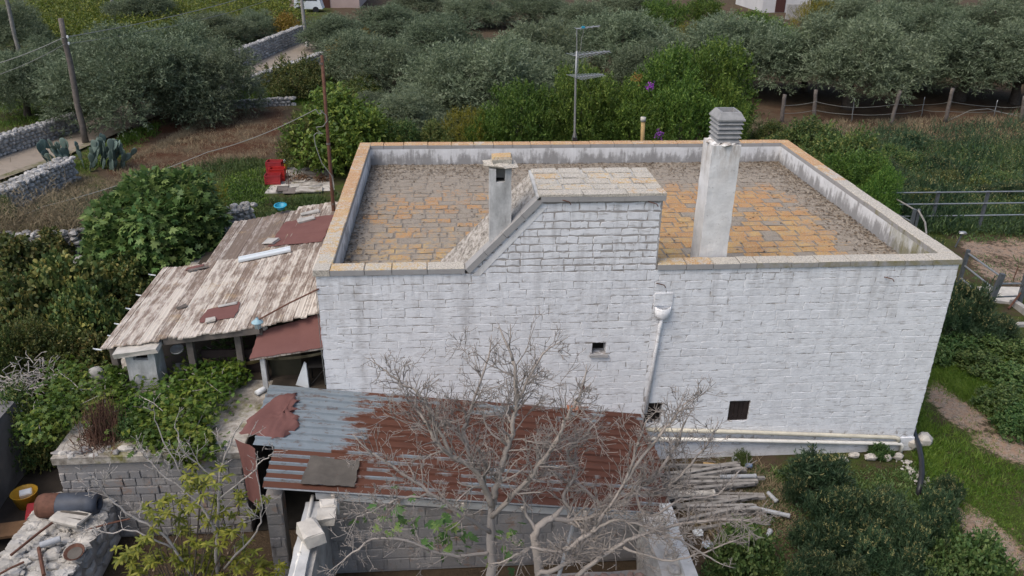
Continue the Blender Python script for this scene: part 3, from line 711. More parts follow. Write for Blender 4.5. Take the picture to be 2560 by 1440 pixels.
# --- tall chimney with louvred concrete cowl
def frustum(mb, c0, hx0, hy0, z0, hx1, hy1, z1, a=.5, cap=True, b=0):
    cx, cy = c0
    V = [(cx-hx0, cy-hy0, z0), (cx+hx0, cy-hy0, z0), (cx+hx0, cy+hy0, z0), (cx-hx0, cy+hy0, z0), (cx-hx1, cy-hy1, z1), (cx+hx1, cy-hy1, z1), (cx+hx1, cy+hy1, z1), (cx-hx1, cy+hy1, z1)]
    F = [(0, 1, 5, 4), (1, 2, 6, 5), (2, 3, 7, 6), (3, 0, 4, 7)]
    if cap: F += [(3, 2, 1, 0), (4, 5, 6, 7)]
    mb.add(V, F, a, b)
def grid_box(mb, x0, y0, z0, x1, y1, z1, k, amp):
    """box with subdivided, slightly wavy faces"""
    nx, ny, nz = max(1, int((x1-x0)/k)), max(1, int((y1-y0)/k)), max(1, int((z1-z0)/k))
    def pt(u, v_, w_):
        p = Vector((x0+(x1-x0)*u, y0+(y1-y0)*v_, z0+(z1-z0)*w_)); o = mnoise.noise_vector(p*4)*amp; return p+o
    def face(fn, n1, n2):
        P = [fn(i/n1, j/n2) for i in range(n1+1) for j in range(n2+1)]
        mb.add(P, [(i*(n2+1)+j, (i+1)*(n2+1)+j, (i+1)*(n2+1)+j+1, i*(n2+1)+j+1) for i in range(n1) for j in range(n2)], .5)
    face(lambda a, b: pt(a, 0, b), nx, nz); face(lambda a, b: pt(1-a, 1, b), nx, nz); face(lambda a, b: pt(0, 1-a, b), ny, nz); face(lambda a, b: pt(1, a, b), ny, nz); face(lambda a, b: pt(a, b, 1), nx, ny)
mb = MB(); grid_box(mb, 8.25, .40, ZR-.05, 8.86, 1.03, 7.56, .09, .012)
tall = mb.build('chimney', M['chim'], house)
mb = MB()
for k in range(8): 
    a = k/8*6.28; mb.rock((8.55+.24*math.cos(a), .71+.25*math.sin(a), 7.57), .13, .13, .045)
mb.build('mortar_collar', M['chim'], tall)
cc = (8.60, .74)
mb = MB(); frustum(mb, cc, .16, .19, 7.58, .16, .19, 8.05); mb.build('flue', M['dark'], tall)
for k in range(5):
    z = 7.60+k*.095; mb = MB(); sc = 1+.02*k
    frustum(mb, cc, .255*sc, .29*sc, z, .205*sc, .235*sc, z+.085); mb.build('louvre', M['vent'], tall)
mb = MB()
V = []
for hx, hy, z in ((.285, .325, 8.055), (.285, .325, 8.085), (.20, .23, 8.225), (.17, .20, 8.225), (.17, .20, 8.10)):
    V += [(cc[0]-hx, cc[1]-hy, z), (cc[0]+hx, cc[1]-hy, z), (cc[0]+hx, cc[1]+hy, z), (cc[0]-hx, cc[1]+hy, z)]
mb.add(V, [(3, 2, 1, 0)]+[(o*4+k, o*4+(k+1) % 4, o*4+4+(k+1) % 4, o*4+4+k) for o in range(4) for k in range(4)]+[(16, 17, 18, 19)], .6)
mb.build('cowl_top', M['vent'], tall)
# --- small chimney on the ramp, open slot under two stones
mb = MB(); cx0, cx1, cy0, cy1 = 3.63, 4.07, .06, .44
grid_box(mb, cx0, cy0, 5.35, cx1, cy1, 6.93, .08, .010)
grid_box(mb, cx0, cy0, 6.93, cx0+.13, cy1, 7.20, .08, .008); grid_box(mb, cx1-.13, cy0, 6.93, cx1, cy1, 7.20, .08, .008)
small = mb.build('chimney', M['chim2'], house)
mb = MB(); mb.box(cx0+.12, cy1-.09, 6.935, cx1-.12, cy1-.03, 7.19); mb.build('flue_back', M['stonegrey'], small)
mb = MB(); mb.box(cx0+.135, cy0+.09, 6.932, cx1-.135, cy1-.095, 6.938); mb.build('flue_mouth', M['dark'], small)
mb = MB(); mb.rock((3.86, .25, 7.26), .44, .34, .075, b=.12); mb.build('cap_stone', M['coping'], small)
mb = MB(); mb.obox((3.88, .25, 7.35), Matrix.Rotation(.05, 3, 'Z'), .20, .17, .075, .02, .02, b=.6); mb.build('cap_stone', M['coping'], small)
# --- rain hopper, downpipe, window shutters, sill, drain pipes, hooks
hp = at_y(1657, 765)
mb = MB(); Mx = Matrix.Identity(3)
n = 12; P = []
for r_, z in ((.115, hp.z-.29), (.165, hp.z-.24), (.185, hp.z), (.16, hp.z), (.12, hp.z-.2)):
    for k in range(n+1):
        an = math.pi+math.pi*k/n; P.append((hp.x+r_*math.cos(an), -.02+r_*math.sin(an)*.95, z))
mb.add(P, [(i*(n+1)+k, i*(n+1)+k+1, (i+1)*(n+1)+k+1, (i+1)*(n+1)+k) for i in range(4) for k in range(n)], .5)
hop = mb.build('rain_hopper', M['wash'], house, smooth=True)
mb = MB(); mb.lathe((hp.x, -.02, hp.z-.07), [(.0, 0), (.125, 0)], 14); mb.build('hopper_mouth', M['dark'], hop)
mb = MB(); mb.box(hp.x-.2, -.03, hp.z+.02, hp.x+.2, -.001, hp.z+.32, a=.3); mb.build('spout_patch', M['wash'], house)
a, b = at_y(1652, 795), at_y(1612, 1030)
mb = MB(); mb.tube([(a.x, -.1, a.z+.05), (a.x-.01, -.06, a.z-.15), (a.x-.03, -.05, a.z-.5), (b.x, -.05, b.z)], .043, 8)
dp = mb.build('downpipe', M['wash'], house, smooth=True)
mb = MB(); mb.tube([(a.x-.012, -.055, a.z-.14), (a.x-.014, -.055, a.z-.2)], .056, 8); mb.build('pipe_collar', M['wash'], dp)
x0, x1, z0, z1 = win_right
mb = MB(); t_ = .035
for q in ((x0, z0, x0+t_, z1), (x1-t_, z0, x1, z1), (x0+t_, z1-t_, x1-t_, z1), (x0+t_, z0, x1-t_, z0+t_)): mb.box(q[0], .03, q[1], q[2], .07, q[3])
wr = mb.build('window', M['shutter'], house)
for k in range(4):
    mb = MB(); xa = x0+t_+(x1-x0-2*t_)*k/4; mb.box(xa+.004, .04, z0+t_, xa+(x1-x0-2*t_)/4-.004, .055, z1-t_); mb.build('shutter_board', M['shutter'], wr)
x0, x1, z0, z1 = win_small
mb = MB(); mb.box(x0, .2, z0, x1, .22, z1); ws = mb.build('window', M['dark'], house)
for k in range(5):
    mb = MB(); xa = x0+(x1-x0)*(k+.5)/5; mb.tube([(xa, .05, z0), (xa, .05, z1)], .012, 6); mb.build('bar', M['shutter'], ws)
for k in range(3):
    mb = MB(); za = z0+(z1-z0)*(k+.5)/3; mb.tube([(x0, .062, za), (x1, .062, za)], .009, 6); mb.build('bar', M['shutter'], ws)
mb = MB(); mb.box(niche[0]-.05, -.05, niche[2]-.06, niche[1]+.06, .1, niche[2]-.004, j=.01, b=.3); mb.build('sill', M['copedge'], house)
mb = MB(); mb.box(slit[0]+.01, -.02, slit[2]-.02, slit[1]-.005, .05, slit[2]+.1); mb.build('rusty_plate', M['iron'], house)
for pxy in ((2210, 693), (1640, 708), (1620, 505), (1402, 500)):
    p = at_y(*pxy); mb = MB(); mb.tube([(p.x, .02, p.z), (p.x+.03, -.06, p.z+.02), (p.x+.16, -.09, p.z-.01), (p.x+.2, -.09, p.z-.07)], .011, 5); mb.build('wall_hook', M['iron'], house)
a, b = at_y(1600, 1068), at_y(2242, 1088)
mb = MB(); mb.tube([(7.3, -.09, a.z-.01), (9.5, -.09, a.z-.16), (b.x-.1, -.09, b.z), (b.x, -.09, b.z-.03), (b.x+.02, -.1, b.z-.12)], .052, 10, b=.2); mb.build('drain_pipe', M['pipec'], house, smooth=True)
a, b = at_y(1620, 1088), at_y(2250, 1103)
mb = MB(); mb.tube([(7.3, -.11, a.z-.02), (9.5, -.11, a.z-.15), (b.x-.06, -.11, b.z+.01), (b.x, -.115, b.z-.03), (b.x-.01, -.13, -.02)], .05, 10, b=.2); mb.build('drain_pipe', M['pipew'], house, smooth=True)

# ------------------------------------------------------------------ left: plank lean-tos, terrace outbuilding, iron shed, yard walls
I3 = Matrix.Identity(3)
def rect_blocks(parent, origin, ux, length, zlo, ztop, ch, lw, mat, name='block', gap=.012, thick=.22, limit=300, skip=None, proud=.02):
    """rough blocks laid on a vertical face: origin, unit vector ux, outward normal = ux x z"""
    ux = Vector(ux).normalized(); nn = Vector((ux.y, -ux.x, 0)); o = Vector(origin); out = []
    z = zlo
    while True:
        h = ch*rnd.uniform(.85, 1.15); x = -rnd.uniform(0, .3)
        if z+.12 > max(ztop(0), ztop(length)): break
        while x < length:
            l = lw*rnd.uniform(.6, 1.35); a, b = max(0, x), min(length, x+l)
            if b-a > .08:
                top = min(z+h, ztop((a+b)/2))
                if top-z > .07 and not (skip and skip((a+b)/2, z+h/2)):
                    out.append((a, b, z, top))
            x += l
        z += h
    n = 0; bulk = MB()
    for a, b, z0, z1 in out:
        mb = MB() if n < limit else bulk
        j = .012; pr = proud*rnd.uniform(.3, 1.3)
        P = []
        for d_, ins in ((0, 0), (pr-.008, 0), (pr, .014)):
            for x, z in ((a+gap+ins, z0+gap+ins), (b-gap-ins, z0+gap+ins), (b-gap-ins, z1-gap-ins), (a+gap+ins, z1-gap-ins)):
                p = o+ux*(x+rnd.uniform(-j, j))+nn*d_; P.append((p.x, p.y, z+rnd.uniform(-j, j)))
        mb.add(P, [(r_*4+k, r_*4+(k+1) % 4, r_*4+4+(k+1) % 4, r_*4+4+k) for r_ in (0, 1) for k in range(4)]+[(8, 9, 10, 11)])
        if n < limit: mb.build(name, mat, parent)
        n += 1
    if bulk.v: tag(bulk.build(name+'s', mat, parent), kind='stuff')

# --- lean-to roofs of planks running away from the viewer, falling to the left
def plank_roof(parent, x0, x1, y0f, y1f, zf, wd, mat, rag, gapfn=None):
    x = x0
    while x < x1-.03:
        wk = wd*rnd.uniform(.8, 1.2); b = min(x+wk, x1)
        ya, yb = y0f((x+b)/2)+rnd.uniform(-rag, rag), y1f((x+b)/2)+rnd.uniform(-rag*.7, rag*.7)
        dz = rnd.uniform(-.008, .010); t = rnd.uniform(-.02, .02)
        mb = MB(); n = 4; P = []
        for i in range(n+1):
            y = ya+(yb-ya)*i/n; sag = .012*mnoise.noise((x*3, y*.6, 0))
            za, zb = zf(x+.004, y)+dz+sag-t*.1, zf(b-.004, y)+dz+sag+t*.1
            e = .5*rnd.uniform(-.01, .01) if i in (0, n) else 0
            P += [(x+.004, y+e, za-.025), (b-.004, y-e, zb-.025), (b-.006, y-e, zb), ((x*.35+b*.65), y, (za+zb)/2+.004), ((x*.65+b*.35), y, (za+zb)/2+.016), (x+.006, y+e, za+.002)]
        F = [(i*6+k, i*6+(k+1) % 6, (i+1)*6+(k+1) % 6, (i+1)*6+k) for i in range(n) for k in range(6)]+[(5, 4, 3, 2, 1, 0), tuple(range(n*6, n*6+6))]
        mb.add(P, F); mb.build('plank', mat, parent); x = b
zmain = lambda x, y: 3.745+.13*x
zrear = lambda x, y: 3.66+.13*x-.01*(y-5)
lean = thing('lean_to', 'open plank-roofed lean-to with pale flaking planks against the house', 'lean-to', (-2.4, 2.6, 2.1))
def yfront(x):
    return .45+(.12 if -3.62 < x < -3.3 else 0)+max(0, x+1.4)*.22
plank_roof(lean, -4.88, -.05, yfront, lambda x: 4.78+.03*math.sin(x*5), zmain, .135, M['plank'], .05)
mb = MB(); mb.box(-3.6, .62, 3.05, -1.4, .74, 3.2, j=.01)
V = [(-3.55, .56, 3.10), (-1.42, .46, 3.38), (-1.42, .60, 3.38), (-3.55, .70, 3.10), (-3.55, .56, 3.26), (-1.42, .46, 3.54), (-1.42, .60, 3.54), (-3.55, .70, 3.26)]
mb = MB(); mb.hexa(V); mb.build('front_beam', M['woodpole'], lean)
for y in (1.5, 2.6, 3.7, 4.6):
    mb = MB(); mb.hexa([(-4.8, y, 3.0), (-.1, y, 3.6), (-.1, y+.08, 3.6), (-4.8, y+.08, 3.0), (-4.8, y, 3.09), (-.1, y, 3.70), (-.1, y+.08, 3.70), (-4.8, y+.08, 3.09)]); mb.build('rafter', M['woodpole'], lean)
for x, y in ((-3.05, .75), (-1.45, .62), (-4.75, .8), (-4.75, 4.5), (-2.0, .8)):
    mb = MB(); mb.box(x-.07, y-.07, 1.2, x+.07, y+.07, zmain(x, y)-.12, j=.008); mb.build('post', M['woodpole'], lean)
mb = MB(); mb.box(-4.85, 4.55, 1.0, -.02, 4.62, 3.0); mb.box(-.04, .8, 2.1, -.005, 4.6, 3.55); mb.build('dark_back_wall', M['dark'], lean)  # near-black back and house-side panels: interior shade put into their colour
mb = MB(); mb.box(-2.9, .9, 2.1, -1.6, .96, 2.75); mb.build('shade_screen', M['shutter'], lean)  # dark panel added so the lean-to interior reads as shaded
mb = MB()
for i in range(10):
    t0, t1 = i/10, (i+1)/10; f = lambda t: (-2.85+1.4*t, .80, 2.62-.16*math.sin(3.14*t))
    a, b = f(t0), f(t1); mb.add([a, b, (b[0], .85, b[2]-.12), (a[0], .85, a[2]-.12)], [(0, 1, 2, 3), (3, 2, 1, 0)])
mb.build('tarpaulin_edge', simple('ochre_tarp', (.30, .24, .10), .3, 5), lean)
rear = thing('lean_to', 'rear lean-to with darker grey-brown planks beyond the pale plank roof', 'lean-to', (-2, 6.6, 1.9))
plank_roof(rear, -3.8, -.06, lambda x: 4.62, lambda x: 8.3+.32*ss(x, -3.2, -2.2)+.02*math.sin(7*x), zrear, .135, M['plank2'], .035)
for y in (5.2, 6.3, 7.4, 8.2):
    mb = MB(); mb.hexa([(-3.75, y, 3.0), (-.1, y, 3.46), (-.1, y+.08, 3.46), (-3.75, y+.08, 3.0), (-3.75, y, 3.1), (-.1, y, 3.56), (-.1, y+.08, 3.56), (-3.75, y+.08, 3.1)]); mb.build('rafter', M['woodpole'], rear)
for x, y in ((-3.7, 5.0), (-3.7, 8.1), (-1.0, 8.4)):
    mb = MB(); mb.box(x-.07, y-.07, 1.2, x+.07, y+.07, zrear(x, y)-.12); mb.build('post', M['woodpole'], rear)
mb = MB(); mb.box(-3.75, 8.1, 1.2, -.1, 8.16, 3.05); mb.build('dark_back_wall', M['dark'], rear)
pan = thing('roof_panel', 'small whitish plank roof panel at the back corner beside the iron pole', 'roof panel', (-1.2, 8.7, 3.4))
plank_roof(pan, -1.95, -.25, lambda x: 8.25, lambda x: 8.92, lambda x, y: 3.60+.13*x+.02, .13, M['plank'], .03)
# things lying on the planks
def sheet(name, label, cat, quad, mat, zf, nu=12, nv=8, amp=.02, lift=.03, ragged=.03, thick=.008, parent=None):
    """a flexible sheet draped on a surface: quad of (x,y) corners, height function zf"""
    mb = MB(); a, b, c, d_ = [Vector((*q, 0)) for q in quad]; T_ = []; B_ = []
    for i in range(nu+1):
        for k in range(nv+1):
            u, v = i/nu, k/nv; p = (a.lerp(b, u)).lerp(d_.lerp(c, u), v)
            if i in (0, nu) or k in (0, nv): p += Vector((rnd.uniform(-ragged, ragged), rnd.uniform(-ragged, ragged), 0))
            z = zf(p.x, p.y)+lift+amp*mnoise.noise((p.x*2.3, p.y*2.3, 3.1))
            T_.append((p.x, p.y, z)); B_.append((p.x, p.y, z-thick))
    m = len(T_); idx = lambda i, k: i*(nv+1)+k
    F = [(idx(i, k), idx(i+1, k), idx(i+1, k+1), idx(i, k+1)) for i in range(nu) for k in range(nv)]
    F += [(m+f[3], m+f[2], m+f[1], m+f[0]) for f in F]
    for i in range(nu): F += [(idx(i, 0), m+idx(i, 0), m+idx(i+1, 0), idx(i+1, 0)), (idx(i+1, nv), m+idx(i+1, nv), m+idx(i, nv), idx(i, nv))]
    for k in range(nv): F += [(idx(0, k+1), m+idx(0, k+1), m+idx(0, k), idx(0, k)), (idx(nu, k), m+idx(nu, k), m+idx(nu, k+1), idx(nu, k+1))]
    mb.add(T_+B_, F, .5); o = mb.build(name, mat, parent)
    if label: tag(o, label, cat)
    return o
def on(px, py, zf):
    p = at_z(px, py, 3.4)
    for _ in range(10): p = at_z(px, py, zf(p.x, p.y))
    return p
q = [on(*p, zrear) for p in ((672, 618), (806, 606), (836, 538), (712, 556))]
sheet('roofing_felt', 'large dull red roofing felt laid over the rear lean-to beside the house', 'roofing felt', [(p.x, p.y) for p in q], M['felt'], zrear, 14, 10, .02)
q = [on(*p, zmain) for p in ((497, 810), (588, 796), (603, 757), (520, 776))]
sheet('felt_patch', 'small dull red felt patch on the middle of the pale plank roof', 'felt patch', [(p.x, p.y) for p in q], M['felt'], zmain, 8, 5, .012)
q = [on(*p, zmain) for p in ((465, 678), (470, 672), (512, 662), (508, 668))]
sheet('felt_scrap', 'narrow red felt scrap at the top edge of the pale plank roof', 'felt scrap', [(p.x, p.y) for p in q], M['felt'], zmain, 5, 2, .01)
def flat_slab(name, label, cat, px, py, zf, l, w_, th, rot, mat):
    p = on(px, py, zf); mb = MB(); mb.obox((p.x, p.y, zf(p.x, p.y)+.03+th/2), Matrix.Rotation(-.13, 3, 'Y') @ Matrix.Rotation(rot, 3, 'Z'), l/2, w_/2, th/2, .008, .02)
    return tag(mb.build(name, mat), label, cat)
flat_slab('stone_slab', 'thin grey stone slab on the top of the red felt of the rear lean-to', 'stone slab', 765, 553, zrear, .50, .30, .05, .35, M['stonegrey'])
flat_slab('stone_slab', 'rough stone slab at the lower left edge of the large red felt', 'stone slab', 678, 608, zrear, .36, .34, .06, 1.2, M['stonegrey'])
flat_slab('stone_slab', 'flat stone weighing down the small red felt patch', 'stone slab', 527, 806, zmain, .22, .20, .05, .3, M['stonepale'])
flat_slab('stone_slab', 'long grey stone on the far edge of the small felt patch', 'stone slab', 570, 766, zmain, .42, .12, .04, .15, M['stonegrey'])
flat_slab('board_scrap', 'short grey board lying alone among the pale planks', 'board', 455, 772, zmain, .22, .09, .04, .6, M['woodpole'])
flat_slab('board_scrap', 'rotten grey board beside the narrow felt scrap', 'board', 496, 676, zmain, .5, .1, .03, .12, M['woodpole'])
flat_slab('stone_slab', 'pale slab lying in front of the whitish roof panel', 'stone slab', 775, 535, zrear, .55, .22, .04, .2, M['stonegrey'])
p, q = on(597, 655, zmain), on(727, 628, zmain); d = (q-p); 
mb = MB(); Mx = Matrix.Rotation(math.atan2(d.y, d.x), 3, 'Z') @ Matrix.Rotation(-.13, 3, 'Y'); c = (p+q)/2
mb.obox((c.x, c.y, c.z+.06), Mx, d.length/2, .135, .02); wb = thing('white_board', 'long white panelled board lying across the plank roofs', 'board', (c.x, c.y, c.z)); mb.build('board_face', M['whiteboard'], wb)
mb = MB(); mb.obox(Vector((c.x, c.y, c.z+.09))+Mx @ Vector((0, .10, 0)), Mx, d.length/2, .03, .012); mb.build('raised_strip', M['whiteboard'], wb)
mb = MB(); mb.obox(Vector((c.x, c.y, c.z+.09))+Mx @ Vector((0, -.115, 0)), Mx, d.length/2, .015, .01); mb.build('raised_strip', M['whiteboard'], wb)
p = at_z(701, 512, 3.58)
bs = thing('basin', 'turquoise plastic basin at the back edge of the rear lean-to roof', 'basin', (p.x, p.y, 3.42))
mb = MB(); mb.lathe((p.x, p.y, 3.45), [(.11, 0), (.17, .12), (.185, .12), (.175, .11), (.10, .015), (0, .015)], 18, Matrix.Rotation(.15, 3, 'X')); mb.build('bowl', M['blue'], bs, True)
mb = MB(); mb.lathe((p.x, p.y, 3.45), [(.17, .118), (.20, .122), (.20, .13), (.165, .13)], 18, Matrix.Rotation(.15, 3, 'X')); mb.build('rim', M['blue'], bs, True)
for k, (px, py) in enumerate(((376, 687), (345, 738), (320, 772), (292, 810), (276, 840), (240, 873))):
    p = on(px+8, py, zmain); mb = MB(); mb.tube([(p.x+.05, p.y, p.z-.02), (p.x-.07, p.y, p.z+.0), (p.x-.12, p.y-.02, p.z+.03)], [.016, .018, .012], 5); mb.build('batten_end', M['white'], lean)

# --- porch: felt-covered board roof on a white post, things in its shade
porch = thing('porch', 'small porch with red felt roof on a white post at the house corner', 'porch', (-.7, .4, 2.1))
zp = lambda x, y: 3.19+.115*x+.55*(y-.05)
pc = [at_pl(*p, 3.19-.55*.05, .115, .55) for p in ((622, 897), (813, 868), (806, 782), (650, 828))]
q = [(pc[0].x, pc[0].y), (-.01, pc[1].y), (-.01, pc[2].y), (pc[3].x, pc[3].y)]
o = sheet('felt_cover', None, None, [(a, b) for a, b in q], M['felt'], lambda x, y: zp(x, y)-0, 12, 8, .012, 0, .012, .012, None)
def to_parent(o, par):
    off = parent_loc(par); o.data.transform(Matrix.Translation(-off)); o.parent = par
to_parent(o, porch)
mb = MB(); mb.hexa([(q[0][0]+.02, q[0][1]+.01, zp(*q[0])-.06), (-.02, q[1][1]+.02, zp(*q[1])-.06), (-.02, q[1][1]+.06, zp(*q[1])-.06), (q[0][0]+.02, q[0][1]+.05, zp(*q[0])-.06), (q[0][0]+.02, q[0][1]+.01, zp(*q[0])-.015), (-.02, q[1][1]+.02, zp(*q[1])-.015), (-.02, q[1][1]+.06, zp(*q[1])-.015), (q[0][0]+.02, q[0][1]+.05, zp(*q[0])-.015)]); mb.build('eave_board', M['plank'], porch)
mb = MB(); mb.box(-1.40, .10, 2.1, -1.30, .19, 3.0, j=.004); mb.build('post', M['chim2'], porch)
mb = MB()
for i in range(8):
    f = lambda t: (-1.3+1.26*t, .12, 2.98-.05*math.sin(3.14*t)+.1*t); a, b = f(i/8), f((i+1)/8)
    mb.add([a, b, (b[0], .16, b[2]-.09), (a[0], .16, a[2]-.09)], [(0, 1, 2, 3), (3, 2, 1, 0)])
mb.build('rolled_awning', simple('awning_cloth', (.22, .19, .12), .3, 5), porch)
mb = MB(); mb.box(-1.35, .75, 2.1, -.65, .80, 2.95); mb.build('screen', simple('khaki_screen', (.06, .055, .035), .3, 3), porch)
mb = MB(); mb.hexa([(-.75, .32, 2.1), (-.42, .15, 2.1), (-.41, .18, 2.1), (-.74, .35, 2.1), (-.50, .32, 2.72), (-.44, .22, 2.72), (-.43, .25, 2.72), (-.49, .35, 2.72)]); o = tag(mb.build('leaning_board', M['whiteboard']), 'white pointed board leaning in the porch shade', 'board')
tb = thing('table', 'dark iron table with bars standing in the shade of the porch', 'table', (-.22, .42, 2.1))
mb = MB(); mb.box(-.42, .22, 2.62, -.03, .62, 2.66); mb.build('tabletop', M['dark'], tb)
for x, y in ((-.40, .24), (-.05, .24), (-.40, .60), (-.05, .60)):
    mb = MB(); mb.tube([(x, y, 2.1), (x, y, 2.63)], .018, 6); mb.build('leg', M['dark'], tb)
mb = MB(); mb.tube([(-.40, .24, 2.15), (-.05, .24, 2.58)], .012, 5); mb.build('brace', M['dark'], tb)
# lantern on a rusty arm from the house corner
pa, pb = at_y(797, 722, -.02), at_y(645, 800, -.25)
ln = thing('lantern', 'pale blue lantern hanging on a rusty iron arm from the house corner', 'lantern', tuple(pa))
mb = MB(); mb.tube([pa, pa.lerp(pb, .5)+Vector((0, 0, .02)), pb], .017, 6); mb.build('arm', M['iron'], ln)
c = pb+Vector((-.02, 0, -.03))
mb = MB(); mb.lathe(c, [(.02, .09), (.035, .05), (.12, -.01), (.125, -.025), (.03, -.02)], 14); mb.build('lamp_shade', M['lampblue'], ln, True)
mb = MB(); mb.lathe(c, [(.065, -.02), (.055, -.16), (0, -.16)], 10); mb.build('lamp_glass', M['glass'], ln, True)
for k in range(5):
    a = k*1.257; mb = MB(); mb.tube([c+Vector((.068*math.cos(a), .068*math.sin(a), -.02)), c+Vector((.057*math.cos(a), .057*math.sin(a), -.165))], .006, 4); mb.build('cage_bar', M['lampblue'], ln)
mb = MB(); w_ = []
for i in range(14):
    t = i/13; w_.append((-.01-.02*math.sin(t*3), -.02, 4.62-2.3*t)) 
mb.tube(w_, .007, 4); tag(mb.build('cable', M['wire']), 'thin grey cable running down the left corner of the house', 'cable')
p = at_z(657, 830, 3.33); mb = MB(); mb.rock((p.x, p.y+.05, p.z+.07), .13, .09, .06); tag(mb.build('stone', M['stonepale']), 'pale stone on the corner of the porch felt under the lantern', 'stone')

# --- terrace outbuilding
ZT = 2.1
ob = thing('outbuilding', 'low stone outbuilding with a pale flat terrace roof grown over with vines', 'outbuilding', (-3.2, -.8, 0))
mb = MB(); mb.box(-5.02, -2.02, 0, -1.45, 4.8, 1.93, a=.4); mb.box(-1.45, .0, 0, 0.0, 8.6, 1.93, a=.4); mb.box(-4.9, 4.8, 0, -1.45, 8.6, 1.93, a=.4); core = mb.build('wall', M['block'], ob)
rect_blocks(core, (-5.02, -2.03, 0), (1, 0, 0), 3.57, .05, lambda x: 1.80+.1*math.sin(x*5), .20, .36, M['block'], proud=.03, gap=.010)
mb = MB(); P = []
nx, ny = 36, 40
for i in range(nx+1):
    for k in range(ny+1):
        x = -5.06+5.06*i/nx; y = -2.1+10.7*k/ny
        if x > -1.40 and y < .05: y = .05
        P.append((x, y, ZT+.02*mnoise.noise((x*1.7, y*1.7, .5))-.02*(y < -2.0)))
mb.add(P, [(i*(ny+1)+k, (i+1)*(ny+1)+k, (i+1)*(ny+1)+k+1, i*(ny+1)+k+1) for i in range(nx) for k in range(ny)], .5)
mb.box(-5.06, -2.09, 1.93, -1.42, -2.0, 2.08, j=.01, a=.5); mb.box(-1.47, -2.05, 1.93, -1.405, .05, 2.09, a=.5); mb.box(-5.06, -2.0, 1.93, -5.0, 8.5, 2.09, a=.5)
mb.build('terrace_roof', M['terrace'], ob)
mb = MB(); mb.box(-4.8, .62, 2.08, -.02, 8.3, 2.135, a=.5); mb.box(-1.28, .14, 2.08, -.02, .62, 2.132, a=.4); mb.build('shade_floor', simple('floor_shade_dark', (.06, .048, .036), .4, 3), ob)  # dark floor sheet: shade under lean-tos and porch put into its colour
mb = MB(); mb.box(-1.44, -.55, 2.06, -.98, .02, 2.115, a=.6); mb.build('paving_slab', M['terrace'], ob)
for k in range(34):
    x = -5.0+k*.105; mb = MB(); mb.rock((x, -2.0+rnd.uniform(-.06, .22), 2.09+rnd.uniform(-.03, .04)), rnd.uniform(.05, .15), rnd.uniform(.05, .12), rnd.uniform(.03, .07)); mb.build('stone', rnd.choice((M['stonepale'], M['stonegrey'], M['block'])), ob)
mb = MB(); x0, x1, y0, y1 = -4.32, -3.70, .30, .84
grid_box(mb, x0, y0, ZT-.05, x1, y1, 2.88, .08, .014); grid_box(mb, x0, y0, 2.88, x0+.16, y1, 3.06, .07, .01); grid_box(mb, x1-.14, y0, 2.88, x1, y1, 3.06, .07, .01); mb.box(x0+.16, y1-.1, 2.87, x1-.14, y1-.02, 3.05)
oc = mb.build('chimney', M['chim2'], ob)
mb = MB(); mb.box(x0+.17, y0+.12, 2.872, x1-.15, y1-.11, 2.886); mb.build('flue_mouth', M['dark'], oc)
mb = MB(); mb.obox((-4.06, .60, 3.11), Matrix.Rotation(-.10, 3, 'Y') @ Matrix.Rotation(.04, 3, 'Z'), .47, .43, .05, .012, .02); mb.build('cap_slab', M['stonepale'], oc)
p = at_z(258, 965, ZT); mb = MB(); Mx = Matrix.Rotation(-.25, 3, 'Y')
mb.lathe((p.x+.02, p.y, ZT-.05), [(.14, 0), (.17, .15), (.17, .42), (.12, .53), (0, .56)], 10, Mx @ Matrix.Diagonal((1, .7, 1)), close=False); tag(mb.build('upright_stone', M['stonegrey'], smooth=True), 'rounded upright grey stone among the vines left of the terrace chimney', 'stone')
def rockthing(px, py, Z, s, mat, label, cat='stone', name='stone'):
    p = at_z(px, py, Z); mb = MB(); mb.rock((p.x, p.y, Z+s[2]*.7), *s); return tag(mb.build(name, mat), label, cat)
rockthing(455, 930, ZT, (.22, .16, .14), M['stonegrey'], 'grey boulder under the lean-to front beam right of the terrace chimney')
p = at_z(552, 918, ZT); mb = MB(); mb.obox((p.x, p.y, ZT+.1), Matrix.Rotation(.9, 3, 'Z') @ Matrix.Rotation(.6, 3, 'X'), .17, .13, .015); tag(mb.build('brown_board', M['board']), 'square brown board tilted among the terrace vines', 'board')
p = at_z(652, 985, ZT); mb = MB(); Mx = Matrix.Rotation(.9, 3, 'Z') @ Matrix.Rotation(math.pi/2, 3, 'Y')
mb.lathe((p.x, p.y, ZT+.075), [(0, -.11), (.065, -.11), (.065, .10), (.05, .12), (0, .12)], 14, Mx); tag(mb.build('plastic_pot', M['white'], smooth=True), 'white plastic pot lying on its side near the porch post', 'pot')
p = at_z(432, 848, 2.95); mb = MB(); mb.lathe((-3.35, .75, 2.86), [(0, .02), (.13, 0), (.15, .05), (.14, .06), (.12, .02), (0, .03)], 14, Matrix.Rotation(.4, 3, 'X')); tag(mb.build('hanging_pan', M['steel'], smooth=True), 'shiny round pan hanging under the front edge of the plank roof', 'pan')
mb = MB(); mb.box(-2.55, -.9, 2.09, -1.5, -.2, 2.12, j=.02, a=.6)

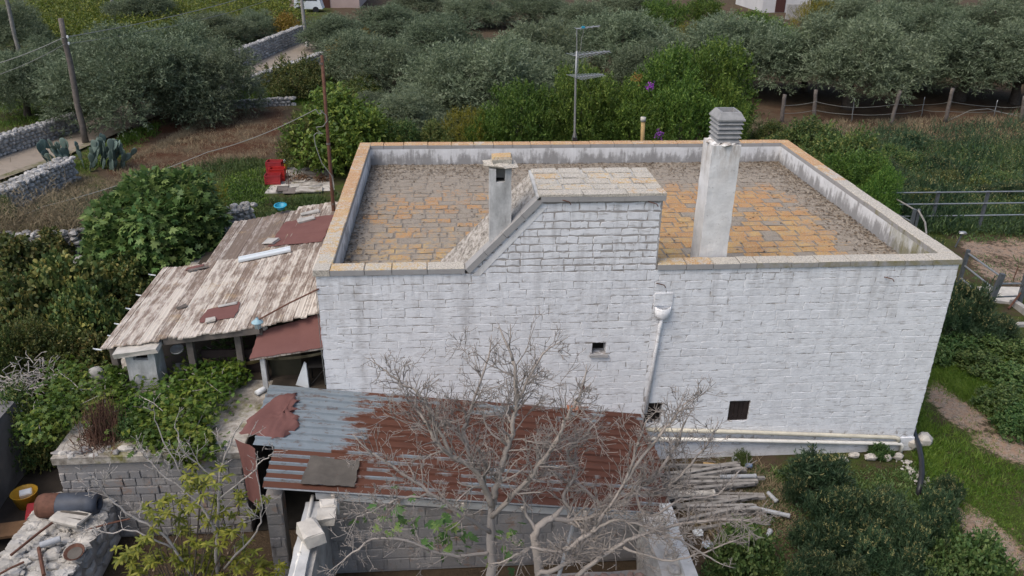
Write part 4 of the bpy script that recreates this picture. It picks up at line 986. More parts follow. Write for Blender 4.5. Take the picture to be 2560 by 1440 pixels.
# --- iron shed: ribbed sheets running left to right, falling to the right
zs_ = lambda x, y: 2.16-.129*x
shed = thing('iron_shed', 'low shed roofed with ribbed rust-brown and grey metal sheets against the house', 'shed', (3, -1.7, 0))
def ribbed(x0, x1, y0, y1, lift, valf, typ):
    pitch = .165*1.5; mb = MB(); prof = []; y = y0
    while y < y1-.01:
        for dy, dz in ((0, 0), (pitch-.062, 0), (pitch-.048, .048), (pitch-.014, .048)):
            if y+dy <= y1: prof.append((y+dy, dz))
        y += pitch
    prof.append((y1, 0)); n = max(3, int((x1-x0)/.35)); P = []
    for i in range(n+1):
        x = x0+(x1-x0)*i/n
        for y, dz in prof:
            xx = x+(rnd.uniform(-.006, .006) if i in (0, n) else 0); P.append((xx, y, zs_(x, y)+lift+dz+.008*mnoise.noise((x, y*2, 9))))
    m = len(prof)
    for i in range(n):
        for k in range(m-1):
            xm = x0+(x1-x0)*(i+.5)/n; rib = prof[k][1] > .01 or prof[k+1][1] > .01
            mb.add([P[i*m+k], P[(i+1)*m+k], P[(i+1)*m+k+1], P[i*m+k+1]], [(0, 1, 2, 3)], typ, valf(xm, (prof[k][0]+prof[k+1][0])/2, rib))
    return mb.build('roof_sheet', M['sheet'], shed)
def vup(x, y, rib): return .62-((.10+.16*max(0, mnoise.noise((x*.7, y*3, 7)))) if rib else 0)
def vlow(x, y, rib): return (.80 if not rib else (.35 if x < .3 else .50+.12*mnoise.noise((x*.8, y*2, 4))))
yS = -2.2
ribbed(-1.13, 3.2, -2.2, -1.12, .03, vup, 1.0); ribbed(3.12, 7.2, -2.2, -1.12, .036, vup, 1.0); ribbed(-1.22, 3.5, -1.2, -.02, .045, vup, 1.0); ribbed(3.42, 7.16, -1.2, -.02, .05, vup, 1.0)
ribbed(-.72, 3.3, -3.42, -2.12, .0, vlow, 0.0); ribbed(3.2, 7.06, -3.42, -2.12, .006, vlow, 0.0)
mb = MB(); mb.tube([(-.68, -3.43, zs_(-.68, 0)+.0), (3, -3.43, zs_(3, 0)), (7.04, -3.43, zs_(7.04, 0))], .018, 5); mb.build('eave_strip', M['steel'], shed)
mb = MB(); mb.box(7.0, -3.35, 0, 7.12, -.05, 1.16, a=.4)
V = [(.30, -3.32, 0), (7.0, -3.32, 0), (7.0, -3.12, 0), (.30, -3.12, 0), (.30, -3.32, 1.88), (7.0, -3.32, 1.02), (7.0, -3.12, 1.02), (.30, -3.12, 1.88)]
mb.hexa(V, a=.4); sw = mb.build('wall', M['block'], shed)
rect_blocks(sw, (.32, -3.325, 0), (1, 0, 0), 6.65, .05, lambda x: 1.84-.129*x, .255, .50, M['block'], proud=.012, gap=.007)
mb = MB(); V = [(.22, -3.38, 1.90), (7.04, -3.38, 1.02), (7.04, -3.10, 1.02), (.22, -3.10, 1.90), (.22, -3.38, 2.05), (7.04, -3.38, 1.17), (7.04, -3.10, 1.17), (.22, -3.10, 2.05)]
mb.hexa(V, a=.8); mb.build('ring_beam', M['greyplaster'], shed)
for x in (.55, 1.75, 2.95, 4.1, 5.3, 6.4):
    mb = MB(); z = zs_(x, 0)-.10; mb.box(x-.035, -3.46, z-.03, x+.035, -.1, z+.05); mb.build('rafter', M['plank'], shed)
mb = MB(); mb.box(-.72, -3.4, 0, -.42, -3.05, 1.98, j=.02, a=.3); pil = mb.build('pillar', M['block'], shed)
rect_blocks(pil, (-.72, -3.41, 0), (1, 0, 0), .3, .02, lambda x: 1.95, .26, .4, M['block'])
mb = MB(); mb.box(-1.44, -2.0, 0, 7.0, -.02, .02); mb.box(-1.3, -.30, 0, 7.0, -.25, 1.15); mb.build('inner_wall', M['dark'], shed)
# red felt thrown over the shed's corner, tarp, tile pieces
def felt_z(x, y):
    z = zs_(x, y)+.10
    if x < -1.12: z -= (-1.12-x)*.35
    return z
fp = [on(*p, lambda x, y: zs_(x, y)) for p in ((655, 1100), (735, 1080), (752, 1003), (668, 1045))]
mb = MB(); nu, nv = 18, 14; outline = [on(*p, lambda x, y: zs_(x, y)) for p in ((598, 1088), (628, 1048), (684, 1003), (744, 986), (738, 1004), (752, 1010), (728, 1021), (752, 1030), (724, 1040), (750, 1050), (738, 1060), (754, 1070), (706, 1102), (674, 1104), (650, 1096), (598, 1088))]
NO = len(outline)-1; cen = sum(outline[:-1], Vector())/NO; P = [cen+Vector((0, 0, .17))]; rings = 8; m = 80; F = []
for r_ in range(1, rings+1):
    for k in range(m):
        t = k/m*NO; i = int(t); p = outline[i].lerp(outline[(i+1) % NO], t-i); p = cen.lerp(p, r_/rings)
        z = zs_(p.x, p.y)+.11+.05*mnoise.noise((p.x*2.6, p.y*2.6, 2))+.045*abs(mnoise.noise((p.x*6+p.y*4, p.y*5-p.x*2, 5)))-(.06 if r_ == rings else 0)
        jx = rnd.uniform(-.03, .03) if r_ == rings else 0
        P.append((p.x+jx, p.y+jx, z))
F = [(0, 1+k, 1+(k+1) % m) for k in range(m)]+[(1+(r_-1)*m+k, 1+r_*m+k, 1+r_*m+(k+1) % m, 1+(r_-1)*m+(k+1) % m) for r_ in range(1, rings) for k in range(m)]
fr = thing('thrown_felt', 'crumpled dull red felt thrown over the left corner of the metal shed roof', 'roofing felt', (cen.x, cen.y, cen.z))
mb.add(P, F, .5); mb.build('felt_sheet', M['felt'], fr, True)
mb = MB(); P = []; n = 10                      # its tail hanging down the shed's open side
for i in range(n+1):
    t = i/n
    for k in range(7):
        u = k/6; x = -1.52+.48*u+.16*t*(1-u)-.05*t*u+.03*math.sin(5*u+3*t); y = -2.02-.30*u*(1-t*.5)-.12*math.sin(u*6+t*2)*.3-.25*t
        P.append((x, y, 2.37-.05*u-1.25*t**1.3-.12*(1-abs(2*u-1))*t))
mb.add(P, [(i*7+k, (i+1)*7+k, (i+1)*7+k+1, i*7+k+1) for i in range(n) for k in range(6)]); mb.build('hanging_tail', M['felt'], fr, True)
q = [on(*p, zs_) for p in ((750, 1214), (886, 1222), (900, 1158), (778, 1146))]
sheet('grey_tarp', 'worn grey-brown tarp piece lying on the front edge of the shed roof', 'tarp', [(p.x, p.y) for p in q], M['tarp'], zs_, 16, 10, .04, .06, .015)
for px, py, lb in ((1432, 1030, 'left'), (1455, 1022, 'right')):
    p = on(px, py, zs_); mb = MB(); mb.obox((p.x, p.y, p.z+.10), Matrix.Rotation(.13, 3, 'Y') @ Matrix.Rotation(.1, 3, 'Z'), .13, .10, .02, .004, .01)
    tag(mb.build('tile', M['terracotta'] if 'terracotta' in M else M['board']), f'broken terracotta tile on the shed roof by the house wall, the {lb} of two', 'tile')

# --- yard walls in front of the shed
lw = thing('yard_wall', 'rough concrete-capped yard wall with loose stones at its top, left of the bare tree', 'wall', (.3, -5, 0))
mb = MB(); grid_box(mb, .06, -9.5, 0, .40, -3.36, 1.78, .3, .03); mb.build('wall_body', M['stonegrey'], lw)
mb = MB(); grid_box(mb, .03, -9.5, 1.76, .30, -3.4, 1.88, .2, .02); mb.build('mortar_cap', M['greyplaster'], lw)
for (px, py, s, rz, lb) in ((832, 1268, (.15, .12, .09), .1, 'rough square stone at the far end of the yard wall top'), (825, 1295, (.17, .13, .10), .0, 'second stone from the shed on the yard wall top'), (785, 1338, (.17, .27, .12), .5, 'largest stone lying askew on the yard wall top')):
    p = at_z(px-8, py+6, 1.9); mb = MB(); mb.obox((p.x, p.y, 1.89+s[2]), Matrix.Rotation(rz, 3, 'Z'), *s, .03, .03); tag(mb.build('loose_stone', M['stonepale']), lb, 'stone')
mb = MB(); a, b = at_z(783, 1250, 1.85), at_z(735, 1440, 1.85)
mb.tube([(a.x, a.y, 1.95), a.lerp(b, .5)+Vector((0, 0, .0)), b, b+(b-a)*2], .035, 8); wp = thing('white_pipe', 'thin white pipe running along the outer edge of the left yard wall', 'pipe', tuple(a)); mb.build('tube', M['pipew'], wp, True)
for t in (.38, .75):
    c = a.lerp(b, t); d = (b-a).normalized()*.04; mb = MB(); mb.tube([c-d, c+d], .046, 8); mb.build('coupling', M['pipew'], wp, True)
rw = thing('yard_wall', 'broad broken yard wall with a concrete edge right of the bare tree', 'wall', (6.8, -5, 0))
mb = MB(); grid_box(mb, 6.42, -9.5, 0, 6.92, -3.4, 1.30, .22, .06); mb.build('wall_body', M['stonegrey'], rw)
mb = MB(); grid_box(mb, 6.80, -9.5, 1.25, 7.02, -3.3, 1.42, .25, .012); mb.build('concrete_edge', M['greyplaster'], rw)
for k in range(10):
    mb = MB(); mb.rock((rnd.uniform(6.48, 6.75), -3.8-k*.38, 1.31), rnd.uniform(.1, .2), rnd.uniform(.1, .18), rnd.uniform(.05, .1)); mb.build('stone', M['stonegrey'], rw)
ck = thing('rubble_pillar', 'broken stone block wall with reddish stones behind the bare trees', 'wall', (5.2, -4.6, 0))
mb = MB(); grid_box(mb, 4.35, -4.4, 0, 6.42, -4.05, .46, .3, .04); pw = mb.build('wall_body', M['block'], ck)
g = G('red_block', .92, .12); g.col(g.mix(g.noise(1.6, 5, .7), g.mix(g.attr('rnd'), (.24, .20, .18), (.32, .29, .27)), (.27, .15, .115))).bump(g.noise(20, 6, .75), .7, .02); M['redblock'] = g.m
rect_blocks(pw, (4.35, -4.42, 0), (1, 0, 0), 2.05, 0, lambda x: .45, .15, .26, M['redblock'], proud=.05)
for k in range(12):
    mb = MB(); mb.rock((4.45+k*.165, -4.25, .47), rnd.uniform(.08, .14), rnd.uniform(.1, .16), rnd.uniform(.05, .09)); mb.build('stone', M['redblock'], ck)
mb = MB(); a, b = at_y(1440, 1290, -4.8), at_y(1400, 1430, -4.8); mb.tube([a, b, b+(b-a)*2], .035, 7); tag(mb.build('grey_pipe', M['pipeg'], smooth=True), 'upright grey pipe standing in the yard behind the branches', 'pipe')

# ------------------------------------------------------------------ walls of stacked stones, poles, wires, fences
def drystone(label, p0, p1, h, wd, s, limit, group=None):
    p0, p1 = Vector(p0), Vector(p1); L = (p1-p0).length; d = (p1-p0)/L; nn = Vector((d.y, -d.x, 0))
    if nn.y > 0: nn = -nn
    zb = lambda t: gz((p0+d*t).x, (p0+d*t).y)-.05
    wo = thing('dry_stone_wall', label, 'wall', (p0.x, p0.y, zb(0)), group)
    mb = MB(); k = max(2, int(L/1.5))
    for i in range(k):
        a, b = p0+d*(L*i/k), p0+d*(L*(i+1)/k); za, zb_ = zb(L*i/k), zb(L*(i+1)/k); hw = wd/2-.08
        mb.hexa([(*(a+nn*hw).xy, za), (*(b+nn*hw).xy, zb_), (*(b-nn*hw).xy, zb_), (*(a-nn*hw).xy, za), (*(a+nn*hw).xy, za+h-.06), (*(b+nn*hw).xy, zb_+h-.06), (*(b-nn*hw).xy, zb_+h-.06), (*(a-nn*hw).xy, za+h-.06)], .1)
    mb.build('core', M['dry'], wo)
    st = []
    rot = Matrix.Rotation(math.atan2(d.y, d.x), 3, 'Z')
    z = 0
    while z < h-.03:
        t = rnd.uniform(0, s)
        while t < L:
            w_ = s*rnd.uniform(.55, 1.4); hh = s*.62*rnd.uniform(.8, 1.2); st.append((p0+d*(t+w_/2)+nn*(wd/2-.1), zb(t)+z+hh/2, w_/2*1.02, .14, hh*.62)); t += w_
        z += s*.62
    for row in (-.32, 0, .32):
        t = rnd.uniform(0, s)
        while t < L:
            w_ = s*rnd.uniform(.7, 1.6); st.append((p0+d*(t+w_/2)+nn*(row*wd), zb(t)+h+rnd.uniform(-.03, .04), w_/2, wd*.2, s*.34)); t += w_
    st.sort(key=lambda q: (Vector((q[0].x, q[0].y, q[1]))-Vector(CAM)).length)
    bulk = MB()
    for i, (c, zc, a, b, hh) in enumerate(st):
        mb = MB() if i < limit else bulk
        mb.rock((c.x, c.y, zc), a, b, hh, rot @ Matrix.Rotation(rnd.uniform(-.15, .15), 3, 'Y'))
        if i < limit: mb.build('stone', M['dry'], wo)
    if bulk.v: tag(bulk.build('stones', M['dry'], wo), kind='stuff')
    return wo
drystone('grey dry stone wall on the far side of the dirt road at the left edge', gp(-90, 425), gp(190, 332), .95, .55, .26, 220)
drystone('pale dry stone wall on the near side of the dirt road beside the prickly pear', gp(-90, 585), gp(175, 452), .95, .75, .26, 300)
drystone('long grey dry stone wall rising along the upper road between the olives', gp(560, 192), gp(752, 108), 1.35, .6, .30, 260)
drystone('low dry stone wall on the near side of the upper road', gp(600, 226), gp(812, 150), .6, .6, .30, 160)
drystone('very low stone edging across the red earth below the olives', gp(545, 272), gp(728, 262), .4, .5, .28, 120)
drystone('overgrown field stone wall under dry brush at the left edge', gp(-60, 665), gp(210, 648), 1.0, .6, .26, 200)
drystone('short stub of stone wall beside the fig bush', gp(185, 705), gp(290, 700), .75, .7, .30, 100)
drystone('broken stone wall between the fig bush and the rear lean-to', gp(520, 612), gp(625, 568), .9, .6, .26, 120)

def pole(label, base, top, r0, r1, mat, name='utility_pole', cat='pole', group=None):
    p = at_g(*base); q = at_y(top[0], top[1], p.y); q.z = max(q.z, p.z+.3)
    o = thing(name, label, cat, tuple(p), group); mb = MB()
    n = 6; mb.tube([p.lerp(q, i/n)+Vector((.02*math.sin(i*2.1), .02*math.cos(i*1.7), -.1 if i == 0 else 0)) for i in range(n+1)], [r0+(r1-r0)*i/n for i in range(n+1)], 9)
    mb.build('shaft', mat, o, True); return o, p, q
up1, b1, t1 = pole('weathered wooden utility pole standing in front of the big dark olives', (215, 362), (152, 46), .15, .11, M['woodpole'])
for k in range(2):
    c = b1.lerp(t1, .86-.05*k); mb = MB(); mb.lathe(c+Vector((.14, -.03, 0)), [(.02, -.06), (.05, -.02), (.05, .05), (.02, .08)], 8, close=True); mb.build('insulator', M['white'], up1)
up2, b2, t2 = pole('grey utility pole leaning at the far left edge', (52, 150), (2, -60), .15, .12, M['concpost'])
up3, b3, t3 = pole('pale utility pole at the edge of the green vineyard', (288, 58), (268, -90), .16, .12, M['concpost'])
up4, b4, t4 = pole('slim grey utility pole beside the upper road', (769, 122), (742, -90), .15, .11, M['concpost'])
mb = MB(); c = b4+Vector((0, 0, .5)); mb.lathe(c, [(.16, -.3), (.16, .35)], 9); mb.build('white_band', M['white'], up4)
def cable(label, pts, r=.012, sag=0.0, mat='wire', name='cable', n=14):
    P = []
    for i in range(len(pts)-1):
        a, b = Vector(pts[i]), Vector(pts[i+1])
        for k in range(n): t = k/n; P.append(a.lerp(b, t)+Vector((0, 0, -4*sag*t*(1-t))))
    P.append(Vector(pts[-1])); c = P[len(P)//2]; mb = MB(); mb.tube(P, r, 4)
    return tag(mb.build(name, M[mat], loc=c), label, 'cable')
a = b1.lerp(t1, .86); t4h = at_y(742, -52, b4.y)
cable('upper overhead cable passing the wooden utility pole', [at_y(-260, 205, b1.y-3), a+Vector((0, -.15, 0)), t4h], .02, .35)
cable('lower greenish overhead cable passing the wooden utility pole', [at_y(-260, 235, b1.y-3), b1.lerp(t1, .81)+Vector((0, -.15, 0)), t4h+Vector((.3, 0, -.6))], .013, .45)
rp = thing('iron_pole', 'tall rusty iron pole rising behind the lean-to beside the house', 'pole', (-.71, 8.0, 1.6))
mb = MB(); mb.tube([(-.73, 8.0, 1.6), (-.73, 8.0, 3.6), (-.71, 8.0, 6), (-.69, 8.0, 8.15)], [.058, .058, .05, .045], 8, b=0); mb.build('shaft', M['iron'], rp, True)
for z in (3.75, 5.6, 7.9):
    mb = MB(); mb.lathe((-.72, 8.0, z), [(.062, 0), (.062, .06)], 8); mb.build('clamp', M['woodpole'], rp)
ip = at_g(124, 556); it_ = at_y(109, 516, ip.y)
io = thing('iron_post', 'short rusty iron post carrying a cable over the field wall', 'post', tuple(ip)); mb = MB(); mb.tube([ip-Vector((0, 0, .2)), it_], .035, 6); mb.build('shaft', M['iron'], io)
Y = lambda px, py: at_y(px, py, 7.95)
cable('long pale cable from the rusty pole down across the garden to the iron post', [Y(806, 276), Y(790, 273), at_y(520, 380, 12), it_, at_y(-60, 562, ip.y+1)], .013, .12)
P = [Y(*q) for q in ((800, 275), (815, 288), (818, 302), (808, 316), (790, 318), (796, 328), (808, 335), (792, 332), (785, 338), (788, 360), (796, 385), (805, 408), (818, 425), (830, 440), (834, 470))]
mb = MB(); mb.tube(P, .014, 5); tag(mb.build('loose_cable', M['wire'], loc=P[4]), 'loose pale cable curling down the rusty iron pole', 'cable')

ant = thing('tv_antenna', 'television antenna with three booms on a mast at the back parapet', 'antenna', (6.85, 10.12, 5.1))
mast = [at_y(1436, 352, 10.12), at_y(1439, 200, 10.12), at_y(1442, 128, 10.12)]
mb = MB(); mb.tube([mast[0]-Vector((0, 0, .6)), mast[0], mast[1], mast[2]], .036, 7); mb.build('mast', M['steel'], ant, True)
mb = MB(); mb.tube([mast[2], at_y(1442, 72, 10.12)], .017, 5); mb.build('upper_mast', M['steel'], ant)
bd = Vector((.93, .37, .0)); el = Vector((-.37, .93, 0))
def boom(px0, px1, n, l0, l1, mat='steel'):
    a, b = at_y(*px0, 10.12), at_y(*px1, 10.3); mb = MB(); mb.tube([a, b], .022, 5); o = mb.build('boom', M[mat], ant)
    mb = MB()
    for i in range(n):
        t = (i+.3)/n; c = a.lerp(b, t); l = l0+(l1-l0)*t; mb.tube([c-el*l, c+el*l], .009, 4)
    mb.build('rod', M['steel'], o)
boom((1432, 139), (1524, 128), 10, .50, .22); boom((1434, 193), (1508, 186), 11, .52, .24); boom((1440, 72), (1500, 65), 4, .22, .16)
c = at_y(1458, 68, 10.12); mb = MB(); mb.box(c.x-.05, c.y-.03, c.z-.03, c.x+.05, c.y+.03, c.z+.03); mb.build('amplifier', M['blue'], ant)
mb = MB(); mb.tube([at_y(*q, 10.1) for q in ((1459, 72), (1458, 85), (1454, 95), (1452, 120), (1446, 145), (1445, 175), (1439, 195), (1437, 340))], .008, 4); mb.build('cable', M['wire'], ant)
mb = MB(); c = mast[0]; mb.box(c.x-.07, 10.08, 5.10, c.x+.07, 10.17, 5.22); mb.build('bracket', M['hose'], ant)
for s_ in (-1, 1):
    mb = MB(); mb.tube([mast[0]+Vector((s_*.08, 0, .02)), mast[0]+Vector((0, 0, .42))], .01, 4); mb.build('stay', M['steel'], ant)
bp = thing('vent_pipe', 'ochre vent pipe with a cap standing behind the back parapet', 'pipe', (10.05, 13, 1.6))
a, b = at_y(1606, 352, 13), at_y(1608, 297, 13)
mb = MB(); mb.tube([(a.x, 13, 1.5), a, b], .075, 10); mb.build('tube', M['bamboo'], bp, True); mb = MB(); mb.lathe(b, [(.08, -.09), (.10, -.09), (.10, .06), (.0, .06)], 10); mb.build('cap', M['stonepale'], bp, True)

# far post-and-wire fence in front of the right-hand olives
FW = []
for px, py, tx, ty, kind, lb in ((1953, 306, 1962, 236, 'w', 'leftmost weathered wooden fence post under the olives'), (2034, 300, 2040, 224, 'w', 'second weathered wooden fence post from the left'), (2226, 312, 2250, 226, 'w', 'tilted wooden fence post in the middle of the far fence'), (2362, 306, 2382, 220, 'w', 'tallest tilted wooden fence post of the far fence'), (2552, 305, 2562, 240, 'w', 'wooden fence post at the right edge of the photo'),
                             (2128, 306, 2137, 244, 'm', 'thin metal fence rod left of the tilted middle post'), (2303, 290, 2312, 242, 'm', 'thin metal fence rod between the two tilted posts'), (2484, 292, 2494, 250, 'm', 'thin metal fence rod near the right edge')):
    o, p, q = pole(lb, (px, py), (tx, ty), .115 if kind == 'w' else .028, .105 if kind == 'w' else .025, M['woodpole'] if kind == 'w' else M['steel'], 'fence_post', 'fence post', 'posts of the far wire fence'); FW.append((p, q))
FW.sort(key=lambda t: t[0].x)
for f, lb in ((.62, 'upper'), (.34, 'lower')):
    cable(f'{lb} sagging wire strung along the far fence posts', [a.lerp(b, f)+Vector((0, -.1, 0)) for a, b in FW], .012, .06, n=5, name='fence_wire')
P = [at_g(2365, 303)+Vector((0, -.2, .1)), at_y(2395, 290, FW[5][0].y), at_y(2425, 276, FW[5][0].y), at_y(2470, 272, FW[5][0].y), at_y(2520, 285, FW[5][0].y), at_y(2556, 292, FW[5][0].y)]
mb = MB(); mb.tube(P, .014, 4); tag(mb.build('loose_wire', M['wire'], loc=P[2]), 'loose curling wire at the right end of the far fence', 'wire')

# pipe rail fence of the paddock
pf = thing('rail_fence', 'grey steel pipe rail fence across the weedy field right of the house', 'fence', tuple(at_g(2213, 556)))
yf = at_g(2213, 556).y; zf_ = gz(23, yf)
xs_ = [at_y(px, 480, yf).x for px in (2217, 2347, 2471, 2598, 2730)]
for x in xs_:
    mb = MB(); mb.box(x-.055, yf-.05, zf_-.1, x+.055, yf+.05, at_y(2350, 480, yf).z+.02); mb.build('post', M['darksteel'], pf)
for py in (480, 509, 539):
    z = at_y(2300, py, yf).z; mb = MB(); mb.tube([(xs_[0]-.4 if py == 480 else xs_[0], yf-.07, z), (xs_[-1], yf-.07, z)], .03, 6); mb.build('rail', M['steel'], pf)
# side run coming back towards the house
g0 = Vector((xs_[0], yf, 0)); p2 = at_g(2268, 606); 
x2, y2 = p2.x, p2.y; z2 = at_y(2283, 523, y2).z
for dx in (0, .16):
    mb = MB(); mb.box(x2-.05+dx, y2-.05, gz(x2, y2)-.1, x2+.05+dx, y2+.05, z2); mb.build('post', M['darksteel'], pf)
ztop = at_y(2350, 480, yf).z
for f, f2 in ((.98, .98), (.62, .62)):
    mb = MB(); mb.tube([(xs_[0], yf-.06, zf_+(ztop-zf_)*f), (x2, y2, gz(x2, y2)+(z2-gz(x2, y2))*f2)], .032, 6); mb.build('rail', M['concpost'] if f > .9 else M['steel'], pf)
e = at_y(2316, 585, y2-1.6); mb = MB(); mb.tube([(x2+.1, y2-.05, z2-.02), (x2+.2, y2-.5, z2-.35), e], .035, 6); mb.build('bent_handrail', M['concpost'], pf)
gt = thing('steel_gate', 'rusty dark steel pipe gate and posts beside the concrete slab at the right', 'gate', tuple(at_g(2466, 778)))
pA, pB = at_g(2396, 712), at_g(2466, 778)
tA, tB = at_y(2420, 630, pA.y), at_y(2505, 690, pB.y)
for p, q, r_ in ((pA, tA, .05), (pB, tB, .07)):
    mb = MB(); d = (q-p); Mx = d.to_track_quat('Z', 'Y').to_matrix(); mb.obox(p.lerp(q, .5), Mx, r_, r_, d.length/2+.08); mb.build('post', M['darksteel'], gt)
for f in (.97, .60, .22):
    mb = MB(); mb.tube([pA.lerp(tA, f), pB.lerp(tB, f)], .030, 6); mb.build('rail', M['steel'], gt)
pC = at_g(2545, 765); tC = at_y(2566, 690, pC.y)
mb = MB(); d = tC-pC; mb.obox(pC.lerp(tC, .5), d.to_track_quat('Z', 'Y').to_matrix(), .065, .065, d.length/2+.08); mb.build('post', M['darksteel'], gt)
q0, q1 = pB.lerp(tB, .75), pC.lerp(tC, .72)
mb = MB(); mb.tube([q0, q0.lerp(q1, .08)+Vector((0, 0, .04)), q0.lerp(q1, .85)+Vector((0, 0, .04)), q1+Vector((-.02, 0, -.05)), pC.lerp(tC, .45)+Vector((-.1, 0, 0))], .03, 6); mb.build('gate_bar', M['steel'], gt)
mb = MB(); mb.tube([pB.lerp(tB, .40), pC.lerp(tC, .34)], .026, 6); mb.build('gate_bar', M['darksteel'], gt)
mb = MB(); mb.tube([pC.lerp(tC, .5), at_g(2520, 775)+Vector((0, 0, .05))], .035, 6); mb.build('brace', M['iron'], gt)
mb = MB(); s4 = [at_g(*p) for p in ((2436, 722), (2552, 724), (2540, 764), (2478, 757))]
mb.hexa([(p.x, p.y, p.z-.05) for p in (s4[3], s4[2], s4[1], s4[0])]+[(p.x, p.y, p.z+.10) for p in (s4[3], s4[2], s4[1], s4[0])]); tag(mb.build('concrete_slab', M['stonepale']), 'pale concrete slab on the ground behind the steel gate', 'slab')
a, b = at_g(2528, 762), at_g(2620, 832); d = b-a; mb = MB(); mb.obox(a.lerp(b, .5)+Vector((0, 0, .12)), Matrix.Rotation(math.atan2(d.y, d.x), 3, 'Z'), d.length/2, .09, .14, .01, .01); tag(mb.build('kerb', M['stonegrey']), 'grey concrete kerb at the right edge below the gate', 'kerb')
a, b = at_g(2500, 815), at_g(2600, 818); mb = MB(); mb.obox(a.lerp(b, .5)+Vector((0, 0, .05)), I3, (b-a).length/2, .08, .08, .01, .01); tag(mb.build('kerb', M['stonegrey']), 'low concrete kerb hidden in weeds under the gate', 'kerb')
p = at_g(2388, 618); q = at_y(2405, 585, p.y); fl = thing('post_lamp', 'small grey lamp head on a short leaning stake in the weeds', 'lamp', tuple(p))
mb = MB(); mb.tube([p, q], .03, 6); mb.build('stake', M['darksteel'], fl); mb = MB(); mb.rock(q+Vector((.02, 0, .05)), .17, .12, .07); mb.build('lamp_head', M['steel'], fl)
for px, py in ((2532, 702), (2490, 700)):
    pass
mb = MB(); a = at_g(2532, 702); mb.tube([a, a+Vector((.05, 0, .55))], .018, 5); tag(mb.build('iron_stake', M['iron'], loc=a), 'rusty stake in the gravel behind the gate', 'stake')

# stack of old concrete vine posts, pipes and litter by the house
ORD = ['first', 'second', 'third', 'fourth', 'fifth', 'sixth', 'seventh', 'eighth', 'ninth', 'tenth', 'eleventh', 'twelfth', 'thirteenth', 'fourteenth', 'fifteenth', 'sixteenth', 'seventeenth', 'eighteenth', 'nineteenth', 'twentieth', 'twenty-first']
def vine_post(c, L, rz, w_=.038, h=.036):
    mb = MB(); Mx = Matrix.Rotation(rz, 3, 'Z') @ Matrix.Rotation(rnd.uniform(-.02, .02), 3, 'Y')
    mb.obox((0, 0, 0), Mx, L/2, w_, h, .006, .006)
    for k in range(5):
        x = -L/2+L*(k+.6)/5.4; mb.obox(Mx @ Vector((x, -w_-.001, 0)), Mx, .05, .004, .010, mi=1)
    o = mb.build('concrete_post', [M['concpost'], M['dark']]); o.location = c
    return tag(o, 'long grey concrete vine post lying in the stack on the ground', 'concrete post', 'concrete vine posts stacked beside the house')
for k in range(34):
    lay = 0 if k < 16 else (1 if k < 28 else 2); j = k if k < 16 else (k-16 if k < 28 else k-28)
    y = -.55-j*(.125 if lay == 0 else .15)-.05*lay; L = rnd.uniform(1.2, 2.3)
    vpo = vine_post((8.55+rnd.uniform(-.45, .40), y-.05, .06+lay*.095+rnd.uniform(0, .02)), L, rnd.uniform(-.16, .22)+.02)
    vpo['label'] = f"grey concrete vine post, {ORD[j]} from the house wall in the {('bottom', 'second', 'top')[lay]} layer of the stack"
def lying_pipe(a, b, r, mat, label, Z=.08, elbow=False):
    a, b = at_z(*a, Z), at_z(*b, Z); mb = MB(); mb.tube([a, b], r, 10, cap=False); d = (b-a).normalized()
    mb.tube([a, a+d*.002], r*.99, 10); o = thing('pipe', label, 'pipe', tuple(a)); mb.build('tube', M[mat], o, True)
    mb = MB(); mb.tube([b-d*.05, b], r*1.15, 10); mb.build('collar', M[mat], o, True); return o
lying_pipe((1640, 1240), (1786, 1232), .07, 'stonepale', 'thick pale fibre-cement pipe lying across the post stack', .28)
lying_pipe((1758, 1160), (1808, 1166), .05, 'bamboo', 'short yellowish pipe lying against the plinth of the house', .1)
lying_pipe((1800, 1192), (1890, 1190), .05, 'pipeg', 'grey pipe lying along the back of the post stack', .3)
lying_pipe((1850, 1262), (1975, 1290), .05, 'pipeg', 'long grey pipe slanting off the front of the post stack', .12)
lying_pipe((1920, 1232), (1942, 1254), .05, 'pipeg', 'short grey pipe stub on the bare earth right of the stack', .06)
lying_pipe((1906, 1370), (1926, 1326), .05, 'pipeg', 'short grey pipe standing askew beside the leafy weed clump', .06)
p = at_z(1835, 1152, .1); mb = MB(); mb.lathe(p+Vector((0, 0, .05)), [(.05, 0), (.075, 0), (.075, .12), (.05, .12), (.05, .01)], 12, Matrix.Rotation(1.2, 3, 'X')); tag(mb.build('pipe_ring', M['pipeg'], smooth=True), 'short grey pipe ring at the foot of the white wall', 'pipe')
p = at_z(1862, 1162, .15); mb = MB(); mb.tube([p, p+Vector((.16, -.03, -.02))], .06, 10); tag(mb.build('blue_pipe_end', M['bluebarrel'] if 0 else simple('blue_grey_plastic', (.16, .22, .32), .2), smooth=True), 'blue-grey plastic pipe end lying by the plinth', 'pipe')
def crumple(px, py, Z, s, mat, label, cat='bag', name='plastic_bag'):
    p = at_z(px, py, Z); mb = MB(); n = 9; m = 6; P = []
    for i in range(m+1):
        for k in range(n):
            an = 6.283*k/n; ph = math.pi*i/m; r_ = s*rnd.uniform(.7, 1.15); P.append((p.x+r_*math.sin(ph)*math.cos(an), p.y+r_*.8*math.sin(ph)*math.sin(an), Z+s*.5+.55*r_*math.cos(ph)))
    mb.add(P, [(i*n+k, i*n+(k+1) % n, (i+1)*n+(k+1) % n, (i+1)*n+k) for i in range(m) for k in range(n)]); return tag(mb.build(name, mat), label, cat)
crumple(1745, 1338, 0, .13, M['white'], 'crumpled white plastic bag in the earth beside the yard wall, upper of two')
crumple(1768, 1366, 0, .12, simple('bag_blue_white', (.42, .50, .60), .3, 14), 'crumpled bluish plastic bag in the earth beside the yard wall, lower of two')
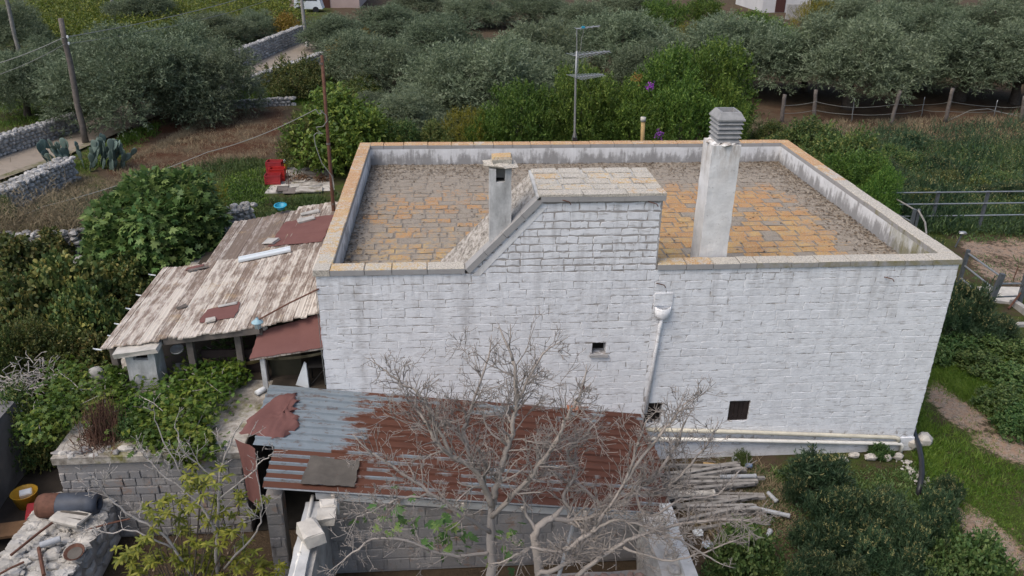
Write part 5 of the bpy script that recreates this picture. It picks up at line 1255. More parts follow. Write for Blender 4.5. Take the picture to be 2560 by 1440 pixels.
crumple(2212, 1420, 0, .1, simple('bag_pale_green', (.42, .52, .46), .3, 14), 'pale green plastic bag among the weeds at the bottom edge')

# rubble and hose at the right corner
for px, py, s, mt, lb in ((2108, 1152, (.13, .10, .06), 'stonepale', 'flat pale stone at the left end of the rubble along the plinth'), (2135, 1142, (.17, .10, .07), 'stonepale', 'slanted slab stone second from the left along the plinth'), (2176, 1148, (.18, .12, .09), 'rubble', 'whitish lime-stained stone in the middle of the rubble'), (2218, 1150, (.10, .10, .09), 'stonepale', 'small upright stone in the rubble by the drain end'), (2244, 1146, (.16, .11, .09), 'stonepale', 'pale rough stone under the drain pipe end'),
                          (2276, 1118, (.26, .22, .19), 'stonepale', 'pale block stone touching the house corner'), (2268, 1080, (.22, .2, .16), 'stonegrey', 'grey stone behind the house corner beside the hose'), (2306, 1112, (.27, .22, .2), 'stonepale', 'large squared pale stone right of the black hose'), (2250, 1122, (.2, .06, .04), 'stonegrey', 'narrow stone bar lying under the drain pipes')):
    rockthing(px, py, 0, s, M[mt], lb)
p = at_z(2180, 1126, 0); mb = MB(); mb.obox(p+Vector((0, 0, .1)), Matrix.Rotation(.5, 3, 'X') @ Matrix.Rotation(.3, 3, 'Y'), .09, .09, .04, .02, .02); tag(mb.build('rusty_can', M['iron']), 'rusty crushed can among the rubble by the plinth', 'can')
mb = MB()
for k in range(60):
    t = rnd.random(); p = at_z(2255+60*t+rnd.uniform(-15, 15), 1158+50*t+rnd.uniform(-14, 14), 0); s = rnd.uniform(.02, .06); mb.rock((p.x, p.y, s*.4), s, s, s*.6)
tag(mb.build('lime_rubble', M['rubble']), 'spill of crumbled white lime beside the black hose', 'rubble', kind='stuff')
hp_ = [at_y(2280, 1070, .62), at_y(2287, 1086, .22), at_y(2298, 1115, -.32), at_y(2304, 1150, -.85), at_y(2305, 1185, -1.28), at_y(2300, 1215, -1.58), at_y(2293, 1244, -1.72)]
hp_ = [hp_[0]-Vector((0, -.2, .1))]+hp_
mb = MB(); mb.tube(hp_, .062, 10); tag(mb.build('black_hose', M['hose'], smooth=True, loc=hp_[3]), 'thick black corrugated hose arching out from the house corner', 'hose')
p = at_z(1968, 1108, .3); 

# crates, bucket and loose slabs on the paved patch behind
zc = gz(-5, 20)
def crate(px, py, mat, label, rz=0.1, s=(.50, .33, .29)):
    p = at_z(px, py, zc+.04); w_, d_, h = s; o = thing('crate', label, 'crate', (p.x, p.y, zc+.04), 'plastic crates on the paved patch', rz)
    def bx(nm, *a): mb = MB(); mb.box(*a); ob_ = mb.build(nm, mat, None); ob_.parent = o
    bx('bottom', -w_/2, -d_/2, 0, w_/2, d_/2, .02)
    for k in range(4):
        z0 = .03+k*(h-.05)/4; z1 = z0+(h-.05)/4-.018
        bx('slat', -w_/2, -d_/2, z0, w_/2, -d_/2+.014, z1); bx('slat', -w_/2, d_/2-.014, z0, w_/2, d_/2, z1)
        bx('slat', -w_/2, -d_/2+.015, z0, -w_/2+.014, d_/2-.015, z1); bx('slat', w_/2-.014, -d_/2+.015, z0, w_/2, d_/2-.015, z1)
    for sx in (-1, 1):
        for sy in (-1, 1): bx('corner_post', sx*(w_/2-.01)-.02, sy*(d_/2-.01)-.02, 0, sx*(w_/2-.01)+.02, sy*(d_/2-.01)+.02, h)
    bx('rim', -w_/2-.012, -d_/2-.012, h-.03, w_/2+.012, -d_/2+.012, h); bx('rim', -w_/2-.012, d_/2-.012, h-.03, w_/2+.012, d_/2+.012, h)
    bx('rim', -w_/2-.012, -d_/2+.013, h-.03, -w_/2+.012, d_/2-.013, h); bx('rim', w_/2-.012, -d_/2+.013, h-.03, w_/2+.012, d_/2-.013, h)
    return o
crate(684, 458, M['darkred'], 'faded red plastic crate at the front left of the paved patch', .05, (.60, .42, .38))
crate(696, 449, M['red'], 'bright red plastic crate just behind the faded one', .0, (.60, .42, .50))
crate(690, 440, M['darkred'], 'faded red plastic crate at the back beside the yellow tub', -.08, (.62, .42, .66))
p = at_z(705, 424, zc); yt = thing('yellow_tub', 'yellow plastic tub holding rags behind the red crates', 'tub', (p.x, p.y, zc))
mb = MB(); V = []
for hx, hy, z in ((.20, .14, .02), (.26, .19, .33), (.24, .17, .33), (.185, .125, .05)): V += [(p.x-hx, p.y-hy, zc+z), (p.x+hx, p.y-hy, zc+z), (p.x+hx, p.y+hy, zc+z), (p.x-hx, p.y+hy, zc+z)]
mb.add(V, [(3, 2, 1, 0), (12, 13, 14, 15)]+[(o_*4+k, o_*4+(k+1) % 4, o_*4+4+(k+1) % 4, o_*4+4+k) for o_ in range(3) for k in range(4)]); mb.build('shell', M['yellow'], yt)
mb = MB(); mb.rock((p.x-.1, p.y, zc+.33), .10, .1, .08); mb.rock((p.x-.02, p.y+.05, zc+.3), .1, .08, .07); tag(mb.build('dark_rag', M['dark']), 'dark rag in the left half of the yellow tub', 'rag')
mb = MB(); mb.rock((p.x+.12, p.y, zc+.35), .12, .11, .1); tag(mb.build('pale_rag', M['whiteboard']), 'pale rag heaped in the right half of the yellow tub', 'rag')
mb = MB(); q4 = [at_z(*p, zc) for p in ((662, 484), (836, 478), (832, 418), (712, 420))]
mb.hexa([(p.x, p.y, zc-.1) for p in q4]+[(p.x, p.y, zc+.03) for p in q4], a=.4); pv = tag(mb.build('paved_patch', M['stonepale']), 'pale patch paved with broken slabs and boards behind the lean-to', 'paving')
pv['kind'] = 'structure'
for k in range(20):
    px, py = rnd.uniform(668, 825), rnd.uniform(424, 482)
    if px < 725 and py < 465: px += 60
    p = at_z(px, py, zc); mb = MB(); mb.obox((p.x, p.y, zc+.045+rnd.uniform(0, .05)), Matrix.Rotation(rnd.uniform(-.4, .4), 3, 'Z') @ Matrix.Rotation(rnd.uniform(-.08, .08), 3, 'X'), rnd.uniform(.22, .55), rnd.uniform(.12, .32), .018, .004, .03)
    tag(mb.build('broken_slab', M[rnd.choice(['stonepale', 'stonepale', 'terrace', 'rubble', 'woodpole'])]), 'pale broken slab lying loose on the paved patch', 'slab', 'broken slabs and boards on the paved patch')
p = at_z(723, 470, zc); mb = MB(); mb.tube([p, p+Vector((0, 0, .75))], .015, 5); tag(mb.build('thin_stake', M['iron'], loc=p), 'thin dark iron stake standing on the paved patch', 'stake')

# ------------------------------------------------------------------ bottom left: alley, rubble-topped wall, barrel, oddments
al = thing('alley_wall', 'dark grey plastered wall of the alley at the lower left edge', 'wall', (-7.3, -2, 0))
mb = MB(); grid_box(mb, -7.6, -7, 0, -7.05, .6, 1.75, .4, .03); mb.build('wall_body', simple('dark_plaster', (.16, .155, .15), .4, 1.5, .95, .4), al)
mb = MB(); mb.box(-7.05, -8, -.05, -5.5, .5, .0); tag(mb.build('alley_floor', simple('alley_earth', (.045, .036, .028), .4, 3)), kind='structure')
rb = thing('rubble_wall', 'broad broken wall topped with white rubble at the lower left', 'wall', (-4.8, -4, 0))
mb = MB(); grid_box(mb, -5.52, -8.5, 0, -4.12, -1.75, .90, .3, .05); mb.build('wall_core', M['stonegrey'], rb)
n = 0; bulk = MB()
for k in range(900):
    x, y = rnd.uniform(-5.5, -4.15), -1.8-abs(rnd.gauss(0, 2.2))
    if y < -7: continue
    edge = x < -5.25 or x > -4.35; s = rnd.uniform(.09, .16) if edge else rnd.choice([.03, .04, .05, .06, .08, .10, .14])
    if not edge and rnd.random() < .35: s = rnd.uniform(.02, .04)
    mb = MB() if (n < 290 and s > .055) else bulk
    mb.rock((x, y, .90+s*.2+rnd.uniform(0, .05)), s*rnd.uniform(.9, 1.3), s*rnd.uniform(.6, 1), s*.45, Matrix.Rotation(rnd.uniform(-.3, .3), 3, 'X'))
    if mb is not bulk: mb.build('stone', rnd.choice((M['rubble'], M['rubble'], M['stonepale'], M['stonegrey'])), rb); n += 1
tag(bulk.build('chips', M['rubble'], rb), kind='stuff')
for i in range(7):                           # outer faces of big stones
    for k in range(3):
        mb = MB(); mb.rock((-4.12, -2.2-i*.55-rnd.uniform(0, .2), .2+k*.27), .1, .26, .14); mb.build('face_stone', M['stonegrey'], rb)
        mb = MB(); mb.rock((-5.5, -2.0-i*.55-rnd.uniform(0, .2), .2+k*.27), .1, .26, .14); mb.build('face_stone', M['rubble'], rb)
ba = at_z(222, 1196, 1.15); bo = thing('barrel', 'rusty slate-coloured metal barrel lying at the foot of the outbuilding wall', 'barrel', (-4.85, -2.35, .95))
Mx = Matrix.Rotation(math.pi/2, 3, 'Y')
mb = MB(); mb.lathe((-4.80, -2.36, 1.16), [(0, -.56), (.20, -.56), (.235, -.5), (.235, .40), (.225, .5), (.17, .58), (.12, .58), (.12, .5)], 18, Mx); mb.build('drum', M['bluebarrel'], bo, True)
mb = MB(); mb.lathe((-4.80, -2.36, 1.16), [(.237, -.50), (.242, -.48), (.242, -.2), (.237, -.18)], 18, Mx); mb.build('rust_band', M['iron'], bo, True)
mb = MB(); mb.lathe((-4.80, -2.36, 1.16), [(0, -.57), (.21, -.57), (.24, -.51), (.24, -.45)], 18, Mx); mb.build('rusty_end', M['iron'], bo, True)
def rod(a, b, Z, r, mat, label, name='iron_rod', cat='rod', Z2=None):
    a, b = at_z(*a, Z), at_z(*b, Z2 if Z2 is not None else Z); mb = MB(); mb.tube([a, a.lerp(b, .5)+Vector((0, 0, .015)), b], r, 7); return tag(mb.build(name, M[mat], loc=a), label, cat)
rod((27, 1388), (160, 1285), 1.12, .026, 'iron', 'long rusty iron rod lying diagonally over the white rubble')
rod((-10, 1440), (60, 1405), 1.1, .022, 'iron', 'second rusty rod at the bottom left corner of the rubble')
rod((160, 1285), (235, 1225), 1.12, .03, 'woodpole', 'weathered pole end lying at the top of the rubble', 'wooden_pole', 'pole')
rod((215, 1325), (325, 1297), 1.1, .018, 'iron', 'thin red-brown rod sticking out over the rubble edge')
p = at_z(126, 1355, 1.12); mb = MB(); d = Vector((.9, .42, .04)).normalized(); mb.tube([p-d*.17, p+d*.17], .062, 12, cap=False); mb.tube([p+d*.168, p-d*.168], .052, 12, cap=False); tag(mb.build('pipe_piece', M['pipew'] if 0 else M['pipeg'], smooth=True), 'short pale grey pipe piece on the white rubble', 'pipe')
p = at_z(187, 1383, 1.12); po = thing('rusty_pan', 'round rusty pan lying on the white rubble', 'pan', tuple(p)); mb = MB(); mb.lathe((p.x, p.y, 1.12), [(.0, -.02), (.14, -.02), (.185, .045), (.175, .045), (.135, -.005), (0, -.005)], 16, Matrix.Rotation(.25, 3, 'X')); mb.build('dish', M['iron'], po, True)
mb = MB(); mb.lathe((p.x, p.y, 1.125), [(.13, .0), (0, .005)], 16, Matrix.Rotation(.25, 3, 'X')); mb.build('ash_bed', M['tarp'], po)
for a_, b_, lb in (((97, 1370), (110, 1438), 'rusty flat bar standing out of the rubble bottom'),): rod(a_, b_, 1.1, .035, 'iron', lb, 'rusty_bar', 'bar')
p = at_z(178, 1302, 1.08); bl = thing('painted_panel', 'pale rounded panel with dark stripes on the rubble wall', 'panel', tuple(p))
mb = MB(); Mx = Matrix.Rotation(-.35, 3, 'Z'); mb.obox((p.x, p.y, 1.17), Mx, .33, .19, .035, .02, .02); mb.build('panel_body', M['stonepale'], bl)
for o_ in (-.08, .09):
    mb = MB(); mb.obox(Vector((p.x, p.y, 1.208))+Mx @ Vector((.02, o_, 0)), Mx @ Matrix.Rotation(.12, 3, 'Z'), .28, .03, .004); mb.build('stripe', M['tarp'], bl)
p = at_z(190, 1240, 1.0); mb = MB(); mb.lathe((p.x, p.y, 1.02), [(0, -.1), (.09, -.06), (.115, .02), (.08, .09), (0, .11)], 9); tag(mb.build('white_lump', M['rubble']), 'round white lump of lime below the barrel', 'lump')
p = at_z(68, 1258, .05); am = thing('amber_bucket', 'amber yellow plastic bucket standing in the dark alley', 'bucket', (p.x, p.y, 0))
mb = MB(); mb.lathe((p.x, p.y, 0), [(0, .01), (.19, .01), (.26, .34), (.275, .36), (.25, .355), (.18, .04), (0, .04)], 18); mb.build('shell', M['amber'], am, True)
mb = MB(); mb.obox((p.x+.02, p.y+.03, .28), Matrix.Rotation(.4, 3, 'Z') @ Matrix.Rotation(.3, 3, 'X'), .12, .08, .09, .02); tag(mb.build('white_container', M['white']), 'white container inside the amber bucket', 'container')
p = at_z(95, 1290, 0); mb = MB(); mb.obox((p.x+.05, p.y-.15, .12), Matrix.Rotation(.3, 3, 'Z'), .16, .35, .12, .03, .03); tag(mb.build('red_box', M['darkred']), 'dark red plastic box beside the amber bucket', 'box')
p = at_z(25, 1320, .3); mb = MB(); mb.obox((p.x, p.y, .25), Matrix.Rotation(.15, 3, 'Z'), .36, .22, .03); tag(mb.build('plank_board', M['board']), 'brown plank board lying in the alley at the left edge', 'board')
mb = MB()
for k in range(700):
    x, y = rnd.uniform(-3.9, .1), rnd.uniform(-6.5, -2.2); s = rnd.uniform(.02, .06); z = .03; a = rnd.uniform(0, 6.3); mb.add([(x, y, z), (x+s*math.cos(a), y+s*math.sin(a), z+rnd.uniform(0, .03)), (x+s*math.cos(a+.8), y+s*math.sin(a+.8), z)], [(0, 1, 2)])
tag(mb.build('leaf_litter', M['litter']), 'dark fallen leaves on the courtyard floor', 'leaf litter', kind='stuff')

# far buildings at the top edge
def bld(label, px0, px1, pyb, hgt_, dep, wallc, name='far_house'):
    p, q = at_g(px0, pyb), at_g(px1, pyb); o = thing(name, label, 'house', (p.x, p.y, p.z))
    mb = MB(); mb.box(p.x, p.y, p.z-.3, q.x, p.y+dep, p.z+hgt_); mb.build('wall', simple(name+'_wall', wallc, .15, .8), o)
    mb = MB(); mb.box(p.x-.2, p.y-.2, p.z+hgt_, q.x+.2, p.y+dep+.2, p.z+hgt_+.25); mb.build('roof', M['stonepale'], o)
    n = max(1, int((q.x-p.x)/4))
    for i in range(n):
        x = p.x+(q.x-p.x)*(i+.5)/n; mb = MB(); mb.box(x-.6, p.y-.06, p.z, x+.6, p.y+.02, p.z+2.2); f = mb.build('door', simple('brown_door', (.07, .03, .025), .2), o) if i % 2 == 0 else mb.build('window', M['dark'], o)
    return o
bld('pinkish farm building with dark doors at the top edge behind the poles', 725, 900, 20, 4.2, 9, (.40, .31, .28))
bld('long low whitish building at the top edge right of centre', 1905, 2075, 30, 3.2, 10, (.52, .51, .50))
p = at_g(772, 30); vo = thing('white_van', 'small white van roof showing beside the pinkish building', 'van', tuple(p))
mb = MB(); V = [(p.x-1.4, p.y-.9, p.z+.4), (p.x+1.6, p.y-.9, p.z+.4), (p.x+1.6, p.y+.9, p.z+.4), (p.x-1.4, p.y+.9, p.z+.4), (p.x-1.2, p.y-.8, p.z+1.9), (p.x+1.2, p.y-.8, p.z+1.9), (p.x+1.2, p.y+.8, p.z+1.9), (p.x-1.2, p.y+.8, p.z+1.9)]
mb.hexa(V); mb.build('body', M['whiteboard'], vo)
mb = MB(); mb.hexa([(p.x-1.0, p.y-.88, p.z+1.25), (p.x+1.1, p.y-.88, p.z+1.25), (p.x+1.1, p.y-.8, p.z+1.25), (p.x-1.0, p.y-.8, p.z+1.25), (p.x-.9, p.y-.84, p.z+1.7), (p.x+.9, p.y-.84, p.z+1.7), (p.x+.9, p.y-.78, p.z+1.7), (p.x-.9, p.y-.78, p.z+1.7)]); mb.build('window', M['dark'], vo)
for x in (-.8, .9):
    mb = MB(); mb.lathe((p.x+x, p.y-.9, p.z+.33), [(0, -.1), (.32, -.1), (.32, .1), (0, .1)], 14, Matrix.Rotation(math.pi/2, 3, 'X')); mb.build('wheel', M['hose'], vo)
bb = bld  # low grey yard wall beside the white building
mb = MB(); a, b = at_g(1965, 48), at_g(2030, 52); mb.box(a.x, a.y, a.z-.2, b.x, a.y+.3, a.z+1.6); tag(mb.build('yard_wall', M['stonegrey']), 'short grey wall beside the whitish building at the top edge', 'wall')

# ------------------------------------------------------------------ vegetation
T_RHOMB = (np.array([(0, 0, 0), (.5, .5, .06), (1, 0, -.04), (.5, -.5, .06)]), np.array([(0, 1, 2), (0, 2, 3)]))
T_OVAL = (np.array([(0, 0, 0), (.28, .40, .06), (.7, .36, .03), (1, 0, -.10), (.7, -.36, .03), (.28, -.40, .06)]), np.array([(0, 1, 5), (1, 2, 5), (2, 4, 5), (2, 3, 4)]))
_fo = [(0, 0, 0), (-.06, .30, .04), (.22, .52, -.03), (.30, .22, .05), (.66, .42, -.06), (.62, .14, .04), (1.0, 0, -.10), (.62, -.14, .04), (.66, -.42, -.06), (.30, -.22, .05), (.22, -.52, -.03), (-.06, -.30, .04), (.3, 0, .02)]
T_LOBE = (np.array(_fo), np.array([(12, i, i+1) for i in range(0, 11)]+[(12, 11, 0)]))
T_BLADE = (np.array([(0, .5, 0), (0, -.5, 0), (.55, .35, .10), (.55, -.35, .10), (1, 0, -.05)]), np.array([(0, 1, 3), (0, 3, 2), (2, 3, 4)]))
def unit(v): return v/np.maximum(1e-9, np.linalg.norm(v, axis=-1, keepdims=True))
def leaves(P, Dv, L, Wd, tpl, rg, up=.35):
    """leaf at each P along Dv; returns V,F"""
    Dv = unit(Dv); n = len(P); ref = rg.normal(size=(n, 3)); ref[:, 2] += up*3
    S = unit(np.cross(Dv, ref)); U = np.cross(S, Dv)
    T_, Fc = tpl; L = np.broadcast_to(L, (n,)); Wd = np.broadcast_to(Wd, (n,))
    V = P[:, None]+Dv[:, None]*(T_[None, :, 0:1]*L[:, None, None])+S[:, None]*(T_[None, :, 1:2]*Wd[:, None, None])+U[:, None]*(T_[None, :, 2:3]*L[:, None, None])
    m = len(T_); F = (Fc[None]+(np.arange(n)*m)[:, None, None]).reshape(-1, 3)
    return V.reshape(-1, 3), F, len(Fc)
def sprigs(P, Dv, n, slen, L, Wd, tpl, spread, rg, tmean=None, droop=0.0, tvar=.22, up=.35):
    """n leaves along each sprig; tint constant-ish per sprig"""
    Dv = unit(Dv); k = len(P)
    t = np.tile((np.arange(n)+.5)/n, (k, 1))+rg.uniform(-.3, .3, (k, n))/n
    pp = P[:, None]+Dv[:, None]*(t*slen)[:, :, None]; pp[..., 2] -= droop*t**2
    dd = Dv[:, None]*(1-spread)+unit(rg.normal(size=(k, n, 3)))*spread
    tm = rg.uniform(.15, .85, k) if tmean is None else tmean
    tt = np.clip(tm[:, None]+rg.normal(0, tvar, (k, n)), 0, 1)
    LL = L*rg.uniform(.7, 1.25, (k, n)).ravel()
    V, F, nf = leaves(pp.reshape(-1, 3), dd.reshape(-1, 3), LL, LL/L*Wd, tpl, rg, up)
    return V, F, np.repeat(tt.ravel(), nf)
def join(parts):
    Vs, Fs, Ts, o = [], [], [], 0
    for V, F, t in parts: Vs.append(V); Fs.append(F+o); Ts.append(t); o += len(V)
    return np.concatenate(Vs), np.concatenate(Fs), np.concatenate(Ts)
def lobes_pts(lobes, n, rg, lo=.72, hi=1.06, bottom=-.45, inner=.14):
    Lb = np.array(lobes, float); C_, Rr = Lb[:, :3], Lb[:, 3:6]; w = (Rr[:, 0]*Rr[:, 2]); w = w/w.sum()
    i = rg.choice(len(Lb), n*2, p=w); u = unit(rg.normal(size=(n*2, 3))); keep = u[:, 2] > bottom; i, u = i[keep], u[keep]
    rad = np.where(rg.random(len(u)) < inner, rg.uniform(.3, lo, len(u)), rg.uniform(lo, hi, len(u)))
    P = C_[i]+u*Rr[i]*rad[:, None]
    inside = np.zeros(len(P), bool)
    for j in range(len(Lb)):
        q = (((P-C_[j])/Rr[j])**2).sum(1); inside |= (q < .5) & (i != j)
    keep = ~inside | (rg.random(len(P)) < .12)
    return P[keep][:n], u[keep][:n]
def limbs(mb, base, lobes, r0, rg, n=None):
    b = Vector(base)
    for l in lobes[:n]:
        c = Vector(l[:3]); m = b.lerp(c, .5)+Vector((rg.uniform(-.15, .15), rg.uniform(-.15, .15), 0)); mb.tube([b, m, c], [r0*.6, r0*.36, r0*.12], 6)

# --- olives: five individual crowns, copied with their own size and turn
def make_olive(seed, wide=3.1, tall=4.4, nl=30, k=4300, skirt=True):
    rg = np.random.default_rng(seed); lobes = []
    for i in range(nl):
        a = i*2.4+rg.uniform(-.3, .3); q = math.sqrt((i+.4)/nl); r_ = wide*.76*q
        z = tall*(.82-.40*q**2)+rg.uniform(-.55, .5); s = rg.uniform(.45, .95)*wide*.30
        lobes.append((r_*math.cos(a), r_*math.sin(a), z, s, s, s*rg.uniform(.75, 1.0)))
    for i in range(6 if skirt else 0):
        a = i*1.26+rg.uniform(-.4, .4); s = rg.uniform(.25, .34)*wide; lobes.append((wide*.72*math.cos(a), wide*.72*math.sin(a), tall*rg.uniform(.26, .40), s, s, s*1.15))
    for i in range(14):
        a, e = rg.uniform(0, 6.28), rg.uniform(-.1, 1.2); s = rg.uniform(.09, .17)*wide; rr = wide*.98; lobes.append((rr*math.cos(a)*math.cos(e)*.95, rr*math.sin(a)*math.cos(e)*.95, tall*(.50+.52*math.sin(e)), s, s, s*1.3))
    P, u = lobes_pts(lobes, k, rg, bottom=-.75)
    Dv = u*.75+rg.normal(0, .35, P.shape)+np.array([0, 0, .35])
    V, F, t = sprigs(P, Dv, 12, .60, .17, .042, T_RHOMB, .5, rg, rg.uniform(.28, .72, len(P)), .05, .10)
    sx_ = 6.5/(np.percentile(np.abs(V[:, :2]), 98)*2.0); V[:, :2] *= sx_; sz_ = 5.0/np.percentile(V[:, 2], 99.5); V[:, 2] *= sz_; lobes = [(l[0]*sx_, l[1]*sx_, l[2]*sz_, 1, 1, 1) for l in lobes]
    me_crown = np_obj('crown', V, F, t, M['olive'])
    mb = MB(); r0 = .30; top = (rg.uniform(-.15, .15), rg.uniform(-.15, .15), tall*.30)
    mb.tube([(0, 0, -.3), (.03, .02, .25), (top[0]*.5, top[1]*.5, tall*.17), top], [r0*1.35, r0*1.05, r0*.9, r0*.75], 9); limbs(mb, top, lobes, r0, rg, 12)
    tr = mb.build('trunk', M['bark'], smooth=True)
    return me_crown, tr
olive_protos = [make_olive(40+i, skirt=i < 3) for i in range(6)]
laid = set()
def plant(protos, i, name, label, cat, loc, sx, sz, rz, group=None):
    o = thing(name, label, cat, loc, group, rz); o.scale = (sx, sx*rnd.uniform(.94, 1.06), sz)
    for pr in protos[i]:
        if pr is None: continue
        if id(pr) in laid: c = pr.copy(); COL.objects.link(c)
        else: c = pr; laid.add(id(pr))
        c.parent = o
    return o
OLIVES = [  # crown centre x, crown top y, trunk foot y, crown width (photo px), label
 (348, 78, 318, 320, 'big dark olive tree right behind the wooden utility pole'),
 (525, 110, 292, 235, 'dark olive tree beside the upper road, right of the wooden pole'),
 (140, 150, 280, 180, 'olive tree between the wooden pole and the left trunk'),
 (430, 60, 250, 250, 'tall olive crown rising behind the big dark olives'),
 (70, 130, 292, 170, 'olive with a visible trunk near the left edge'),
 (45, 8, 138, 150, 'dark round olive at the top left corner by the leaning pole'),
 (150, 95, 215, 140, 'small olive between the leaning pole and the vineyard'),
 (365, -20, 62, 150, 'olive at the top edge in front of the vineyard'),
 (255, 80, 190, 120, 'low olive crown at the lower edge of the vineyard'),
 (545, 30, 112, 150, 'olive left of the upper dry stone wall'),
 (640, 25, 95, 90, 'small olive beside the pinkish building'),
 (848, 38, 130, 165, 'olive leaning over the end of the upper road'),
 (985, 12, 105, 170, 'olive behind the road end, top of the grove'),
 (935, 82, 236, 225, 'broad olive left of the middle of the grove with red earth before it'),
 (1095, 40, 190, 220, 'silvery olive in the second row left of the antenna'),
 (1180, -10, 70, 150, 'far olive at the top edge left of centre'),
 (1215, 92, 322, 330, 'largest silvery olive in the centre of the grove'),
 (1345, 52, 218, 210, 'olive just left of the antenna booms'),
 (1370, 120, 285, 200, 'olive with a forked bare trunk left of the antenna mast'),
 (1330, -20, 60, 170, 'far olive at the top edge in the centre'),
 (1460, 5, 110, 160, 'far olive directly above the antenna'),
 (1555, 28, 205, 250, 'broad silvery olive right of the antenna booms'),
 (1610, 108, 240, 150, 'pale olive crown behind the dark laurel bushes'),
 (1020, 222, 372, 200, 'low grey olive just behind the left half of the house'),
 (940, 230, 345, 120, 'small grey olive bush left of the low grey olive'),
 (1130, 130, 300, 170, 'shaded olive between the central olive and the broad left one'),
 (1850, 45, 268, 265, 'silvery olive behind the tall chimney'),
 (1760, 60, 190, 170, 'olive between the chimney and the dark laurels'),
 (2120, 40, 306, 285, 'open olive with a visible forked trunk behind the fence'),
 (2010, 100, 262, 170, 'olive left of the forked trunk behind the fence'),
 (2260, 10, 175, 220, 'olive in the back row above the tilted fence posts'),
 (2395, 60, 285, 300, 'very broad olive above the tallest fence post'),
 (2535, 70, 295, 240, 'olive at the right edge above the fence'),
 (2480, -5, 140, 230, 'olive in the back row near the top right corner'),
 (2120, -15, 90, 190, 'far olive right of the whitish building'),
 (2300, -30, 70, 190, 'far olive at the top edge on the right'),
 (2640, -10, 190, 240, 'olive cut by the right edge of the photo'),
 (2240, 110, 255, 180, 'shaded olive behind the tilted middle fence post'),
 (1050, -25, 40, 140, 'far olive at the top edge above the road end'),
 (1580, -30, 55, 150, 'far olive at the top edge right of the antenna'),
]
def tree_at(fn, cx, topy, basey, wpx):
    p = at_g(cx, basey); q = at_y(cx, topy, p.y); dep = float(np.dot(np.array(p)-CAM, _f)); return p, max(.3, q.z-p.z), wpx*dep/FPX
for i, (cx, ty, by, wpx, lb) in enumerate(OLIVES):
    p, h_, w_ = tree_at(None, cx, ty, by, wpx)
    h_ = min(h_, 7.0); open_ = cx > 1750 and by > 160
    if open_ and by > 250: p = at_g(cx, by-34); p, h_, w_ = tree_at(None, cx, ty, by-34, wpx); h_ = min(h_, 7.0)
    plant(olive_protos, 3+i % 3 if open_ or 'trunk' in lb else i % 3, 'olive_tree', lb, 'olive tree', tuple(p), w_*1.1/6.5, h_/5.0, rnd.uniform(0, 6.28), 'olive trees')
# filler rows further back, outside or at the very edge of the frame
# --- leafy bushes in a few characters
def make_bush(seed, mat, k, n, slen, L, Wd, tpl, spread=.5, tall=1.0, pointy=False, stems=True, bottom=-.55, tmean=None, droop=0.0, nl=9, lo=.6, ls=1.0):
    rg = np.random.default_rng(seed); lobes = []
    for i in range(nl):
        a = i*2.4+rg.uniform(-.4, .4); q = math.sqrt((i+.3)/nl); r_ = .62*q; s = rg.uniform(.30, .46)*ls
        z = (1.05-.55*q*q)*tall*.78+rg.uniform(-.1, .1); lobes.append((r_*math.cos(a), r_*math.sin(a), z, s, s, s*(1.5 if pointy else 1)))
    for i in range(5):
        a = i*1.26+rg.uniform(-.4, .4); s = rg.uniform(.28, .38)*ls; lobes.append((.58*math.cos(a), .58*math.sin(a), .30*tall, s, s, s))
    for i in range(10):
        a, e = rg.uniform(0, 6.28), rg.uniform(.1, 1.45); s = rg.uniform(.09, .19); lobes.append((1.0*math.cos(a)*math.cos(e), 1.0*math.sin(a)*math.cos(e), tall*(.35+.78*math.sin(e)), s, s, s*1.6))
    P, u = lobes_pts(lobes, k, rg, lo=lo, bottom=bottom); P[:, 2] = np.maximum(P[:, 2], .03)
    Dv = u*.7+rg.normal(0, .35, P.shape)+np.array([0, 0, .9 if pointy else .35])
    V, F, t = sprigs(P, Dv, n, slen, L, Wd, tpl, spread, rg, tmean, droop)
    sx_ = 1.0/np.percentile(np.abs(V[:, :2]), 97.5); V[:, :2] *= sx_; sz_ = 1.3/np.percentile(V[:, 2], 99.3); V[:, 2] *= sz_; lobes = [(l[0]*sx_, l[1]*sx_, l[2]*sz_, 1, 1, 1) for l in lobes]
    f = np_obj('foliage', V, F, t, mat); st = None
    if stems:
        mb = MB(); limbs(mb, (0, 0, -.05), lobes, .06, rg, 8); st = mb.build('stem', M['bark'])
    return f, st
B_laurel = [make_bush(70+i, M['laurel'], 2200, 8, .17, .062, .026, T_RHOMB, .5, 1.35, True) for i in range(3)]
B_shrub = [make_bush(80+i, M['shrub'], 1700, 8, .18, .060, .034, T_OVAL, .6, 1.0) for i in range(3)]
B_bramble = [make_bush(90+i, M['bramble'], 1100, 8, .26, .105, .078, T_OVAL, .7, 1.0, droop=.1) for i in range(2)]
B_dark = [make_bush(95+i, M['darkweed'], 520, 11, .34, .17, .032, T_RHOMB, .40, 1.1, True, nl=13, ls=.52) for i in range(3)]
for q_, pr_ in enumerate(B_dark):
    rg = np.random.default_rng(300+q_); me_ = pr_[0].data; co_ = np.empty(len(me_.vertices)*3, np.float32); me_.vertices.foreach_get('co', co_); co_ = co_.reshape(-1, 3)
    top = co_[(co_[:, 2] > .85)]; P = top[rg.integers(len(top), size=60)]+np.array([0, 0, .03])
    V, F, t = sprigs(P, rg.normal(0, .5, P.shape)+np.array([0, 0, .6]), 7, .12, .075, .032, T_RHOMB, .9, rg)
    B_dark[q_] = (pr_[0], tag(np_obj('flower_heads', V, F, t, M['flower']), kind='stuff'), pr_[1])
B_yel = [make_bush(99, M['yellowshrub'], 1300, 8, .16, .045, .018, T_RHOMB, .5, 1.1, True)]
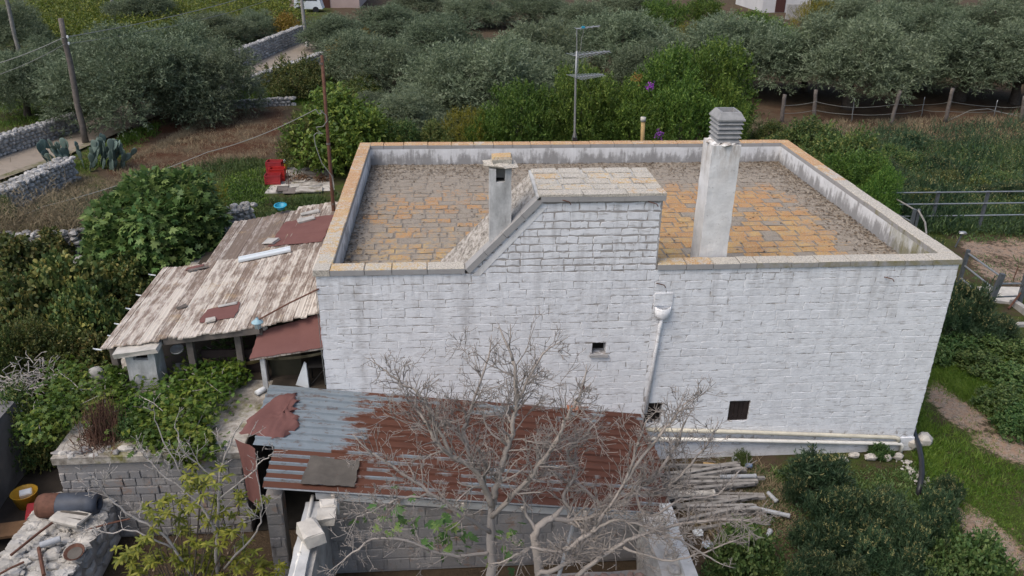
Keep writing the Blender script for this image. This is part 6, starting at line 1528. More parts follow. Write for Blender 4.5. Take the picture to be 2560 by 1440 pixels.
B_leafy = [make_bush(102+i, M['weed'], 500, 7, .18, .13, .08, T_OVAL, .75, .7, False, False) for i in range(2)]
B_loose = [make_bush(108, M['loose'], 1500, 8, .24, .085, .045, T_OVAL, .6, 1.0, nl=12)]
B_rust = [make_bush(105, M['rust_leaf'], 500, 6, .2, .10, .06, T_OVAL, .7, 1.0)]
NB = 0
def bush(protos, name, label, cat, px, topy, basey, wpx, group=None, hmax=9, zadd=0.0):
    global NB; NB += 1
    p, h_, w_ = tree_at(None, px, topy, basey, wpx); h_ = min(h_, hmax)
    return plant(protos, NB % len(protos), name, label, cat, (p.x, p.y, p.z-.03+zadd), w_/2.05, h_/1.3, rnd.uniform(0, 6.28), group)
# garden behind the house (feet hidden by the roof)
for px, ty, by, wpx, lb in ((1300, 208, 395, 165, 'bright green pointed laurel just behind the back parapet'), (1225, 265, 395, 120, 'smaller green laurel left of the pointed one'), (1370, 265, 395, 130, 'green laurel right of the pointed one'), (1445, 168, 385, 165, 'tall laurel directly behind the antenna mast'), (1550, 205, 385, 165, 'dark laurel right of the antenna mast'), (1650, 118, 360, 190, 'tall dark laurel bearing the purple flowers'), (1760, 105, 345, 200, 'tallest dark laurel left of the chimney'), (1700, 190, 385, 170, 'dark laurel in front of the purple flowers'), (1800, 200, 372, 120, 'dark laurel close behind the tall chimney'), (1500, 280, 390, 120, 'low laurel behind the antenna foot'), (1610, 270, 392, 130, 'low laurel by the ochre vent pipe')):
    bush(B_laurel, 'laurel_bush', lb, 'bush', px, ty, by, wpx, 'laurel bushes behind the house')
for px, ty, by, wpx, lb, pr in ((1165, 270, 400, 130, 'yellowish green shrub behind the small chimney', B_yel), (1090, 300, 405, 110, 'low green shrub left of the yellowish one', B_shrub), (865, 225, 418, 255, 'loose leafy garden tree between the iron pole and the roof corner', B_loose), (780, 285, 425, 130, 'leafy garden shrub left of the rusty iron pole', B_shrub), (940, 318, 420, 150, 'green garden shrub touching the left roof corner', B_loose), (1000, 300, 410, 130, 'leafy shrub in front of the low grey olive', B_shrub), (745, 142, 246, 145, 'small spreading tree on the grass by the upper road', B_shrub), (900, 190, 262, 120, 'weedy shrub below the broad left olive', B_shrub), (830, 170, 230, 90, 'shrub right of the road wall', B_shrub),
                            (860, 100, 160, 80, 'rusty brown shrub at the road end', B_rust), (905, 70, 130, 70, 'orange-leaved shrub behind the broad left olive', B_rust), (720, 30, 95, 70, 'brownish shrub beside the upper road', B_rust), (1720, 322, 372, 110, 'pale green spiky oleander left of the tall chimney', B_yel), (1380, 68, 150, 120, 'bright yellow-green shrub between the olives', B_yel), (1700, 60, 190, 90, 'yellow-green creeper left of the chimney olive', B_yel), (1890, 30, 150, 190, 'dark green citrus tree below the whitish building', B_laurel), (1650, 0, 100, 120, 'green tree at the top edge right of the antenna', B_laurel), (1755, -10, 70, 110, 'dark green tree at the top edge before the whitish building', B_laurel), (2030, 0, 90, 120, 'yellow-green vine trees by the whitish building', B_yel)):
    bush(pr, 'garden_shrub', lb, 'shrub', px, ty, by, wpx)
# shrubs down the right side of the house
for px, ty, by, wpx, lb, pr in ((1925, 300, 372, 110, 'yellow-green shrub right of the chimney behind the parapet', B_shrub), (2010, 298, 420, 170, 'leafy green shrub at the far right roof corner', B_shrub), (2090, 320, 470, 190, 'dark shrub along the right wall, second from the corner', B_shrub), (2130, 380, 520, 160, 'dark shrub along the right wall near the rail fence', B_laurel), (1960, 330, 400, 120, 'light green shrub touching the back right corner', B_bramble), (2185, 420, 560, 110, 'dark low shrub at the end of the rail fence', B_laurel)):
    bush(pr, 'wall_shrub', lb, 'shrub', px, ty, by, wpx)
# left garden
for px, ty, by, wpx, lb, pr in ((500, 432, 600, 170, 'yellow-tinged shrub behind the fig bush', B_yel), (450, 425, 560, 120, 'green shrub at the back of the fig bush', B_shrub), (60, 590, 760, 200, 'bramble mass at the left edge below the field wall', B_bramble), (180, 640, 830, 210, 'bramble mass left of the plank roof', B_bramble), (60, 700, 900, 200, 'bramble bush at the left edge in the middle', B_bramble), (230, 720, 900, 170, 'bramble bush hugging the left edge of the plank roof', B_bramble), (130, 790, 980, 200, 'dark bramble below the others at left', B_shrub), (20, 830, 1030, 150, 'dark shrub at the left edge above the white flowers', B_shrub), (250, 830, 960, 130, 'green shrub behind the terrace chimney', B_bramble), (15, 490, 560, 60, 'bright green shrub at the left edge on the field wall', B_shrub), (60, 980, 1150, 180, 'shrub with pale flowers beside the alley wall', B_shrub), (120, 1060, 1150, 110, 'vine clump at the left corner of the terrace', B_bramble), (150, 570, 660, 110, 'small shrub on the overgrown field wall', B_bramble), (330, 640, 760, 150, 'shrub under the left side of the fig bush', B_bramble)):
    bush(pr, 'garden_shrub', lb, 'shrub', px, ty, by, wpx)

# --- fig bush: big lobed leaves, the nearest ones single pieces
rg = np.random.default_rng(33)
pf_ = at_g(385, 690); fig = thing('fig_tree', 'broad dark green fig bush with large lobed leaves left of the plank roofs', 'fig tree', tuple(pf_))
mb = MB(); flobes = []
for px, py, yy, r_ in ((300, 560, .3, .95), (380, 500, .6, 1.0), (460, 540, .2, .95), (330, 640, -.5, .85), (430, 630, -.5, .95), (500, 600, .2, .75), (270, 640, -.3, .75), (400, 570, -.4, 1.0), (470, 480, 1.0, .8), (520, 545, .6, .6)):
    c = at_y(px, py, pf_.y+yy); flobes.append((c.x-pf_.x, c.y-pf_.y, c.z-pf_.z, r_, r_, r_*.9))
limbs(mb, (0, 0, -.1), flobes, .13, rg); mb.build('trunk', M['figbark'], fig)
P, u = lobes_pts(flobes, 4200, rg, .7, 1.08, -.7); Dv = u*.8+rg.normal(0, .4, P.shape)+np.array([0, 0, -.1])
score = (P+np.array(pf_)-CAM) @ _f+np.where(u[:, 1] < 0, -1.5, 1.5); order = np.argsort(score)
big, rest_ = order[:300], order[300:]
lm = []
for k in range(6):
    V, F, nf = leaves(np.zeros((1, 3)), np.array([[1.0, 0, 0]]), .24*rg.uniform(.85, 1.15), .24, T_LOBE, np.random.default_rng(k), 2.0)
    lm.append(np_obj('leaf', V, F, np.full(len(F), (k+.5)/6), M['figleaf']))
for q, i in enumerate(big):
    o = lm[q % 6] if q < 6 else lm[q % 6].copy()
    if q >= 6: COL.objects.link(o)
    d = Vector(Dv[i]).normalized(); o.parent = fig; o.location = P[i]
    z = (Vector(u[i])+Vector((0, 0, .7))).normalized(); s_ = z.cross(d).normalized(); z = d.cross(s_); o.rotation_euler = Matrix((d, s_, z)).transposed().to_euler(); sc_ = rnd.uniform(.8, 1.25); o.scale = (sc_, sc_, sc_)
V, F, nf = leaves(P[rest_], Dv[rest_], .24*rg.uniform(.7, 1.2, len(rest_)), .24, T_LOBE, rg, .6)
tag(np_obj('leaves', V, F, np.repeat(rg.uniform(0, 1, len(rest_)), nf), M['figleaf'], fig), kind='stuff')

# --- prickly pear: every pad a piece
pc_ = at_g(222, 424); pear = thing('prickly_pear', 'grey-green prickly pear cactus with many flat pads by the dirt road', 'cactus', tuple(pc_))
mb = MB(); prof = [(0, .09), (.25, .13), (.6, .2), (.88, .13), (1.0, 0)]
mb.lathe((0, 0, 0), [(.03, 0), (.10, .12), (.17, .30), (.19, .46), (.15, .60), (.07, .67), (0, .68)], 12, Matrix.Diagonal((1, .16, 1)))
pad0 = mb.build('pad', M['cactus'], smooth=True); first = True
def pads(pos, ang, tilt, lvl, sc):
    global first
    o = pad0 if first else pad0.copy()
    if not first: COL.objects.link(o)
    first = False; o.parent = pear; o.location = pos; az = rnd.uniform(0, 3.14)
    Mx = Matrix.Rotation(ang, 3, 'Z') @ Matrix.Rotation(tilt, 3, 'Y'); o.rotation_euler = (Mx @ Matrix.Rotation(az, 3, 'Z')).to_euler(); o.scale = (sc, sc, sc)
    tip = Vector(pos)+Mx @ Vector((0, 0, .62*sc))
    if lvl > 0:
        for _ in range(rnd.choice((2, 2, 3)) if lvl > 1 else rnd.choice((1, 2, 2))): pads(tip+Vector((rnd.uniform(-.08, .08), rnd.uniform(-.08, .08), -.05)), ang+rnd.uniform(-1.0, 1.0), max(-.1, tilt+rnd.uniform(-.35, .45)), lvl-1, sc*rnd.uniform(.82, 1.0))
for k in range(15): pads(Vector((-1.35+.19*k, rnd.uniform(-.45, .45), -.05)), rnd.uniform(-.5, .5)+(3.14 if k < 7 else 0), rnd.uniform(.05, .5), 2, rnd.uniform(.72, .92))

# --- vines over the terrace
def on_terrace(px, py, z=2.12): return at_z(px, py, z)
rg = np.random.default_rng(51)
def vine_patch(label, pts, n, mat, L=.12, h=.35, leafsingles=120, name='vine'):
    c0 = on_terrace(*pts[len(pts)//2][:2]); vo = thing(name, label, 'vine', tuple(c0)); P, Dv = [], []
    for _ in range(n):
        a = pts[rg.integers(len(pts))]; px, py = a[0]+rg.normal(0, a[2]), a[1]+rg.normal(0, a[2]*.6)
        hh = h*rg.random()**.7*(a[3] if len(a) > 3 else 1); p = on_terrace(px, py, 2.12)
        if p.y < -2.05: hh -= (-2.05-p.y)*1.1; p.y = -2.1-rg.uniform(0, .2)
        P.append((p.x-c0.x, p.y-c0.y, p.z+hh-c0.z)); Dv.append((rg.normal(0, .6), -.5+rg.normal(0, .5), rg.normal(.15, .4)))
    P, Dv = np.array(P), np.array(Dv); tt = np.clip(rg.normal(.5, .25, n)+.25*np.sin(P[:, 0]*4)*np.cos(P[:, 1]*3), 0, 1)
    order = np.argsort(P[:, 1]-P[:, 2]); big, rest_ = order[:leafsingles], order[leafsingles:]
    V, F, nf = leaves(P[rest_], Dv[rest_], L*rg.uniform(.7, 1.25, len(rest_)), L*1.05, T_LOBE, rg, .8)
    tag(np_obj('leaves', V, F, np.repeat(tt[rest_], nf), mat, vo), kind='stuff')
    ms = []
    for k in range(4):
        V, F, nf = leaves(np.zeros((1, 3)), np.array([[1.0, 0, 0]]), L, L*1.05, T_LOBE, np.random.default_rng(k), 2.0); ms.append(np_obj('leaf', V, F, np.full(len(F), (k+.5)/4), mat))
    for q, i in enumerate(big):
        o = ms[q % 4] if q < 4 else ms[q % 4].copy()
        if q >= 4: COL.objects.link(o)
        d = Vector(Dv[i]).normalized(); z = Vector((rnd.uniform(-.5, .5), -.5, 1)).normalized(); s_ = z.cross(d).normalized(); z = d.cross(s_)
        o.parent = vo; o.location = P[i]; o.rotation_euler = Matrix((d, s_, z)).transposed().to_euler(); sc_ = rnd.uniform(.8, 1.2); o.scale = (sc_,)*3
    mb = MB()
    for _ in range(14):
        i, j = rg.integers(n), rg.integers(n)
        if np.linalg.norm(P[i]-P[j]) < 1.6: mb.tube([P[i]+np.array(c0), (P[i]+P[j])/2+np.array(c0)+np.array([0, 0, .06]), P[j]+np.array(c0)], .009, 4)
    if mb.v: mb.build('stem', M['twig'], vo)
vine_patch('green vine spreading over the terrace right of the terrace chimney', [(500, 950, 35), (540, 990, 30), (470, 990, 35), (570, 940, 22), (440, 1010, 35), (520, 1030, 28), (590, 960, 14)], 2100, M['vine'], L=.10, h=.45)
vine_patch('vine mass round the upright stone at the back left of the terrace', [(190, 960, 30), (160, 1000, 30), (250, 1010, 35), (300, 1000, 28), (210, 1040, 35), (140, 1060, 30), (290, 960, 16), (100, 1090, 22)], 2400, M['vine'], L=.10, h=.42)
vine_patch('yellow-green vine falling over the front edge of the terrace', [(400, 1090, 25), (440, 1070, 28), (480, 1110, 26), (370, 1110, 22), (430, 1120, 26), (500, 1070, 18), (520, 1125, 20), (460, 1140, 20), (350, 1060, 22)], 1800, M['vine'], L=.10, h=.4)
vine_patch('sparse vine tips creeping over the middle of the terrace', [(360, 1010, 30), (330, 1040, 25), (400, 1040, 25), (300, 1060, 30)], 800, M['vine'], h=.3, leafsingles=60)
vine_patch('green creeper at the foot of the lean-to posts', [(560, 905, 14, 1.6), (590, 915, 16, 1.2), (540, 920, 16), (600, 900, 10, 1.5)], 420, M['weed'], L=.10, h=.45, leafsingles=40)
def tuft(label, c, n, L, r_, mat, name, cat, lean=.35, w_=.012):
    rg = np.random.default_rng(int(abs(c[0]*100))+7); P = np.column_stack([rg.normal(0, r_, n), rg.normal(0, r_, n), np.zeros(n)]); Dv = np.column_stack([rg.normal(0, lean, n), rg.normal(0, lean, n), np.ones(n)])
    V, F, nf = leaves(P, Dv, L*rg.uniform(.5, 1.15, n), w_, T_BLADE, rg); o = np_obj(name, V, F, np.repeat(rg.random(n), nf), mat, None, None, c); return tag(o, label, cat, kind='stuff')
c = on_terrace(262, 1085); tuft('dead reddish weed standing upright on the terrace edge', (c.x, c.y, 2.1), 380, .85, .19, M['drystem'], 'dead_weed', 'weed', .13, .014)
c = on_terrace(250, 1098); tuft('dark brown dead mat of stems on the terrace edge', (c.x, c.y, 2.1), 500, .28, .24, M['drystem'], 'dead_mat', 'weed', .9, .014)
c = on_terrace(328, 1085); o = plant(B_leafy, 0, 'fig_seedling', 'small bluish fig seedling on the terrace edge beside the dead weed', 'plant', (c.x, c.y, 2.1), .28, .3, 0)
# grey dead tangle at the left, above the flowers
for px, py, s, lb in ((75, 935, 1.0, 'grey tangle of dead bramble stems at the left edge'), (35, 965, .8, 'lower grey tangle of dead stems over the pale flowers')):
    p = at_y(px, py, 1.5); mb = MB()
    for k in range(90):
        a = p+Vector((rnd.gauss(0, .35), rnd.gauss(0, .3), rnd.gauss(-.1, .2)))*s; d = Vector((rnd.gauss(0, 1), rnd.gauss(0, 1), rnd.gauss(0, .5))).normalized()*rnd.uniform(.2, .5)*s
        b_ = a+d*.5+Vector((rnd.gauss(0, .08), rnd.gauss(0, .08), .08)); mb.tube([a, b_, a+d], [.010, .008, .004], 4)
    tag(mb.build('dead_bramble', M['twig'], loc=p), lb, 'bramble', kind='stuff')
P = []
rg = np.random.default_rng(8)
for _ in range(70):
    p = at_y(rg.uniform(5, 60), rg.uniform(1000, 1135), 0.9+rg.uniform(-.2, .3)); P.append(tuple(p))
P = np.array(P); V, F, t = sprigs(np.repeat(P, 5, 0), rg.normal(size=(350, 3)), 1, .01, .05, .035, T_OVAL, .9, rg); c = P.mean(0)
tag(np_obj('pale_blossoms', V-c, F, t, M['wflower'], None, None, tuple(c)), 'pale bluish blossoms on the shrub beside the alley wall', 'flowers', kind='stuff')
for px, py, n, s, lb, mt in ((1625, 215, 12, .07, 'purple bougainvillea blossoms in the dark laurels', 'purple'), (1648, 335, 12, .08, 'purple blossoms low beside the ochre vent pipe', 'purple'), (1592, 195, 14, .09, 'pinkish dry blossoms left of the purple ones', 'rust_leaf')):
    c = at_y(px, py, 13.3); rg = np.random.default_rng(px); P = rg.normal(0, s, (n*4, 3)); V, F, t = sprigs(P, rg.normal(size=P.shape), 2, .05, .06, .045, T_OVAL, .9, rg); tag(np_obj('blossoms', V, F, t, M[mt], None, None, tuple(c)), lb, 'flowers', kind='stuff')
for px, py, lb in ((745, 445, 'left heap of brown dead leaves on the paved patch'), (800, 448, 'right heap of brown dead leaves on the paved patch')):
    c = at_z(px, py, zc+.1); rg = np.random.default_rng(px); P = rg.normal(0, 1, (160, 3))*np.array([.22, .18, .07]); V, F, t = sprigs(P, rg.normal(size=P.shape), 2, .08, .11, .05, T_OVAL, .9, rg); tag(np_obj('dead_leaves', V, F, t, M['drybrown'], None, None, tuple(c)), lb, 'dead leaves', kind='stuff')

# --- weeds in front of the house at the right
WG = 'dark feathery weeds in front of the house'; WN = -1
PLACE = ['', '', 'behind the others at the left middle', 'at the back middle, nearest the rubble', 'at the left edge just below the tall bushy one', 'in the very centre', 'beside the lower end of the black hose', 'left of the front centre', 'in the front centre', 'right of the front centre', 'at the right edge by the dirt path', 'at the back right corner by the house corner', 'in the left bottom corner', 'at the bottom edge left of the middle', 'at the bottom edge right of the middle', 'beside the leafy green plant', 'on the right between centre and path', 'in the lowest left corner cut by the photo edge', 'right of the very centre under the hose', 'left of the very centre behind the others', 'at the bottom right by the leafy clumps']
for px, ty, by, wpx, lb in ((2030, 1105, 1225, 150, 'tall dark bushy weed standing against the white wall'), (1985, 1150, 1260, 90, 'dark weed at the left of the tall bushy one'),
    (2120, 1190, 1290, 130, None), (2200, 1185, 1300, 130, None), (2060, 1230, 1330, 130, None), (2150, 1260, 1370, 140, None), (2240, 1240, 1350, 130, None), (2070, 1300, 1400, 120, None), (2180, 1310, 1420, 140, None), (2260, 1300, 1400, 120, None), (2330, 1220, 1320, 100, None), (2350, 1180, 1260, 80, None), (2020, 1370, 1450, 110, None), (2110, 1370, 1470, 130, None), (2260, 1370, 1460, 120, None), (2000, 1290, 1370, 90, None), (2310, 1280, 1370, 100, None), (1990, 1390, 1480, 100, None), (2210, 1240, 1330, 110, None), (2100, 1235, 1330, 110, None), (2335, 1350, 1440, 90, None)):
    WN += 1; bush(B_dark, 'feathery_weed', lb or f'dark feathery weed {PLACE[WN]}', 'weed', px, ty, by, wpx*rnd.uniform(.7, 1.0), WG, rnd.uniform(.6, 1.2))
for px, ty, by, wpx, lb in ((1852, 1310, 1410, 150, 'lush leafy green plant beside the grey post stack'), (2420, 1310, 1440, 150, 'leafy green weed clump below the narrow dirt path'), (2350, 1370, 1460, 120, 'leafy weed clump at the bottom right of the weedy plot')):
    bush(B_leafy, 'leafy_plant', lb, 'plant', px, ty, by, wpx, None, 1.0)
LG = 'leafy nettles in the grass on the right'
NP_ = ['third from the house', 'just above the dirt track', 'at the right edge of the track bend', 'cut by the right edge above the track', 'nearest the house corner', 'touching the right wall of the house', 'at the right edge beside the track', 'behind the others below the gate', 'cut by the right edge below the gate']
for q_, (px, ty, by, wpx) in enumerate(((2450, 850, 925, 120), (2530, 870, 960, 130), (2500, 930, 1020, 130), (2560, 960, 1050, 120), (2390, 815, 880, 110), (2330, 830, 900, 90), (2540, 1020, 1090, 100), (2450, 800, 870, 110), (2560, 830, 900, 110))):
    bush(B_leafy, 'leafy_nettle', f'low leafy nettle clump {NP_[q_]}', 'plant', px, ty, by, wpx, LG, .55)
for px, ty, by, wpx, lb in ((2415, 710, 830, 110, 'tall yellowish weed between the house corner and the gate'), (2370, 740, 850, 80, 'dark weed touching the right wall of the house'), (2440, 780, 860, 90, 'feathery weed in front of the gate post'), (2340, 660, 760, 60, 'weed behind the right parapet corner'), (2500, 790, 850, 80, 'weed at the foot of the gate'), (2315, 600, 690, 70, 'weed at the end of the bent handrail')):
    bush(B_dark, 'feathery_weed', lb, 'weed', px, ty, by, wpx, None, 2.0)
bush(B_shrub, 'wall_weed', 'small green weed at the foot of the plinth near the pipe ring', 'weed', 1852, 1125, 1165, 45)
bush(B_leafy, 'wall_weed', 'leafy weed among the rubble by the drain pipes', 'weed', 2198, 1108, 1140, 50)

for q_ in range(16):
    px = 2075+q_*32+rnd.uniform(-12, 12); by = rnd.uniform(375, 545) if px > 2180 else rnd.uniform(370, 420)
    bush((B_dark, B_shrub, B_dark, B_bramble)[q_ % 4], 'paddock_bush', f"{('dark', 'green', 'dull', 'mixed')[q_ % 4]} low bush in the paddock, {ORD[q_]} from the left", 'bush', px, by-rnd.uniform(28, 50), by, rnd.uniform(55, 110), 'low bushes in the paddock', 1.3)
# --- ground cover that nobody could count: grass, field weeds, vineyard rows
pvx = (min(p.x for p in q4)-.1, max(p.x for p in q4)+.1); pvy = (min(p.y for p in q4)-.6, max(p.y for p in q4)+.1)
def scatter(polys, n, rg):
    out = []
    for _ in range(n):
        A = polys[rg.integers(len(polys))]; k = len(A)
        i = rg.integers(1, k-1); a, b = rg.random(2)
        if a+b > 1: a, b = 1-a, 1-b
        px = A[0][0]+(A[i][0]-A[0][0])*a+(A[i+1][0]-A[0][0])*b; py = A[0][1]+(A[i][1]-A[0][1])*a+(A[i+1][1]-A[0][1])*b
        out.append(tuple(at_g(px, py)))
    return np.array(out)
def ground_mask(P, thr=.45):
    ix = np.clip(np.searchsorted(gx, P[:, 0]), 0, len(gx)-1); iy = np.clip(np.searchsorted(gy, P[:, 1]), 0, len(gy)-1); return ((gravel[ix, iy] < thr) | (np.random.default_rng(4).random(len(P)) < .10)) & ~((P[:, 0] > pvx[0]) & (P[:, 0] < pvx[1]) & (P[:, 1] > pvy[0]) & (P[:, 1] < pvy[1]))
def cover(name, label, polys, n, k, L, w_, mat, seed, lean=.5, r_=.10, tpl=T_BLADE, cat='grass', lift=0.0, hvar=.5, clumpf=None):
    rg = np.random.default_rng(seed); C_ = scatter(polys, n, rg); C_ = C_[ground_mask(C_)]
    big = rg.uniform(1-hvar, 1+hvar, len(C_))
    cl = .75+.5*np.sin(C_[:, 0]*1.3+1)*np.cos(C_[:, 1]*1.1); big = big*np.clip(cl, .35, 1.3)
    m = len(C_); P = np.repeat(C_, k, 0)+np.column_stack([rg.normal(0, r_, m*k), rg.normal(0, r_, m*k), np.abs(rg.normal(0, lift, m*k))-.02]); Dv = np.column_stack([rg.normal(0, lean, m*k), rg.normal(0, lean, m*k), np.ones(m*k)*.9])
    tm = np.clip(rg.normal(.5, .22, m)+.2*np.sin(C_[:, 0]*.9)*np.sin(C_[:, 1]*.7), 0, 1); tt = np.clip(np.repeat(tm, k)+rg.normal(0, .15, m*k), 0, 1)
    LL = L*np.repeat(big, k)*rg.uniform(.5, 1.2, m*k); V, F, nf = leaves(P, Dv, LL, w_, tpl, rg); c = P.mean(0)
    return tag(np_obj(name, V-c, F, np.repeat(tt, nf), mat, None, None, tuple(c)), label, cat, kind='stuff')
cover('grass', 'bright green grass around the dirt track on the right', [[(2290, 960), (2330, 930), (2570, 1060), (2570, 1440), (2400, 1440), (2300, 1150)], [(2330, 820), (2570, 880), (2570, 1100), (2320, 940)], [(2570, 620), (2850, 620), (2850, 1440), (2570, 1440)]], 6400, 18, .15, .013, M['grass'], 1, .55, .10)
cover('grass', 'low green weeds on the plot in front of the house', [[(1880, 1180), (2330, 1170), (2420, 1440), (1760, 1440)]], 1700, 12, .14, .028, M['weed'], 2, .8, .10, T_OVAL)
cover('field_weeds', 'tall dark weeds filling the paddock on the right', [[(2010, 350), (2570, 310), (2570, 590), (2300, 580), (2150, 480)], [(2570, 310), (2850, 310), (2850, 600), (2570, 590)]], 4800, 26, .34, .026, M['darkweed'], 3, .45, .22, T_RHOMB, 'weeds', .28)
cover('field_weeds', 'lighter green weeds in the paddock', [[(2200, 380), (2570, 380), (2570, 590), (2330, 590)]], 900, 22, .26, .04, M['weed'], 4, .6, .2, T_OVAL, 'weeds', .22)
cover('field_weeds', 'dull seed heads over the paddock weeds', [[(2080, 360), (2570, 330), (2570, 560), (2250, 560)]], 700, 14, .10, .03, M['flower'], 14, .8, .14, T_RHOMB, 'weeds', .45)
cover('grass', 'dry brown grass below the far fence', [[(1850, 310), (2570, 290), (2570, 345), (1900, 350)]], 900, 14, .32, .02, M['drygrass'], 5, .5, .2)
cover('grass', 'green grass and weeds of the garden behind the lean-tos', [[(300, 470), (560, 400), (830, 400), (850, 500), (640, 560), (560, 620), (300, 640)]], 1900, 16, .22, .03, M['weed'], 6, .6, .16, T_OVAL)
cover('grass', 'bright green clover patch by the paved slabs', [[(590, 430), (660, 420), (660, 510), (560, 560), (540, 480)]], 700, 16, .15, .05, M['grass'], 7, .9, .15, T_OVAL)
cover('grass', 'dry brown grass on the red earth below the olives', [[(290, 420), (480, 330), (560, 270), (720, 270), (700, 380), (480, 430), (300, 480)]], 1300, 14, .24, .014, M['drygrass'], 8, .6, .16)
cover('grass', 'dry brushwood grass round the near dry stone wall', [[(0, 480), (170, 440), (330, 460), (300, 560), (0, 600)]], 1300, 18, .36, .014, M['drygrass'], 9, .6, .18)
cover('grass', 'weedy grass between the field walls', [[(0, 500), (330, 470), (300, 640), (0, 660)]], 1000, 14, .22, .028, M['darkweed'], 10, .6, .16, T_OVAL)
cover('grass', 'grass verges along the dirt road and below the far olives', [[(0, 330), (200, 290), (100, 200), (0, 210)], [(560, 250), (620, 222), (830, 240), (760, 262)], [(160, 430), (330, 330), (420, 300), (300, 420)]], 900, 12, .25, .035, M['grass'], 11, .6, .2)
cover('brushwood', 'grey dry brushwood heaped on the overgrown field wall', [[(0, 625), (215, 615), (225, 640), (0, 655)]], 450, 22, .45, .012, M['drygrass'], 12, 1.0, .22, T_BLADE, 'brushwood', .9)
cover('grass', 'shaded weeds under the garden shrubs on the left', [[(0, 660), (330, 640), (250, 960), (120, 1120), (0, 1150)]], 1400, 14, .3, .05, M['weed'], 13, .6, .2, T_OVAL)
cover('grass', 'scrub between the house and the orchard', [[(830, 240), (1900, 250), (1900, 380), (830, 420)]], 1300, 14, .3, .05, M['weed'], 15, .6, .3, T_OVAL)
cover('grass', 'sparse weeds in the stony ground behind the gate', [[(2390, 590), (2570, 590), (2570, 720), (2440, 700)]], 260, 14, .2, .03, M['weed'], 17, .7, .16, T_OVAL)
cover('dry_stems', 'dry stalks on the bare earth beside the post stack', [[(1880, 1180), (1990, 1230), (1980, 1330), (1880, 1400), (1760, 1330)], [(1690, 1165), (1900, 1160), (1940, 1300), (1720, 1340)]], 800, 10, .24, .010, M['drygrass'], 16, .8, .1)
rg = np.random.default_rng(19); rows_ = []
a0, a1 = at_g(60, 100), at_g(720, 25)
for r_ in range(26):
    for k in range(70):
        px = rg.uniform(80, 760); py = 128-r_*6.4+rg.normal(0, .6)-(px-100)*.085
        if py > -60: rows_.append(tuple(at_g(px, py)+Vector((0, 0, rg.uniform(.3, 1.3)))))
P = np.array(rows_); V, F, t = sprigs(np.repeat(P, 8, 0)+rg.normal(0, .3, (len(P)*8, 3))*np.array([1, .4, .6]), rg.normal(size=(len(P)*8, 3))+np.array([0, 0, .5]), 5, .35, .15, .13, T_OVAL, .8, rg); c = P.mean(0)
tag(np_obj('vineyard', V-c, F, t, M['vineyard'], None, None, tuple(c)), 'yellow-green vineyard rows in the far left corner', 'vineyard', kind='stuff')

# ------------------------------------------------------------------ bare fig trees in front, leafy saplings
br = random.Random(21)
def grow(mb, p, d, r_, L, lvl, twist=.35, upk=.22, dens=1.0, knob=True, tips=None):
    """one branch and its offshoots, bending upwards, knobbly like a bare fig"""
    n = max(3, int(L/.09)); pts = [Vector(p)]; d = Vector(d).normalized(); rad = [r_]; k = L/n
    for i in range(n):
        d = (d+Vector((br.gauss(0, twist*.35), br.gauss(0, twist*.35), br.gauss(0, twist*.35)+upk*.25))).normalized()
        pts.append(pts[-1]+d*k); rad.append(r_*(1-.55*(i+1)/n)*(br.uniform(.9, 1.14) if knob else 1))
    rad[-1] = max(rad[-1]*.8, .0045)
    mb.tube(pts, rad, 7 if r_ > .03 else (5 if r_ > .012 else 4), b=max(0, min(1, (.019-r_)/.013))*br.uniform(.4, 1))
    if tips is not None and lvl == 0: tips.append((pts[-1], d))
    if lvl <= 0: return
    m = max(1, int(br.uniform(1.2, 2.8)*dens*(1+L*.7)))
    for q in range(m):
        t = br.uniform(.25, 1.0); i = min(n-1, int(t*n)); b = pts[i]; dd = (pts[i+1]-pts[i]).normalized()
        side = Vector((br.gauss(0, 1), br.gauss(0, 1), br.gauss(.25, .8))); side = (side-dd*side.dot(dd)).normalized()
        a = br.uniform(.5, 1.1); grow(mb, b, dd*math.cos(a)+side*math.sin(a), max(.0055, rad[i]*br.uniform(.5, .7)), L*br.uniform(.42, .78), lvl-1, twist, upk, dens, knob, tips)
def limb_px(mb, pix, r0, r1, lvl, L, dens, tips=None, twist=.42, upk=.13):
    """a limb through photo points at given depths, carrying offshoots"""
    P = [at_y(*q) for q in pix]; pts = []
    for i in range(len(P)-1):
        p0, p1, p2, p3 = P[max(0, i-1)], P[i], P[i+1], P[min(len(P)-1, i+2)]
        for k in range(5):
            t = k/5; pts.append(.5*((2*p1)+(p2-p0)*t+(2*p0-5*p1+4*p2-p3)*t*t+(3*p1-p0-3*p2+p3)*t**3))
    pts.append(P[-1]); m = len(pts)
    pts = [p+Vector((br.gauss(0, .012), br.gauss(0, .012), br.gauss(0, .012))) for p in pts]
    rad = [(r0+(r1-r0)*(i/(m-1))**.8)*br.uniform(.92, 1.1) for i in range(m)]
    mb.tube(pts, rad, 9 if r0 > .05 else 6)
    n = int(dens*m/5)
    for q in range(n):
        i = br.randrange(max(1, int(m*.15)), m-1); dd = (pts[i+1]-pts[i]).normalized(); side = Vector((br.gauss(0, 1), br.gauss(0, 1), br.gauss(.35, .7))); side = (side-dd*side.dot(dd)).normalized()
        a = br.uniform(.5, 1.15); grow(mb, pts[i], dd*math.cos(a)+side*math.sin(a), max(.006, rad[i]*br.uniform(.28, .5)), L*br.uniform(.55, 1.2), lvl, twist, upk, 1.0, True, tips)
    grow(mb, pts[-1], pts[-1]-pts[-2], r1, L*.8, max(0, lvl-1), twist, upk, 1.0, True, tips)
YT = -5.0
figA = thing('bare_fig_tree', 'bare pale fig tree with upright limbs in front of the shed roof', 'tree', tuple(at_y(1225, 1560, YT)))
